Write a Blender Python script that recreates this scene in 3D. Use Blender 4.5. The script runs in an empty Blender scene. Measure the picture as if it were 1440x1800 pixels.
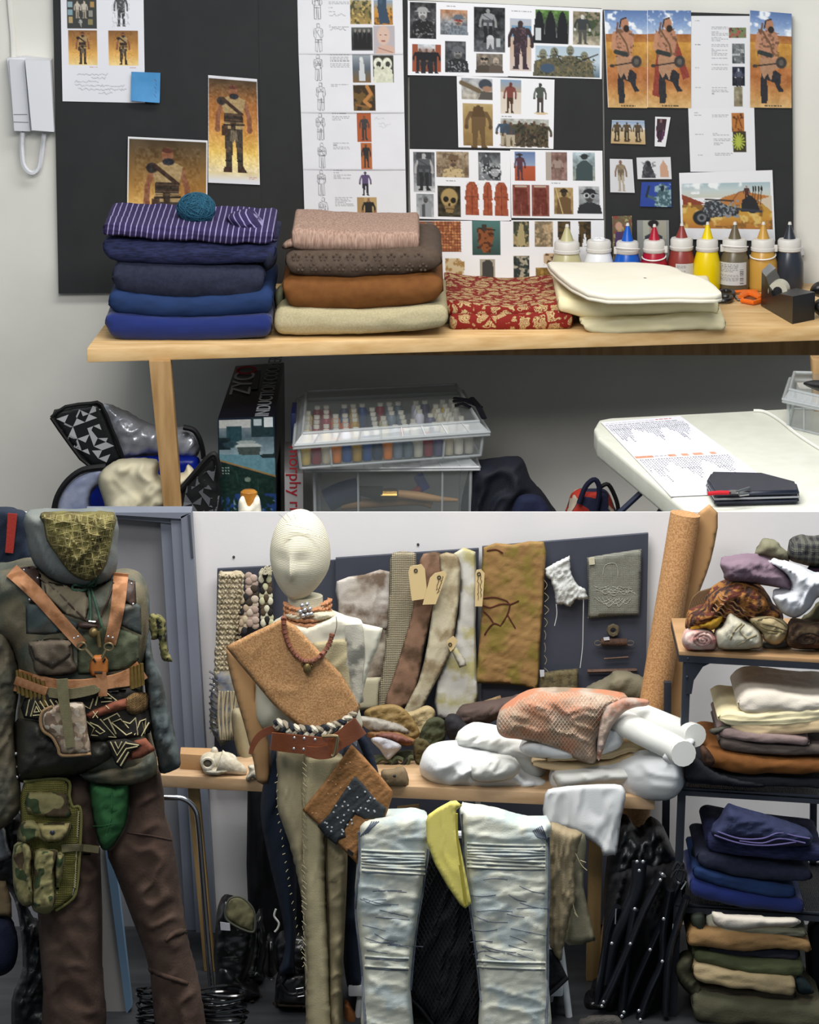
import bpy, bmesh, math, random
import numpy as np
from mathutils import Vector, Matrix
from mathutils.geometry import delaunay_2d_cdt
random.seed(7)
SC = bpy.context.scene
COL = SC.collection

# ------------------------------------------------------------------ camera, world, lights
PITCH = math.radians(14.0); F = 7000.0; W, H = 1440, 1800
DIST = 14.6; WALL_TOP = 1.60
CAM = np.array([0.0, -DIST*math.cos(PITCH), WALL_TOP + DIST*math.sin(PITCH)])
cd = bpy.data.cameras.new('camera'); cam = bpy.data.objects.new('camera', cd); COL.objects.link(cam)
cam.location = CAM.tolist(); cam.rotation_euler = (math.pi/2 - PITCH, 0, 0)
cd.sensor_fit = 'HORIZONTAL'; cd.sensor_width = 36; cd.lens = 36*F/W; cd.clip_end = 100; cd.clip_start = 0.5
SC.camera = cam
SC.view_settings.view_transform = 'Standard'; SC.view_settings.look = 'None'
SC.view_settings.gamma = 1; SC.view_settings.use_curve_mapping = False
SC.view_settings.exposure = 0.0
wd = bpy.data.worlds.new('room_air'); SC.world = wd; wd.use_nodes = True
wd.node_tree.nodes['Background'].inputs[0].default_value = (0.74, 0.88, 1.0, 1)
wd.node_tree.nodes['Background'].inputs[1].default_value = 0.32
def area(name, loc, rot, sx, sy, power, col=(1, .97, .93)):
    l = bpy.data.lights.new(name, 'AREA'); l.shape = 'RECTANGLE'; l.size = sx; l.size_y = sy
    l.energy = power; l.color = col
    o = bpy.data.objects.new(name, l); COL.objects.link(o); o.location = loc; o.rotation_euler = rot
    return o
area('ceiling_light_upper', (0.2, 1.0, 5.3), (math.radians(-8), 0, 0), 3.2, 1.0, 125)
area('ceiling_light_lower', (0.3, -1.9, 4.9), (math.radians(8), 0, 0), 3.4, 1.2, 240, (1, .985, .96))
area('front_fill_light', (-1.5, -5.2, 5.6), (math.radians(42), 0, math.radians(-8)), 2.6, 1.2, 165, (1, .97, .94))  # added frontal fill lamp, brightens the fronts of the lower set

# ------------------------------------------------------------------ pixel <-> place
cp, sp = math.cos(PITCH), math.sin(PITCH)
def ray(x, y):
    x = np.asarray(x, float); y = np.asarray(y, float)
    a = (x - 720)/F; b = (900 - y)/F
    return np.stack([a, cp + b*sp + 0*a, -sp + b*cp + 0*a], -1)
def PA(x, y, Y):
    d = ray(x, y); t = (np.asarray(Y, float) - CAM[1])/d[..., 1]
    return CAM + d*t[..., None]
def P(x, y, Y): return PA(x, y, Y)
def PZ(x, y, z):
    d = ray(x, y); t = (z - CAM[2])/d[..., 2]
    return CAM + d*np.asarray(t)[..., None]
def Yon(x, y, z): return float(PZ(x, y, z)[1])
def mpp(Y): return (Y - CAM[1])/cp/F      # metres per pixel about there

# ------------------------------------------------------------------ colour and materials
def lin(c):
    if isinstance(c, str):
        c = c.lstrip('#'); c = [int(c[i:i+2], 16)/255 for i in (0, 2, 4)]
    return [(v/12.92 if v <= .04045 else ((v+.055)/1.055)**2.4) for v in c]
def lc(c): return (*lin(c), 1)
MATS = {}
def M(key, c1='#808080', c2=None, ns=12, rough=.85, bump=.25, bs=260, kind='plain', metal=0, alpha=1, c3=None,
      trans=0, ang=0, det=6, stretch=(1, 1, 1), thr=.5, spec=.3, sheen=0, lo=.35, hi=.65):
    if key in MATS: return MATS[key]
    m = bpy.data.materials.new(key); m.use_nodes = True; MATS[key] = m
    nt = m.node_tree; N = nt.nodes; L = nt.links; b = N['Principled BSDF']
    def nd(t, **k):
        n = N.new(t)
        for a, v in k.items():
            if a.startswith('i_'): n.inputs[a[2:].replace('_', ' ')].default_value = v
            else: setattr(n, a, v)
        return n
    b.inputs['Roughness'].default_value = rough; b.inputs['Metallic'].default_value = metal
    b.inputs['Specular IOR Level'].default_value = spec
    b.inputs['Sheen Weight'].default_value = sheen
    b.inputs['Alpha'].default_value = alpha; b.inputs['Transmission Weight'].default_value = trans
    tc = nd('ShaderNodeTexCoord'); mp = nd('ShaderNodeMapping')
    mp.inputs['Rotation'].default_value = (0, math.radians(ang), 0); mp.inputs['Scale'].default_value = stretch
    L.new(tc.outputs['Object'], mp.inputs['Vector'])
    c2 = c2 or c1
    def mix(fac, a, c):
        x = nd('ShaderNodeMix', data_type='RGBA')
        if isinstance(fac, (int, float)): x.inputs[0].default_value = fac
        else: L.new(fac, x.inputs[0])
        for i, v in ((6, a), (7, c)):
            if isinstance(v, (str, tuple, list)): x.inputs[i].default_value = lc(v) if isinstance(v, str) else v
            else: L.new(v, x.inputs[i])
        return x.outputs[2]
    def ramp(src, lo, hi, const=False):
        r = nd('ShaderNodeMapRange'); r.inputs[1].default_value = lo; r.inputs[2].default_value = hi
        L.new(src, r.inputs[0]); return r.outputs[0]
    no = nd('ShaderNodeTexNoise'); no.inputs['Scale'].default_value = ns; no.inputs['Detail'].default_value = det
    L.new(mp.outputs[0], no.inputs['Vector']); nf = no.outputs[0]
    def band(axis, sc, dist=0.0):
        w = nd('ShaderNodeTexWave', wave_type='BANDS', bands_direction=axis); w.inputs['Scale'].default_value = sc
        w.inputs['Distortion'].default_value = dist; L.new(mp.outputs[0], w.inputs['Vector']); return w.outputs[1]
    def math2(op, a, c):
        q = nd('ShaderNodeMath', operation=op)
        for i, v in ((0, a), (1, c)):
            if isinstance(v, (int, float)): q.inputs[i].default_value = v
            else: L.new(v, q.inputs[i])
        return q.outputs[0]
    hsrc = None
    if kind == 'print':
        at = nd('ShaderNodeAttribute', attribute_name='Col'); colr = at.outputs['Color']
    elif kind == 'camo':
        n2 = nd('ShaderNodeTexNoise'); n2.inputs['Scale'].default_value = ns*1.3; n2.inputs['Detail'].default_value = 1
        mp2 = nd('ShaderNodeMapping'); mp2.inputs['Location'].default_value = (3, 7, 1); L.new(tc.outputs['Object'], mp2.inputs[0]); L.new(mp2.outputs[0], n2.inputs['Vector'])
        no.inputs['Detail'].default_value = 1
        colr = mix(ramp(nf, .53, .55), c1, c2); colr = mix(ramp(n2.outputs[0], .56, .58), colr, c3 or c1)
    elif kind == 'stripes':
        s = band('X', ns, .15); colr = mix(ramp(s, thr, thr+.1), c1, c2)
    elif kind == 'checks':
        s = math2('ADD', ramp(band('X', ns), .4, .6), ramp(band('Z', ns), .4, .6)); colr = mix(math2('MULTIPLY', s, .5), c1, c2)
    elif kind == 'wood':
        mp.inputs['Scale'].default_value = stretch if stretch != (1, 1, 1) else (1.2, 9, 9)
        colr = mix(ramp(nf, lo, hi), c1, c2)
    elif kind == 'floral':
        v = nd('ShaderNodeTexVoronoi', feature='DISTANCE_TO_EDGE'); v.inputs['Scale'].default_value = ns
        dn = nd('ShaderNodeTexNoise'); dn.inputs['Scale'].default_value = ns*1.6; L.new(mp.outputs[0], dn.inputs[0])
        vm = nd('ShaderNodeVectorMath', operation='MULTIPLY_ADD'); vm.inputs[1].default_value = (.05,)*3
        L.new(dn.outputs[1], vm.inputs[0]); L.new(mp.outputs[0], vm.inputs[2]); L.new(vm.outputs[0], v.inputs['Vector'])
        v2 = nd('ShaderNodeTexVoronoi', feature='F1'); v2.inputs['Scale'].default_value = ns*2.2; L.new(vm.outputs[0], v2.inputs['Vector'])
        wv = nd('ShaderNodeMath', operation='SINE'); L.new(math2('MULTIPLY', v2.outputs[0], 26), wv.inputs[0])
        a = mix(ramp(v.outputs[0], .10, .13), c1, c2); colr = mix(ramp(wv.outputs[0], .5, .8), a, c1)
    elif kind == 'blobs':
        v = nd('ShaderNodeTexVoronoi', feature='F1'); v.inputs['Scale'].default_value = ns; L.new(mp.outputs[0], v.inputs['Vector'])
        colr = mix(ramp(v.outputs[0], thr, thr+.04), c2, c1)
    elif kind == 'tri':
        v = nd('ShaderNodeTexVoronoi', feature='F1', distance='MANHATTAN'); v.inputs['Scale'].default_value = ns; L.new(mp.outputs[0], v.inputs['Vector'])
        sx = nd('ShaderNodeSeparateColor'); L.new(v.outputs[1], sx.inputs[0]); colr = mix(ramp(sx.outputs[0], .45, .5), c1, c2)
        if c3: colr = mix(ramp(sx.outputs[1], .68, .72), colr, c3)
    else:
        colr = mix(ramp(nf, lo, hi), c1, c2)
        if c3:
            n3 = nd('ShaderNodeTexNoise'); n3.inputs['Scale'].default_value = ns*1.1; n3.inputs['Detail'].default_value = 5
            mp3 = nd('ShaderNodeMapping'); mp3.inputs['Location'].default_value = (5, 2, 9); L.new(tc.outputs['Object'], mp3.inputs[0]); L.new(mp3.outputs[0], n3.inputs['Vector'])
            colr = mix(ramp(n3.outputs[0], .47, .6), colr, c3)
    if kind == 'mesh':   # open net: square holes
        hx = ramp(band('X', bs), .45, .55); hz = ramp(band('Z', bs), .45, .55)
        mx = math2('MAXIMUM', hx, hz); a2 = ramp(mx, 0, 1)
        L.new(math2('MAXIMUM', a2, thr), b.inputs['Alpha']); hsrc = mx
    L.new(colr, b.inputs['Base Color'])
    if bump:
        bn = nd('ShaderNodeBump'); bn.inputs['Strength'].default_value = bump; bn.inputs['Distance'].default_value = .004
        if hsrc is None:
            if kind in ('weave', 'checks', 'stripes', 'floral'):
                hsrc = math2('ADD', band('X', bs*1.0, 1.0), band('Z', bs*1.0, 1.0))
            elif kind == 'knit':
                hsrc = band('DIAGONAL', bs, 3.0)
            elif kind == 'rib':
                hsrc = band('Z', bs, .6)
            elif kind == 'ribx':
                hsrc = band('X', bs, .6)
            else:
                n4 = nd('ShaderNodeTexNoise'); n4.inputs['Scale'].default_value = bs; n4.inputs['Detail'].default_value = 4
                L.new(mp.outputs[0], n4.inputs['Vector']); hsrc = n4.outputs[0]
        L.new(hsrc, bn.inputs['Height']); L.new(bn.outputs[0], b.inputs['Normal'])
    return m

# ------------------------------------------------------------------ objects
WL = {}
def tag(o, label=None, cat=None, group=None, kind=None):
    if label: o['label'] = label
    if cat: o['category'] = cat
    if group: o['group'] = group
    if kind: o['kind'] = kind
    return o
def thing(name, label, cat, loc, group=None):
    o = bpy.data.objects.new(name, None); COL.objects.link(o); o.empty_display_size = .05
    loc = np.array(loc, float); o.location = loc.tolist(); WL[o.name] = loc
    return tag(o, label, cat, group)
def mk(name, verts, faces, mat, parent=None, smooth=True, mats=None, fm=None, angle=None):
    v = np.asarray(verts, float)
    org = np.array([(v[:, 0].min()+v[:, 0].max())/2, (v[:, 1].min()+v[:, 1].max())/2, v[:, 2].min()])
    me = bpy.data.meshes.new(name); me.from_pydata((v-org).tolist(), [], [list(map(int, f)) for f in faces])
    for q in (mats or [mat]): me.materials.append(q)
    if fm is not None: me.polygons.foreach_set('material_index', fm)
    if smooth: me.polygons.foreach_set('use_smooth', [True]*len(me.polygons))
    me.update()
    if smooth and angle: me.set_sharp_from_angle(angle=math.radians(angle))
    o = bpy.data.objects.new(name, me); COL.objects.link(o); WL[o.name] = org
    if parent is not None:
        o.parent = parent; o.location = (org - WL[parent.name]).tolist()
    else: o.location = org.tolist()
    return o
class G:                                   # a bag of geometry -> one mesh
    def __init__(s): s.v = []; s.f = []
    def add(s, v, f):
        n = len(s.v); s.v += [tuple(p) for p in np.asarray(v, float)]; s.f += [[i+n for i in q] for q in f]; return s
    def box(s, a, b, bev=0):
        a = np.minimum(a, b).astype(float); b2 = np.maximum(np.asarray(a), np.asarray(b)).astype(float)
        bm = bmesh.new(); bmesh.ops.create_cube(bm, size=1)
        c = (a+b2)/2; d = b2-a
        for q in bm.verts: q.co = Vector((c[0]+q.co.x*d[0], c[1]+q.co.y*d[1], c[2]+q.co.z*d[2]))
        if bev: bmesh.ops.bevel(bm, geom=bm.edges[:], offset=bev, segments=2, affect='EDGES', profile=.6)
        return s.bm(bm)
    def bm(s, bm):
        bm.verts.index_update(); s.add([q.co for q in bm.verts], [[w.index for w in f.verts] for f in bm.faces]); bm.free(); return s
    def hexa(s, pts, bev=0):               # 8 points: bottom 4 then top 4 (same order)
        bm = bmesh.new(); vs = [bm.verts.new(Vector(list(map(float, p)))) for p in pts]
        for q in ((3, 2, 1, 0), (4, 5, 6, 7), (0, 1, 5, 4), (1, 2, 6, 5), (2, 3, 7, 6), (3, 0, 4, 7)): bm.faces.new([vs[i] for i in q])
        bmesh.ops.recalc_face_normals(bm, faces=bm.faces[:])
        if bev: bmesh.ops.bevel(bm, geom=bm.edges[:], offset=bev, segments=2, affect='EDGES', profile=.6)
        return s.bm(bm)
    def tube(s, pts, r, n=8, cyc=False, flat=1.0, smooth=0):
        p = [np.array(q, float) for q in pts]
        if smooth: p = cr(p, smooth, cyc)
        rs = r if hasattr(r, '__len__') else [r]*len(p)
        if hasattr(r, '__len__') and len(r) != len(p): rs = np.interp(np.linspace(0, 1, len(p)), np.linspace(0, 1, len(r)), r)
        up = np.array([0, 0, 1.0]); V = []; Fc = []
        for i, q in enumerate(p):
            a = p[(i-1) % len(p)] if (cyc or i) else q; c = p[(i+1) % len(p)] if (cyc or i < len(p)-1) else q
            t = c-a; t = t/(np.linalg.norm(t)+1e-9)
            if i == 0:
                u = np.cross(t, up)
                if np.linalg.norm(u) < .1: u = np.cross(t, [0, 1.0, 0])
            else: u = u - t*np.dot(u, t)
            u = u/(np.linalg.norm(u)+1e-9); w = np.cross(t, u)
            for k in range(n):
                an = 2*math.pi*k/n; V.append(q + rs[i]*(math.cos(an)*u + flat*math.sin(an)*w))
        m = len(p)
        for i in range(m if cyc else m-1):
            j = (i+1) % m
            for k in range(n): Fc.append((i*n+k, i*n+(k+1) % n, j*n+(k+1) % n, j*n+k))
        if not cyc: Fc.append(tuple(range(n-1, -1, -1))); Fc.append(tuple((m-1)*n+k for k in range(n)))
        return s.add(V, Fc)
    def lathe(s, c, prof, n=24, ax=None, sy=1.0):      # prof (r, h) bottom to top about z (or axis)
        V = []; Fc = []; c = np.array(c, float)
        for r, h in prof:
            for k in range(n):
                a = 2*math.pi*k/n; V.append([r*math.cos(a), sy*r*math.sin(a), h])
        m = len(prof)
        for i in range(m-1):
            for k in range(n): Fc.append((i*n+k, i*n+(k+1) % n, (i+1)*n+(k+1) % n, (i+1)*n+k))
        Fc.append(tuple(range(n-1, -1, -1))); Fc.append(tuple((m-1)*n+k for k in range(n)))
        V = np.array(V)
        if ax is not None:
            R = np.array(Vector((0, 0, 1)).rotation_difference(Vector(ax)).to_matrix()); V = V @ R.T
        return s.add(V+c, Fc)
    def ball(s, c, r, n=14, sc=(1, 1, 1)):
        pr = [(max(r*math.sin(math.pi*i/n), 1e-4), -r*math.cos(math.pi*i/n)) for i in range(n+1)]
        g = G().lathe((0, 0, 0), pr, 2*n); return s.add(np.array(g.v)*np.array(sc)+np.array(c, float), g.f)
    def prism(s, pts, Y, D):               # px outline -> plate from Y to Y+D
        n = len(pts); x = [q[0] for q in pts]; y = [q[1] for q in pts]
        a = PA(x, y, np.full(n, float(Y))); b = a + np.array([0, D, 0])
        f = [tuple(range(n)), tuple(range(2*n-1, n-1, -1))] + [(i, i+n, (i+1) % n+n, (i+1) % n) for i in range(n)]
        return s.add(np.vstack([a, b]), f)
    def plate(s, pts, D):                  # 3D ring of coplanar pts extruded by vector D
        a = np.array(pts, float); n = len(a); b = a+np.array(D, float)
        f = [tuple(range(n)), tuple(range(2*n-1, n-1, -1))] + [(i, i+n, (i+1) % n+n, (i+1) % n) for i in range(n)]
        return s.add(np.vstack([a, b]), f)
    def out(s, name, mat, parent=None, smooth=True, angle=40):
        o = mk(name, s.v, s.f, mat, parent, smooth, angle=angle)
        bm = bmesh.new(); bm.from_mesh(o.data); bmesh.ops.recalc_face_normals(bm, faces=bm.faces[:]); bm.to_mesh(o.data); bm.free()
        return o
def cr(p, k=6, cyc=True):                  # catmull-rom
    p = [np.array(q, float) for q in p]; n = len(p); out = []
    rng = range(n) if cyc else range(n-1)
    for i in rng:
        g = lambda j: p[j % n] if cyc else p[min(max(j, 0), n-1)]
        a, b, c, d = g(i-1), g(i), g(i+1), g(i+2)
        for q in range(k):
            t = q/k; out.append(.5*((2*b)+(c-a)*t+(2*a-5*b+4*c-d)*t*t+(3*b-a-3*c+d)*t**3))
    if not cyc: out.append(p[-1])
    return out
def _h(i, j, s):
    v = np.sin(i*127.1+j*311.7+s*74.7)*43758.5453; return v-np.floor(v)
def vn(x, y, s=0):
    i = np.floor(x); j = np.floor(y); u = x-i; v = y-j; u = u*u*(3-2*u); v = v*v*(3-2*v)
    return (_h(i, j, s)*(1-u)+_h(i+1, j, s)*u)*(1-v)+(_h(i, j+1, s)*(1-u)+_h(i+1, j+1, s)*u)*v
def fb(x, y, s=0, o=3):
    r = 0; a = .5; t = 0
    for k in range(o): r = r+a*vn(x*2**k, y*2**k, s+k*13); t += a; a *= .5
    return r/t
def dist_poly(px, py, poly):
    a = np.array(poly); b = np.roll(a, -1, 0); best = np.full(px.shape, 1e9)
    for (x0, y0), (x1, y1) in zip(a, b):
        dx, dy = x1-x0, y1-y0; L2 = dx*dx+dy*dy+1e-9
        t = np.clip(((px-x0)*dx+(py-y0)*dy)/L2, 0, 1)
        best = np.minimum(best, (px-x0-t*dx)**2+(py-y0-t*dy)**2)
    return np.sqrt(best)
def inside(px, py, poly):
    a = np.array(poly); r = np.zeros(px.shape, bool); n = len(a); j = n-1
    for i in range(n):
        xi, yi = a[i]; xj, yj = a[j]
        c = ((yi > py) != (yj > py)) & (px < (xj-xi)*(py-yi)/((yj-yi) if yj != yi else 1e-9)+xi)
        r ^= c; j = i
    return r
class Surf:                                # front surface of a puffed shape, in px
    def __init__(s, poly, Y, T, r, wr, seed):
        s.poly = poly; s.Y = Y; s.T = T; s.r = r; s.wr = wr; s.seed = seed
    def base(s, x, y): return s.Y(x, y) if callable(s.Y) else np.full(np.shape(x), float(s.Y))
    def dome(s, d): return np.sqrt(np.clip(1-(1-np.minimum(d/s.r, 1))**2, 0, 1))
    def wrk(s, x, y):
        w = 0
        for q in s.wr:
            amp, sx, sy, an = q[:4]; c, n = math.cos(math.radians(an)), math.sin(math.radians(an))
            u = (x*c+y*n)/sx; v = (-x*n+y*c)/sy
            u = u+.8*fb(x/60, y/60, s.seed+5, 2)
            t = fb(u, v, s.seed+amp*1000, 2)
            w = w+amp*1.15*(1-np.clip(np.abs(2*t-1)*3.0, 0, 1))**.9
        return w
    def __call__(s, x, y):
        x = np.asarray(x, float); y = np.asarray(y, float)
        d = dist_poly(x, y, s.poly); d = np.where(inside(x, y, s.poly), d, 0)
        return s.base(x, y)-s.T*s.dome(d)-s.wrk(x, y)*np.minimum(d/max(4, s.r*.5), 1)
def cush(name, pts, Y, T, mat, parent=None, r=18, wr=((.004, 26, 26, 0),), seed=None, cell=5, k=5, Tb=None, smooth=True, jag=0):
    """cloth-like body: px outline, puffed towards the room by T and back by Tb"""
    if seed is None: seed = sum(ord(c) for c in name)+int(pts[0][0])
    if wr is None: wr = ()
    poly = cr(pts, k) if k > 1 else [np.array(q, float) for q in pts]
    # resample boundary
    q = []; n = len(poly)
    for i in range(n):
        a, b = poly[i], poly[(i+1) % n]; L = np.linalg.norm(b-a); m = max(1, int(L/cell))
        for j in range(m): q.append(a+(b-a)*j/m)
    q = [q[i] for i in range(len(q)) if np.linalg.norm(q[i]-q[i-1]) > cell*.3]
    if jag:
        rr = random.Random(seed); q = [p+np.array([rr.uniform(-jag, jag), rr.uniform(-jag, jag)]) for p in q]
    poly = q; A = np.array(poly)
    gx, gy = np.meshgrid(np.arange(A[:, 0].min()+cell*.5, A[:, 0].max(), cell), np.arange(A[:, 1].min()+cell*.5, A[:, 1].max(), cell))
    gx = gx.ravel(); gy = gy.ravel(); ins = inside(gx, gy, poly); gx = gx[ins]; gy = gy[ins]
    if len(gx):
        d = dist_poly(gx, gy, poly); gx = gx[d > cell*.55]; gy = gy[d > cell*.55]
    pts2 = [Vector(p) for p in poly]+[Vector((float(a), float(b))) for a, b in zip(gx, gy)]
    nb = len(poly); edges = [(i, (i+1) % nb) for i in range(nb)]
    vo, eo, fo, *_ = delaunay_2d_cdt(pts2, edges, [], 1, 1e-4)
    V = np.array([(p[0], p[1]) for p in vo]); x, y = V[:, 0], V[:, 1]
    sf = Surf(poly, Y, T, r, wr, seed)
    d = dist_poly(x, y, poly); d[d < .05] = 0
    base = sf.base(x, y); dm = sf.dome(d)
    front = base-T*dm-sf.wrk(x, y)*np.minimum(d/max(4, r*.5), 1)
    if Tb is None: Tb = T*.3
    back = np.maximum(base+Tb*dm+.0015*(d > 0), front+.002*(d > 0))
    FV = PA(x, y, front); BV = FV.copy(); BV[:, 1] = back
    N = len(x); idx = np.arange(N)+N; idx[d == 0] = np.arange(N)[d == 0]
    faces = []; FA = np.array([list(f) for f in fo]); CT = V[FA].mean(1); keep = inside(CT[:, 0], CT[:, 1], poly)
    for f, kp in zip(fo, keep):
        if not kp: continue
        f = list(f); a, b, c = (V[f[0]], V[f[1]], V[f[2]])
        if (b[0]-a[0])*(c[1]-a[1])-(b[1]-a[1])*(c[0]-a[0]) < 0: f = f[::-1]
        faces.append(tuple(f)); bf = tuple(int(idx[i]) for i in f[::-1])
        if bf != tuple(f[::-1]): faces.append(bf)
    used = sorted({i for f in faces for i in f}); mp_ = {o: i for i, o in enumerate(used)}
    allv = np.vstack([FV, BV])[used]; faces = [tuple(mp_[i] for i in f) for f in faces]
    o = mk(name, allv, faces, mat, parent, smooth)
    return o, sf
def strap(name, pts, w, surf, t, mat, parent=None, k=6, off=.002, n=4):
    """flat band along px points lying on a surface (callable) or plane Y"""
    p = cr(pts, k, False) if k > 1 else [np.array(q, float) for q in pts]
    ws = w if hasattr(w, '__len__') else [w, w]
    ww = np.interp(np.linspace(0, 1, len(p)), np.linspace(0, 1, len(ws)), ws)
    X = []; 
    for i, q in enumerate(p):
        a = p[max(i-1, 0)]; c = p[min(i+1, len(p)-1)]; tt = (c-a)/(np.linalg.norm(c-a)+1e-9); nn = np.array([-tt[1], tt[0]])
        for j in range(n+1): X.append(q+nn*ww[i]*(j/n-.5))
    X = np.array(X); Yb = surf(X[:, 0], X[:, 1]) if callable(surf) else np.full(len(X), float(surf))
    m = len(p); Yb = Yb.reshape(m, n+1); Yb = np.minimum(Yb, np.roll(Yb, 1, 0)*(np.arange(m) > 0)[:, None]+Yb*(np.arange(m) == 0)[:, None]).ravel() if callable(surf) else Yb.ravel()
    fr = PA(X[:, 0], X[:, 1], Yb-off-t); bk = fr+np.array([0, t, 0]); N = len(X); f = []
    id_ = lambda i, j: i*(n+1)+j
    for i in range(m-1):
        for j in range(n):
            f.append((id_(i, j), id_(i, j+1), id_(i+1, j+1), id_(i+1, j))); f.append(tuple(N+q for q in f[-1][::-1]))
        f.append((id_(i, 0), id_(i+1, 0), N+id_(i+1, 0), N+id_(i, 0))); f.append((id_(i+1, n), id_(i, n), N+id_(i, n), N+id_(i+1, n)))
    for i in (0, m-1):
        for j in range(n):
            q = (id_(i, j), id_(i, j+1), N+id_(i, j+1), N+id_(i, j)); f.append(q if i else q[::-1])
    o = mk(name, np.vstack([fr, bk]), f, mat, parent, True, angle=50)
    bm = bmesh.new(); bm.from_mesh(o.data); bmesh.ops.recalc_face_normals(bm, faces=bm.faces[:]); bm.to_mesh(o.data); bm.free()
    return o
def cords(name, lines, r, surf, mat, parent=None, k=5, off=0.0, n=6):
    """thin cords (px polylines) lying on a surface, one mesh"""
    g = G()
    for ln in lines:
        p = np.array(cr(ln, k, False) if k > 1 else ln, float)
        yb = surf(p[:, 0], p[:, 1]) if callable(surf) else np.full(len(p), float(surf))
        g.tube(list(PA(p[:, 0], p[:, 1], yb-off-r*.6)), r, n)
    return g.out(name, mat, parent)
def studs(name, pts, r, surf, mat, parent=None, off=0):
    for x, y in pts:
        yb = float(surf(np.array([x]), np.array([y]))[0]) if callable(surf) else surf
        c = P(x, y, yb-off); G().ball(c, r, 6, (1, .6, 1)).out(name, mat, parent)
def fold(name, top, bot, Yf, D, mat, parent=None, layers=1, groove=.35, amp=.003, seed=None, nu=70, er=16, tilt=0, nose=1.0, skew=0, back=1.0, sag=0, nz=(40, 14)):
    """folded cloth lying flat: px curves of its front top and front bottom edge, depth D behind Yf"""
    if seed is None: seed = sum(ord(c) for c in name)+int(top[0][0])+int(top[0][1])
    top = np.array(top, float); bot = np.array(bot, float)
    xl = max(top[0, 0], bot[0, 0]); xr_ = min(top[-1, 0], bot[-1, 0]); xl = (top[0, 0]+bot[0, 0])/2; xr_ = (top[-1, 0]+bot[-1, 0])/2
    s = np.linspace(-1, 1, nu); s = np.sign(s)*(1-(1-np.abs(s))**1.25); xs = (xl+xr_)/2+s*(xr_-xl)/2
    def itp(c, x):
        q = np.array(cr([tuple(t) for t in c], 6, False)); return np.interp(x, q[:, 0], q[:, 1])
    yt = itp(top, xs); yb = itp(bot, xs)
    d = np.minimum(xs-xl, xr_-xs); e = np.sqrt(np.clip(1-(1-np.minimum(d/er, 1))**2, 0.0, 1)); e = .12+.88*e
    ym = (yt+yb)/2; hb = (yb-yt)/2*e; yt2 = ym-hb; yb2 = ym+hb
    nf = 14; nt = 16
    V = []
    Yf_ = Yf+skew*(xs-xl)/(xr_-xl)
    zt = PA(xs, yt2, Yf_)[:, 2]; zb = PA(xs, yb2, Yf_)[:, 2]; X = PA(xs, ym, Yf_)[:, 0]
    for i in range(nu):
        b = (zt[i]-zb[i])/2; zc = (zt[i]+zb[i])/2; a = min(b*nose, D*.4); ed = (1-e[i])*.03
        ring = []
        for k in range(nf):                              # front nose from bottom to top
            t = -math.pi/2+math.pi*k/(nf-1)
            g = 1.0
            if layers > 1:
                fz = (math.sin(t)+1)/2*layers; fr = fz-math.floor(fz); g = 1-groove*(1-min(1, 2.6*math.sqrt(max(fr*(1-fr), 0))))
            ring.append((Yf_[i]+a-a*math.cos(t)**.8*g+ed if abs(math.cos(t)) > 1e-6 else Yf_[i]+a, zc+b*math.sin(t)))
        for k in range(1, nt): ring.append((Yf_[i]+a+(D-2*a)*k/nt, zt[i]+tilt*k/nt-sag*math.sin(math.pi*k/nt)))
        for k in range(nf//2):                           # back
            t = math.pi/2-math.pi*k/(nf//2-1); ring.append((Yf_[i]+D-a+a*math.cos(t), zc+tilt+b*math.sin(t)))
        for k in range(1, nt//2): ring.append((Yf_[i]+D-a-(D-2*a)*k/(nt/2), zb[i]))
        V.append([(X[i], p, q) for p, q in ring])
    V = np.array(V); m = V.shape[1]
    xi = np.repeat(xs[:, None], m, 1); jj = V[:, :, 1]*300+V[:, :, 2]*500
    nn = (fb(xi/nz[0], jj/nz[1], seed, 3)-.5)*2*amp; n2 = (fb(xi/nz[0]*1.3, jj/nz[1], seed+9, 3)-.5)*2*amp
    V[:, :, 1] += nn; V[:, :nf+nt, 2] += n2[:, :nf+nt]*.8
    Fc = []
    for i in range(nu-1):
        for k in range(m): Fc.append((i*m+k, i*m+(k+1) % m, (i+1)*m+(k+1) % m, (i+1)*m+k))
    Fc.append(tuple(range(m-1, -1, -1))); Fc.append(tuple((nu-1)*m+k for k in range(m)))
    o = mk(name, V.reshape(-1, 3), Fc, mat, parent, True)
    bm = bmesh.new(); bm.from_mesh(o.data); bmesh.ops.recalc_face_normals(bm, faces=bm.faces[:]); bm.to_mesh(o.data); bm.free()
    return o
def text(body, size, mat, parent, mtx, name='lettering', depth=.0008, squeeze=1.0):
    c = bpy.data.curves.new('t', 'FONT'); c.body = body; c.size = size; c.extrude = depth; c.align_x = 'CENTER'; c.align_y = 'CENTER'
    t = bpy.data.objects.new('t', c); COL.objects.link(t)
    me = bpy.data.meshes.new_from_object(t.evaluated_get(bpy.context.evaluated_depsgraph_get()))
    bpy.data.objects.remove(t); me.transform(Matrix.Diagonal((squeeze, 1, 1, 1))); me.transform(mtx)
    v = np.array([q.co[:] for q in me.vertices]); f = [list(p.vertices) for p in me.polygons]
    return mk(name, v, f, mat, parent, False)
def frame3(o, x, y):                       # matrix from origin and two axis vectors
    x = Vector(x).normalized(); y = Vector(y).normalized(); z = x.cross(y).normalized(); y = z.cross(x)
    m = Matrix((x, y, z)).transposed().to_4x4(); m.translation = Vector([float(q) for q in o]); return m

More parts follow.
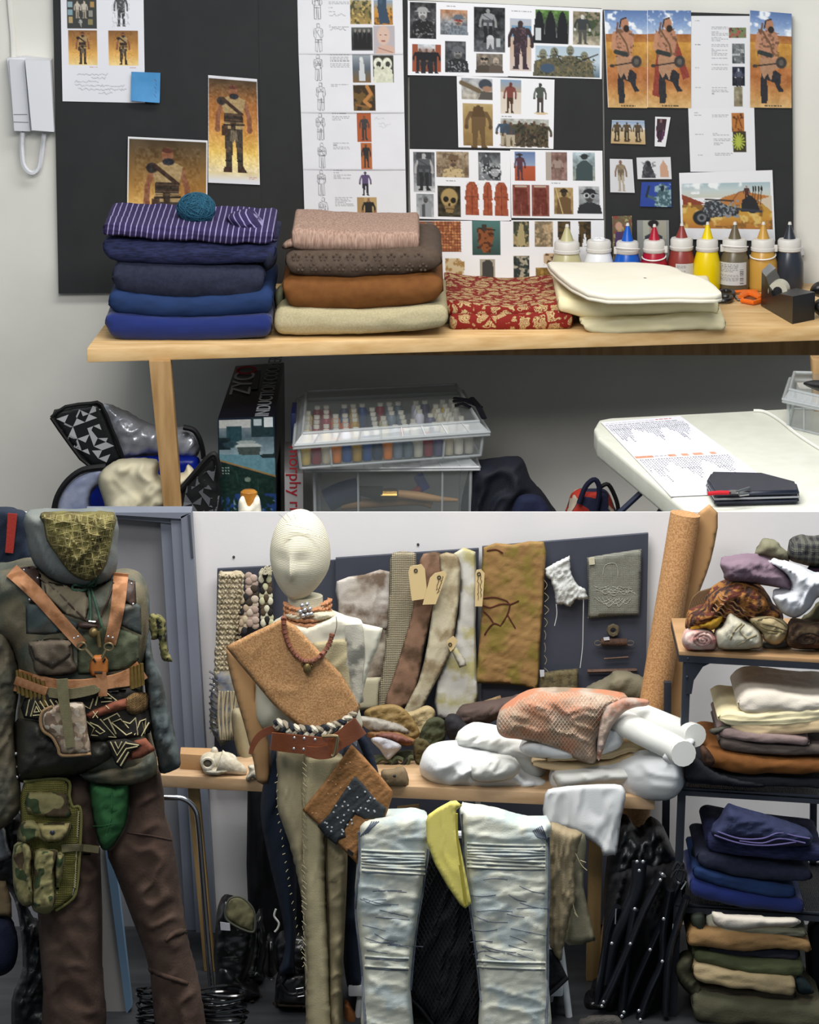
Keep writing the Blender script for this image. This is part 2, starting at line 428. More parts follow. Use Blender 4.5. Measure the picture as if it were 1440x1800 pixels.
# ------------------------------------------------------------------ printed matter (ink laid on a grid of points)
class Ink:
    def __init__(s, x0, y0, x1, y1, paper='#e9e9ec', res=1.4):
        s.b = (x0, y0, x1, y1); s.nx = max(2, int((x1-x0)/res)+1); s.ny = max(2, int((y1-y0)/res)+1)
        s.x, s.y = np.meshgrid(np.linspace(x0, x1, s.nx), np.linspace(y0, y1, s.ny))
        s.c = np.tile(np.array(s.rgb(paper)), (s.ny, s.nx, 1)).astype(float)
    def rgb(s, c):
        if isinstance(c, str): c = c.lstrip('#'); c = c if len(c) == 6 else ''.join(q*2 for q in c); return np.array([int(c[i:i+2], 16)/255 for i in (0, 2, 4)])
        return np.array(c, float)
    def put(s, m, c, a=1.0):
        m = m.astype(float)*a; s.c = s.c*(1-m[..., None])+s.rgb(c)*m[..., None]; return s
    def rect(s, x0, y0, x1, y1, c, a=1.0): return s.put((s.x >= x0) & (s.x <= x1) & (s.y >= y0) & (s.y <= y1), c, a)
    def grad(s, x0, y0, x1, y1, cs):
        m = (s.x >= x0) & (s.x <= x1) & (s.y >= y0) & (s.y <= y1); t = np.clip((s.y-y0)/(y1-y0), 0, 1); n = len(cs)
        col = np.stack([np.interp(t, np.linspace(0, 1, n), [s.rgb(c)[k] for c in cs]) for k in range(3)], -1)
        s.c = np.where(m[..., None], col, s.c); return s
    def ell(s, cx, cy, rx, ry, c, a=1.0):
        return s.put(np.clip((1.15-np.hypot((s.x-cx)/rx, (s.y-cy)/ry))*6, 0, 1), c, a)
    def poly(s, pts, c, a=1.0): return s.put(inside(s.x, s.y, pts), c, a)
    def line(s, pts, w, c, a=1.0):
        d = np.full(s.x.shape, 1e9)
        for (x0, y0), (x1, y1) in zip(pts[:-1], pts[1:]):
            dx, dy = x1-x0, y1-y0; t = np.clip(((s.x-x0)*dx+(s.y-y0)*dy)/(dx*dx+dy*dy+1e-9), 0, 1)
            d = np.minimum(d, np.hypot(s.x-x0-t*dx, s.y-y0-t*dy))
        return s.put(np.clip(w/2+.6-d, 0, 1), c, a)
    def grain(s, x0, y0, x1, y1, amp=.1, sc=5, seed=1):
        m = (s.x >= x0) & (s.x <= x1) & (s.y >= y0) & (s.y <= y1); n = (fb(s.x/sc, s.y/sc, seed, 4)-.5)*2*amp*m
        s.c = np.clip(s.c+n[..., None], 0, 1); return s
    def mott(s, x0, y0, x1, y1, c, thr=.55, sc=6, seed=1, a=1.0):
        m = (s.x >= x0) & (s.x <= x1) & (s.y >= y0) & (s.y <= y1); n = fb(s.x/sc, s.y/sc, seed, 3)
        return s.put(np.clip((n-thr)*9, 0, 1)*m, c, a)
    def rows(s, x0, y0, x1, n, sp=3.0, c='#8a8a8e', seed=3):
        rr = random.Random(seed+int(x0+y0))
        for i in range(n):
            y = y0+i*sp; x = x0
            while x < x1-2:
                w = rr.uniform(2, 7); s.put((np.abs(s.y-y) < .75) & (s.x > x) & (s.x < min(x+w, x1)), c, .75); x += w+1.3
                if rr.random() < .06: break
        return s
    def scrawl(s, x0, y0, x1, h=5, c='#77777d', seed=1):
        rr = random.Random(seed); x = x0; p = []
        while x < x1: p.append((x, y0+rr.uniform(-h/2, h/2))); x += rr.uniform(1.5, 3.5)
        return s.line(p, .7, c, .7)
    def man(s, cx, top, h, skin='#8a5a3a', coat='#54483a', legs='#3c362e', boots=None, cloak=None, arms=True, shirt=None, a=1.0, lean=0, wide=1.0, detail=True):
        w = h*.092*wide; q = lambda u, v: (cx+u*w+lean*v*h, top+v*h)
        if cloak: s.poly([q(-.8, .13), q(.8, .13), q(1.7, .5), q(2.1, .93), q(-2.1, .95), q(-1.7, .5)], cloak, a)
        bt = boots or legs
        s.poly([q(-1.15, .47), q(.05, .5), q(-.15, .74), q(-.25, .96), q(-.95, .96), q(-1.05, .72)], legs, a)
        s.poly([q(-.05, .5), q(1.15, .47), q(1.1, .72), q(1.15, .95), q(.45, .96), q(.35, .74)], legs, a)
        s.poly([q(-1.2, .94), q(-.25, .94), q(-.2, 1), q(-1.35, 1)], bt, a); s.poly([q(.4, .93), q(1.2, .93), q(1.6, 1), q(.45, 1)], bt, a)
        if arms:
            for k in (-1, 1):
                s.line([q(k*1.35, .19), q(k*1.95, .36), q(k*2.0, .49)], w*.55, skin if shirt else coat, a); s.ell(*q(k*2.0, .51), w*.32, w*.36, skin, a)
        s.poly([q(-1.55, .17), q(-.5, .13), q(.5, .13), q(1.55, .17), q(1.15, .34), q(1.2, .5), q(-1.2, .5), q(-1.15, .34)], shirt or coat, a)
        if shirt and detail:
            s.poly([q(-1.15, .32), q(1.15, .32), q(1.2, .42), q(-1.2, .42)], coat, a)
            s.line([q(-1.3, .18), q(1, .34)], w*.2, coat, a); s.poly([q(-.45, .4), q(.35, .4), q(.15, .62), q(-.1, .66)], coat, a)
        s.poly([q(-.35, .1), q(.35, .1), q(.45, .16), q(-.45, .16)], skin, a)
        s.ell(*q(0, .068), h*.05, h*.062, skin, a)
        return s
    def out(s, name, quad, Y, parent=None, dy=0.0, curl=0.0, mat=None):
        """quad: px corners tl,tr,br,bl; Y plane or z-function via 3D corners"""
        u = np.linspace(0, 1, s.nx)[None, :, None]; v = np.linspace(0, 1, s.ny)[:, None, None]
        if quad is None: x0, y0, x1, y1 = s.b; quad = [(x0, y0), (x1, y0), (x1, y1), (x0, y1)]
        q = np.array(quad, float)
        if q.shape[1] == 2: q = PA(q[:, 0], q[:, 1], np.full(4, float(Y)))
        V = (q[0]*(1-u)+q[1]*u)*(1-v)+(q[3]*(1-u)+q[2]*u)*v
        if curl: V[..., 1] -= curl*(v[..., 0]**3)*(.5+.5*np.sin(u[..., 0]*2.6))
        ny, nx = s.ny, s.nx; i = np.arange(ny*nx).reshape(ny, nx)
        f = np.stack([i[:-1, :-1], i[1:, :-1], i[1:, 1:], i[:-1, 1:]], -1).reshape(-1, 4)
        o = mk(name, V.reshape(-1, 3), f.tolist(), mat or M('printed_paper', kind='print', rough=.6, bump=0), parent, True)
        c = np.clip(s.c.reshape(-1, 3), 0, 1); c = c*.86+c.mean(1, keepdims=True)*.12; c = np.where(c <= .04045, c/12.92, ((c+.055)/1.055)**2.4)
        at = o.data.color_attributes.new('Col', 'FLOAT_COLOR', 'POINT'); at.data.foreach_set('color', np.hstack([c, np.ones((len(c), 1))]).ravel())
        return o
# ================================================================== THE RAISED BAY BEHIND (upper half of the picture)
WY = 3.36                                            # its rear wall
ZT = float(P(152, 612, 1.90)[2])                     # worktop
ZU = ZT-1.12                                         # its floor
ZW = float(P(1050, 742, 1.76)[2])                    # white folding table
wall_white = M('wall_paint_warm', '#dcdad2', '#d6d4cc', ns=3, bump=.06, bs=90, rough=.9)
tag(G().box((-4.2, WY, ZU-.1), (4.2, WY+.1, 4.9)).out('wall_rear', wall_white), kind='structure')
tag(G().box((-4.2, .03, ZU-.1), (4.2, WY, ZU)).out('floor', M('upper_floor', '#34332f', '#2c2b28', ns=8)), kind='structure')
tag(G().box((-4.2, .03, -.0), (4.2, .12, ZU-.1)).out('trim_1', M('plinth', '#77756e')), kind='structure')
BLK = M('black_board', '#262728', '#2a2b2c', ns=6, bump=.03, rough=.75)
BY = WY-.035
def board(x0, y0, x1, y1, label, q=None):
    pts = q or [(x0, y0), (x1, y0), (x1, y1), (x0, y1)]
    return tag(G().prism(pts, BY, .025).out('pin_board', BLK, angle=20), label, 'board', 'black pin boards on the rear wall')
board(0, 0, 0, 0, 'black pin board beside the wall phone, leftmost and widest, with two warrior prints', [(92, -60), (452.6, -60), (462, 513), (103, 516)])
board(0, 0, 0, 0, 'black pin board behind the tall column of sketch pages', [(453, -60), (716, -60), (719, 512), (462, 513)])
board(0, 0, 0, 0, 'black pin board behind the grid of printed photo sheets', [(719, 1), (1058, 16), (1063, 506), (722, 512)])
board(0, 0, 0, 0, 'rightmost black pin board with the vehicle picture and loose cuttings', [(1061, 18), (1392, 28), (1396, 500), (1066, 506)])
G_ = 'sheets pinned to the black boards'
def sheet(ink, label, quad=None, lift=1, cat='paper sheet', name='paper_sheet', curl=0, grp=G_):
    return tag(ink.out(name, quad, BY-.004*lift, curl=curl), label, cat, grp)
OR = ['#4a3720', '#b87a34', '#e0a850', '#f0c868', '#e8d8b0']
def hero(k, cx, top, h, det=True):
    k.man(cx, top, h, '#8c5638', '#3a2c20', '#3d352a', '#3a2419', shirt='#a88c5c')
    if det:
        w = h*.092
        k.ell(cx-1.5*w, top+.19*h, w*.55, h*.045, '#2c2622'); k.line([(cx-1.3*w, top+.16*h), (cx+1.1*w, top+.33*h)], w*.32, '#40281a')
        for v in (.34, .37, .4, .43): k.line([(cx-1.1*w, top+v*h), (cx+1.15*w, top+v*h)], h*.008, '#5e4630' if v != .37 else '#241a14')
        k.line([(cx-1.2*w, top+.46*h), (cx+1.3*w, top+.45*h)], h*.018, '#2a1d14'); k.rect(cx-1.5*w, top+.47*h, cx-.75*w, top+.58*h, '#4c3424')
        k.ell(cx-.02*w, top+.03*h, w*.5, h*.02, '#5a2c20'); k.ell(cx+.1*w, top+.13*h, w*.55, h*.03, '#23252c')
        for u in (-.65, .75): k.ell(cx+u*w, top+.74*h, w*.35, h*.03, '#5a4a38'); k.rect(cx+(u-.4)*w, top+.86*h, cx+(u+.4)*w, top+.87*h, '#241c16')
        for i in range(5): k.line([(cx-.3*w+i*.15*w, top+.52*h), (cx-.35*w+i*.2*w, top+(.64+.02*(i % 2))*h)], h*.008, '#8a7a60')
    k.grain(cx-2.3*h*.13, top, cx+2.3*h*.13, top+h, .12, max(1.5, h*.02), 4)
# sheet with four pictures and handwriting
k = Ink(108, -30, 253, 180, '#e2e2e8')
k.rect(118, -30, 170, 50, '#3c3e3c')
for x, y, c in ((124, 8, '#8fa8b0'), (124, 22, '#7fa0a8'), (125, 35, '#b49a68'), (163, 8, '#b08850'), (160, 24, '#8c8a80'), (159, 38, '#8a8050')): k.rect(x-4, y-5, x+4, y+5, c)
k.man(137, 2, 30, '#c8b8a0', '#c0b6a4', '#a09480'); k.man(149, 2, 30, '#c8b8a0', '#c0b6a4', '#a09480'); k.man(142, 33, 15, '#999', '#aaaaa2', '#99958c')
k.man(213, -14, 61, '#555', '#4a4a4c', '#3c3c3e'); k.mott(198, -14, 228, 47, '#b0b0b4', .58, 2.5, 3, .7)
for x0 in (120, 191):
    k.grad(x0, 53, x0+51, 115, ['#8a5c30', '#b87f3c', '#e2a850', '#f4d488']); k.grain(x0, 53, x0+51, 115, .06, 12)
    hero(k, x0+25, 56, 58)
k.rows(157, 118, 171, 1, 3, '#c08080').rows(227, 118, 240, 1, 3, '#c08080')
for i, (a, b) in enumerate([(135, 190), (160, 185), (130, 172), (130, 220), (136, 222), (172, 196)]): k.scrawl(a, 131+i*6.6, b, 4, seed=i)
sheet(k, 'white sheet at the top left of the boards with four costume pictures and handwriting', [(106, -30), (252, -30), (255, 181), (110, 178)])
k = Ink(230, 126, 282, 180, '#3f8cc8'); k.scrawl(268, 140, 276, 6).grain(230, 126, 282, 180, .03, 14)
for i in range(5): k.line([(272+(i % 2)*2, 138+i*7), (275, 142+i*7)], .8, '#2a5f90')
tag(k.out('sticky_note', [(231, 126), (282, 128), (281, 180), (230, 176)], BY-.02, curl=.02), 'bright blue square sticky note overlapping the handwritten sheet', 'note')
k = Ink(366, 133, 457, 325, '#dcdce2'); k.grad(367, 138, 456, 312, ['#4f3c26', '#a8682e', '#c98538', '#eec25a', '#e8dcc0']); k.grad(367, 303, 456, 318, ['#e8d090', '#dedbd8'])
k.grain(366, 133, 457, 312, .07, 22, 6); k.put(np.clip(1-np.hypot((k.x-412)/55, (k.y-285)/22), 0, 1), '#ffe890', .6); hero(k, 412, 147, 158)
k.rows(438, 312, 454, 2, 3, '#b87878')
sheet(k, 'tall narrow print of a standing warrior in grey trousers on a golden haze', [(366, 132), (452, 139), (457, 325), (366, 321)], 2, 'print', 'art_print')
k = Ink(224, 240, 365, 470, '#e2e2e4'); k.grad(226, 244, 363, 470, ['#4d3d26', '#8e6630', '#c88c3e', '#f0bc58', '#e8a848']); k.grain(226, 244, 363, 470, .07, 30, 8)
k.put(np.clip(1-np.hypot((k.x-250)/60, (k.y-370)/60), 0, 1), '#ffd878', .6); hero(k, 294, 256, 195)
sheet(k, 'large print of the same warrior half hidden behind the yarn ball', [(225, 240), (365, 247), (364, 470), (222, 470)], 3, 'print', 'art_print')
# column of sketch pages
def sketch(k, cx, top, h, seed):
    c = '#5c5c60'; w = h*.12; rr = random.Random(seed)
    k.line([(cx-w*.4, top), (cx-w*.45, top+.1*h), (cx, top+.13*h), (cx+w*.45, top+.1*h), (cx+w*.4, top), (cx, top-.01*h), (cx-w*.4, top)], .5, c)
    for s_ in (-1, 1):
        k.line([(cx+s_*w*.3, top+.14*h), (cx+s_*w*1.2, top+.18*h), (cx+s_*w*1.4, top+.42*h), (cx+s_*w*.9, top+.5*h), (cx+s_*w*.95, top+.95*h), (cx+s_*w*.3, top+.98*h), (cx+s_*w*.15, top+.55*h)], .6, c)
        k.line([(cx+s_*w*.75, top+.22*h), (cx+s_*w*.7, top+.48*h)], .5, c); k.line([(cx+s_*w*rr.uniform(.2, .8), top+.2*h), (cx-s_*w*.6, top+rr.uniform(.3, .5)*h)], .5, c)
    for q in range(3): y = top+rr.uniform(.3, .7)*h; k.line([(cx-w, y), (cx+w, y+rr.uniform(-2, 2))], .5, c)
edges = [(522, 707), (525, 709), (529, 711), (533, 713), (536, 715), (540, 716)]; ys = [-40, 95, 198, 298, 398, 470]
for n in range(5):
    (a0, b0), (a1, b1) = edges[n], edges[n+1]; y0, y1 = ys[n], ys[n+1]
    k = Ink(a0, y0, b1, y1, '#dcdce1'); k.grain(a0, y0, b1, y1, .012, 25, n)
    k.line([(a0, y1-1), (b1, y1-1)], .8, '#b8b8bc', .8)
    if n == 0:
        sketch(k, 557, -15, 50, 1); sketch(k, 558, 42, 50, 2); k.rows(577, 3, 614, 2).rows(577, 14, 588, 1).rows(577, 20, 590, 1).scrawl(578, 26, 608, 5, seed=5).rows(577, 44, 614, 2).scrawl(580, 51, 608, 6, '#55555a', seed=6)
        k.grad(615, 0, 653, 42, ['#a89a6a', '#7c6c3c', '#a88a48']).mott(615, 0, 653, 42, '#4a4a2c', .5, 5, 2).mott(615, 0, 653, 42, '#c8a860', .6, 4, 9)
        k.grad(657, 0, 691, 43, ['#7f9ab8', '#c88c34', '#b87828']).mott(657, 10, 691, 43, '#6a4a20', .55, 4).poly([(665, -2), (680, -2), (680, 12), (686, 40), (668, 42), (664, 12)], '#31475c').ell(670, 2, 3, 5, '#3e566c')
        k.grad(617, 48, 655, 89, ['#545c58', '#2a2c2c', '#3a3c3a'])
        for q in range(4): k.poly([(622+q*8, 54), (627+q*8, 54), (629+q*8, 86), (620+q*8, 86)], '#191a1a').ell(624+q*8, 54, 2, 3, '#8a8078')
        k.rect(656, 45, 694, 94, '#b0a8ac').poly([(660, 94), (666, 80), (684, 78), (693, 84), (694, 94)], '#caa492').ell(674, 62, 10.5, 16, '#cfae9c').rect(667, 60, 671, 61.5, '#5a4038').rect(676, 60, 680, 61.5, '#5a4038').rect(671, 71, 677, 73, '#a05c54').line([(665, 84), (690, 92)], .8, '#7a4a3c')
    if n == 1:
        sketch(k, 559, 97, 46, 3); sketch(k, 562, 146, 49, 4); k.rows(580, 97, 614, 2).rows(580, 104, 614, 2).rows(580, 112, 616, 3).rows(581, 148, 614, 2)
        k.grad(620, 95, 653, 145, ['#9aa2a8', '#55606c', '#7a5a30']).poly([(633, 108), (640, 106), (643, 142), (631, 142)], '#c4c8c8').ell(636, 104, 3, 4, '#d0d4d4')
        k.rect(657, 97, 694, 145, '#3a3a30')
        for q in (666, 682): k.ell(q, 112, 8, 10, '#dcdcc8').ell(q+1, 113, 4, 5, '#3a3a32').poly([(q-9, 145), (q-8, 122), (q, 116), (q+9, 124), (q+10, 145)], '#cfd0b8')
        k.grain(657, 97, 694, 145, .1, 4, 3); k.rect(620, 149, 659, 195, '#3a2a16').mott(620, 149, 659, 195, '#6c5024', .5, 7, 4).line([(645, 152), (652, 165), (640, 178), (650, 186)], 6, '#b87838').line([(624, 184), (645, 188)], 3, '#8a5c2c')
    if n == 2:
        sketch(k, 563, 200, 47, 5); sketch(k, 564, 252, 44, 6); k.rows(584, 200, 610, 1, 3, '#666').rows(584, 205, 616, 3).rows(585, 252, 614, 4)
        k.rect(628, 199, 654, 249, '#b0552c').man(641, 203, 43, '#7a4a30', '#3e3c3c', '#3a3634').rect(633, 251, 653, 297, '#b4602c').man(643, 253, 42, '#6a4028', '#2c2a2a', '#34302c')
        k.scrawl(660, 208, 680, 5, '#aaaab0', seed=2).scrawl(666, 218, 690, 5, '#a8a8b0', seed=3).scrawl(668, 223, 682, 4, '#b0b0b4', seed=4)
    if n == 3:
        sketch(k, 565, 300, 45, 7); sketch(k, 567, 348, 48, 8); k.rows(587, 300, 616, 2).rows(587, 308, 618, 3).rows(588, 347, 620, 3).rows(588, 356, 622, 3)
        k.man(643, 301, 43, '#463a4c', '#5a4870', '#2c2a34', wide=1.2).rect(627, 346, 663, 395, '#a88450').rect(640, 346, 663, 370, '#b89660').man(648, 348, 46, '#8a5a40', '#23211f', '#1e1c1c', wide=1.3)
    if n == 4: k.rows(560, 402, 600, 1)
    sheet(k, ['topmost page of the sketch column with a pale bald portrait', 'second page of the sketch column with a white hooded pair', 'third page of the sketch column with two small orange pictures',
              'fourth page of the sketch column with a violet cut-out figure', 'lowest page of the sketch column, mostly hidden behind the pinkish cloth'][n],
          [(a0, y0), (b0, y0), (b1, y1), (a1, y1)], 1+.3*n, curl=.006)
def bw(k, x0, y0, x1, y1, c=('#a0a4a8', '#5a5e62', '#3a3c40'), seed=1, amp=.18, sc=6):
    k.grad(x0, y0, x1, y1, list(c)).grain(x0, y0, x1, y1, amp, sc, seed); return k
def bust(k, cx, cy, r, skin, coat, hat=None, bottom=None, h=None):
    b = bottom or cy+r*3
    k.poly([(cx-r*2.2, b), (cx-r*1.9, cy+r*1.7), (cx-r*.5, cy+r*1.1), (cx+r*.5, cy+r*1.1), (cx+r*1.9, cy+r*1.7), (cx+r*2.2, b)], coat)
    k.ell(cx, cy, r*.8, r*1.1, skin).ell(cx-r*.3, cy-.1*r, r*.18, r*.12, '#1c1a18').ell(cx+r*.3, cy-.1*r, r*.18, r*.12, '#1c1a18').ell(cx, cy+r*.7, r*.5, r*.35, '#2a2420', .5)
    if hat: k.ell(cx, cy-r*.75, r*1.0, r*.55, hat).ell(cx, cy-r*.45, r*1.45, r*.18, hat)
    return k
PW = '#e6e6ea'
k = Ink(717, 2, 893, 134, PW)
bw(k, 721, 4, 767, 68, ('#2c2c2e', '#4a4a4e', '#2a2a2c'), 2); bust(k, 743, 24, 9, '#b0b0b0', '#1e1e20', '#9c9c9c', 68); k.mott(726, 34, 764, 68, '#909094', .58, 3, 5, .8)
k.rows(785, 9, 812, 1, 3, '#55555a'); bw(k, 774, 16, 822, 60, ('#b07850', '#8a8f94', '#6c7278'), 3); bust(k, 806, 34, 8, '#b89078', '#78828c', '#5a6470', 60); k.line([(800, 34), (812, 35)], 2.5, '#8a2a2a').mott(776, 38, 822, 60, '#4a5058', .5, 3, 3, .7)
bw(k, 833, 8, 888, 90, ('#1e2024', '#2a2c30', '#3a3c40', '#606468'), 4); k.man(858, 11, 62, '#8c8c8c', '#4c4e52', '#1c1c20', shirt='#8e9094', wide=1.2).ell(862, 66, 6, 7, '#c0c0c4').poly([(856, 66), (868, 66), (869, 84), (866, 84), (862, 74), (858, 84), (855, 84)], '#b4b4b8').rect(872, 64, 880, 80, '#a8acb0')
bw(k, 725, 78, 775, 128, ('#c0ccd4', '#8a5038', '#8a4c34'), 5); k.rect(725, 78, 735, 128, '#9a4c30').rect(766, 78, 775, 128, '#9a4c30')
for q in (738, 750, 762): k.man(q, 86, 44, '#6a5040', '#1e1e22', '#26262c', wide=1.4)
bw(k, 782, 71, 819, 128, ('#4a4c50', '#303236'), 6); bust(k, 805, 92, 9, '#7c7c7c', '#26282a', '#5c6064', 128); k.poly([(794, 92), (797, 82), (806, 80), (815, 85), (818, 94), (806, 90)], '#5e6266').mott(788, 108, 819, 128, '#909094', .62, 2.5, 5)
bw(k, 837, 93, 884, 128, ('#80766a', '#5c5448'), 7); bust(k, 851, 105, 7, '#a89480', '#4a4238', None, 128); bust(k, 872, 106, 6, '#b0a08c', '#5c5046', None, 128); k.ell(848, 102, 3, 2.5, '#22201e').ell(855, 102, 3, 2.5, '#22201e')
sheet(k, 'printed sheet at the top left of the third board with a man and dog', [(717, 1), (893, 8), (893, 135), (717, 132)])
k = Ink(893, 8, 1059, 139, PW); k.rows(900, 19, 935, 1, 3, '#555').grad(897, 32, 935, 128, ['#aab4c4', '#c4a890', '#cab8b0']).rect(900, 45, 935, 66, '#6c94b4').man(915, 36, 90, '#3c2a2a', '#35282e', '#3a2c34', wide=1.25)
k.mott(903, 50, 928, 100, '#5c4650', .55, 3, 2); bw(k, 942, 14, 1000, 77, ('#5c8a38', '#3c4440', '#b0b0a8'), 3)
for q in (948, 968, 989): k.poly([(q-11, 77), (q-8, 35), (q-4, 20), (q, 15), (q+4, 20), (q+8, 35), (q+11, 77)], '#17191f')
k.rect(942, 48, 952, 70, '#c0c4c8'); bw(k, 1008, 15, 1055, 77, ('#8a7a60', '#6a6c58', '#b4a890'), 4).mott(1025, 15, 1055, 60, '#3c4a30', .5, 4, 6).man(1024, 20, 55, '#c8c8c4', '#35393c', '#4c4c48', wide=1.3)
k.grad(941, 80, 1055, 137, ['#a8bccc', '#b4c4d0', '#506878'])
for q, z in ((955, 96), (975, 92), (1003, 88), (1028, 98)): bust(k, q, z, 8, '#7a7c68', '#5c5844', None, 137)
k.mott(944, 98, 1048, 137, '#7a6c48', .52, 4, 2).mott(944, 98, 1048, 137, '#384030', .58, 3, 8).line([(1010, 112), (1052, 93)], 2, '#2c2824').line([(975, 86), (988, 112)], 1.5, '#2c2824').ell(963, 122, 12, 8, '#3a5068')
sheet(k, 'printed sheet at the top of the third board with veiled black figures', [(893, 8), (1059, 16), (1058, 139), (893, 134)])
k = Ink(803, 134, 975, 262, PW)
bw(k, 811, 137, 866, 176, ('#9ca0a4', '#b0a898'), 1); k.line([(811, 146), (842, 160)], 8, '#6a5a40').ell(853, 148, 11, 9, '#39414c').ell(856, 156, 8, 5, '#a07860').poly([(840, 176), (846, 160), (866, 162), (866, 176)], '#545048')
k.grad(812, 183, 866, 259, ['#b49a64', '#a0824c', '#8a6c3c']).grain(812, 183, 866, 259, .06, 10).man(840, 185, 78, '#5c4426', '#6a5030', '#6a502e', wide=1.5).poly([(832, 188), (848, 188), (852, 206), (828, 206)], '#5a4224')
k.grad(880, 138, 916, 160, ['#7c98b8', '#b09a80']).grad(880, 160, 916, 200, ['#d0c4b4', '#d8ccbc']).man(898, 142, 56, '#6a3028', '#7c3c34', '#4a3020', lean=-.05)
k.man(950, 141, 56, '#383c38', '#4a5248', '#443c38').ell(952, 197, 12, 2, '#d0b890'); k.rows(881, 204, 900, 1, 3, '#444')
bw(k, 880, 208, 966, 258, ('#b0b4b0', '#8c8068', '#5c4a34'), 4)
for i, q in enumerate((887, 898, 913, 925, 940, 956)): k.man(q, 211+(i % 2)*3, 46, '#5c4434', ['#3a5064', '#3c4450', '#4c4834', '#3c3a2c', '#5a5038', '#47412e'][i], ['#a89c84', '#b0a48c', '#5a4c38', '#4a4030', '#463c2c', '#55482f'][i], wide=1.7)
k.mott(905, 215, 966, 258, '#2a2620', .56, 3, 4)
sheet(k, 'printed sheet in the middle of the third board with a sepia hooded wanderer', [(803, 133), (975, 140), (973, 262), (806, 259)])
k = Ink(720, 263, 898, 390, PW)
bw(k, 726, 268, 764, 341, ('#56585c', '#74767a', '#bcbec0'), 1).rect(732, 268, 758, 330, '#3c3e42').man(745, 270, 68, '#a8a8a8', '#3e4044', '#26282a', shirt='#55585c', wide=1.2)
bw(k, 767, 267, 824, 313, ('#a08c70', '#7c6850'), 2); bust(k, 797, 284, 9, '#8a6c50', '#c0a878', '#6c543c', 313); k.mott(767, 267, 824, 313, '#4c3c2c', .6, 4, 3, .6)
bw(k, 841, 266, 880, 317, ('#3c4044', '#8a8e90', '#5c6064'), 3); k.ell(870, 303, 11, 11, '#2a2c2e').ell(870, 303, 7, 7, '#9a9ca0').man(855, 270, 34, '#999', '#44484c', '#33363a', wide=1.5).mott(841, 285, 880, 317, '#d0d0d4', .6, 2.5, 8)
bw(k, 731, 344, 762, 387, ('#7c8084', '#b0b2b4'), 4); bust(k, 747, 355, 5, '#555', '#8c9094', None, 387); k.poly([(740, 387), (741, 364), (746, 362), (746, 387)], '#4a4c50')
k.rows(784, 319, 802, 1, 3, '#555'); bw(k, 769, 328, 809, 385, ('#2a2416', '#3a3420'), 5); k.ell(789, 350, 14, 16, '#a88c54').ell(783, 353, 4.5, 5, '#1c160c').ell(796, 355, 4.5, 5, '#1c160c').ell(789, 363, 2, 3, '#2a2012').poly([(780, 364), (798, 366), (795, 378), (783, 377)], '#8c7040').line([(783, 370), (796, 371)], 1, '#2a2012')
for x0, w in ((829, 13), (857, 9), (881, 13)):
    k.poly([(x0-w*.35, 320), (x0+w*.35, 320), (x0+w*.75, 327), (x0+w, 352), (x0+w*.8, 354), (x0+w*.95, 381), (x0-w*.95, 381), (x0-w*.8, 354), (x0-w, 352), (x0-w*.75, 327)], '#a04a2a').line([(x0, 326), (x0, 380)], .8, '#6a2c18').line([(x0-w*.8, 347), (x0+w*.8, 347)], 1.5, '#7a3620').grain(x0-w, 320, x0+w, 381, .1, 4, 3)
sheet(k, 'printed sheet on the third board with a skull and three rust red coats', [(720, 262), (897, 265), (899, 389), (722, 384)])
k = Ink(897, 263, 1060, 386, PW)
k.grad(905, 267, 941, 292, ['#5c74a4', '#8c9cb8']).grad(905, 292, 941, 319, ['#b85030', '#a84828']).man(914, 270, 48, '#33262a', '#54303c', '#47303a').ell(913, 272, 6, 2, '#32282c')
bw(k, 960, 267, 997, 318, ('#7c5c54', '#8a6860'), 3); k.rect(960, 267, 969, 318, '#a89c90').man(980, 275, 40, '#5c443c', '#9a8478', '#7a6056', wide=1.3)
bw(k, 1008, 267, 1047, 317, ('#a4b8c0', '#7a8888', '#8c9484'), 4); k.ell(1028, 274, 6, 5, '#2a3234').poly([(1012, 317), (1014, 290), (1024, 281), (1032, 281), (1042, 290), (1043, 317)], '#394a4c').line([(1020, 273), (1036, 273)], 1.6, '#20282a')
for x0 in (900, 934):
    k.rect(x0, 326, x0+31, 382, '#8a4a3c').poly([(x0+5, 331), (x0+26, 331), (x0+29, 380), (x0+17, 380), (x0+16, 350), (x0+14, 380), (x0+3, 380)], '#6c2c20').grain(x0, 326, x0+31, 382, .1, 5, 7).rect(x0+5, 328, x0+26, 330, '#b8a894')
k.rows(970, 322, 988, 1, 3, '#555'); bw(k, 974, 330, 1007, 378, ('#a88c58', '#947444'), 6); bust(k, 991, 340, 6, '#4c3820', '#6a4e2c', '#2c2014', 378); k.line([(977, 332), (989, 378)], 1.6, '#c8b078')
bw(k, 1017, 328, 1053, 377, ('#a0a4a6', '#7c8084'), 8); bust(k, 1036, 345, 10, '#55585c', '#2a2c30', '#232528', 377); k.ell(1031, 344, 5, 4.5, '#c0c4c8').ell(1042, 345, 5, 4.5, '#9a9ea4').ell(1031, 344, 3, 3, '#17181a').ell(1042, 345, 3, 3, '#17181a')
sheet(k, 'printed sheet on the third board with red desert view and goggled man', [(897, 263), (1059, 265), (1061, 385), (898, 383)])
k = Ink(724, 389, 896, 520, PW)
k.rect(729, 390, 811, 443, '#9a5430').mott(729, 390, 765, 443, '#6a6460', .48, 5, 2).mott(729, 390, 765, 443, '#d0ccc0', .6, 3, 4).mott(760, 390, 811, 443, '#d08850', .5, 4, 5)
for x in range(764, 811, 5): k.line([(x, 390), (x+1, 443)], .8, '#5c2a14', .8)
for y in range(392, 443, 5): k.line([(729, y), (811, y+1)], .8, '#4a2414', .7)
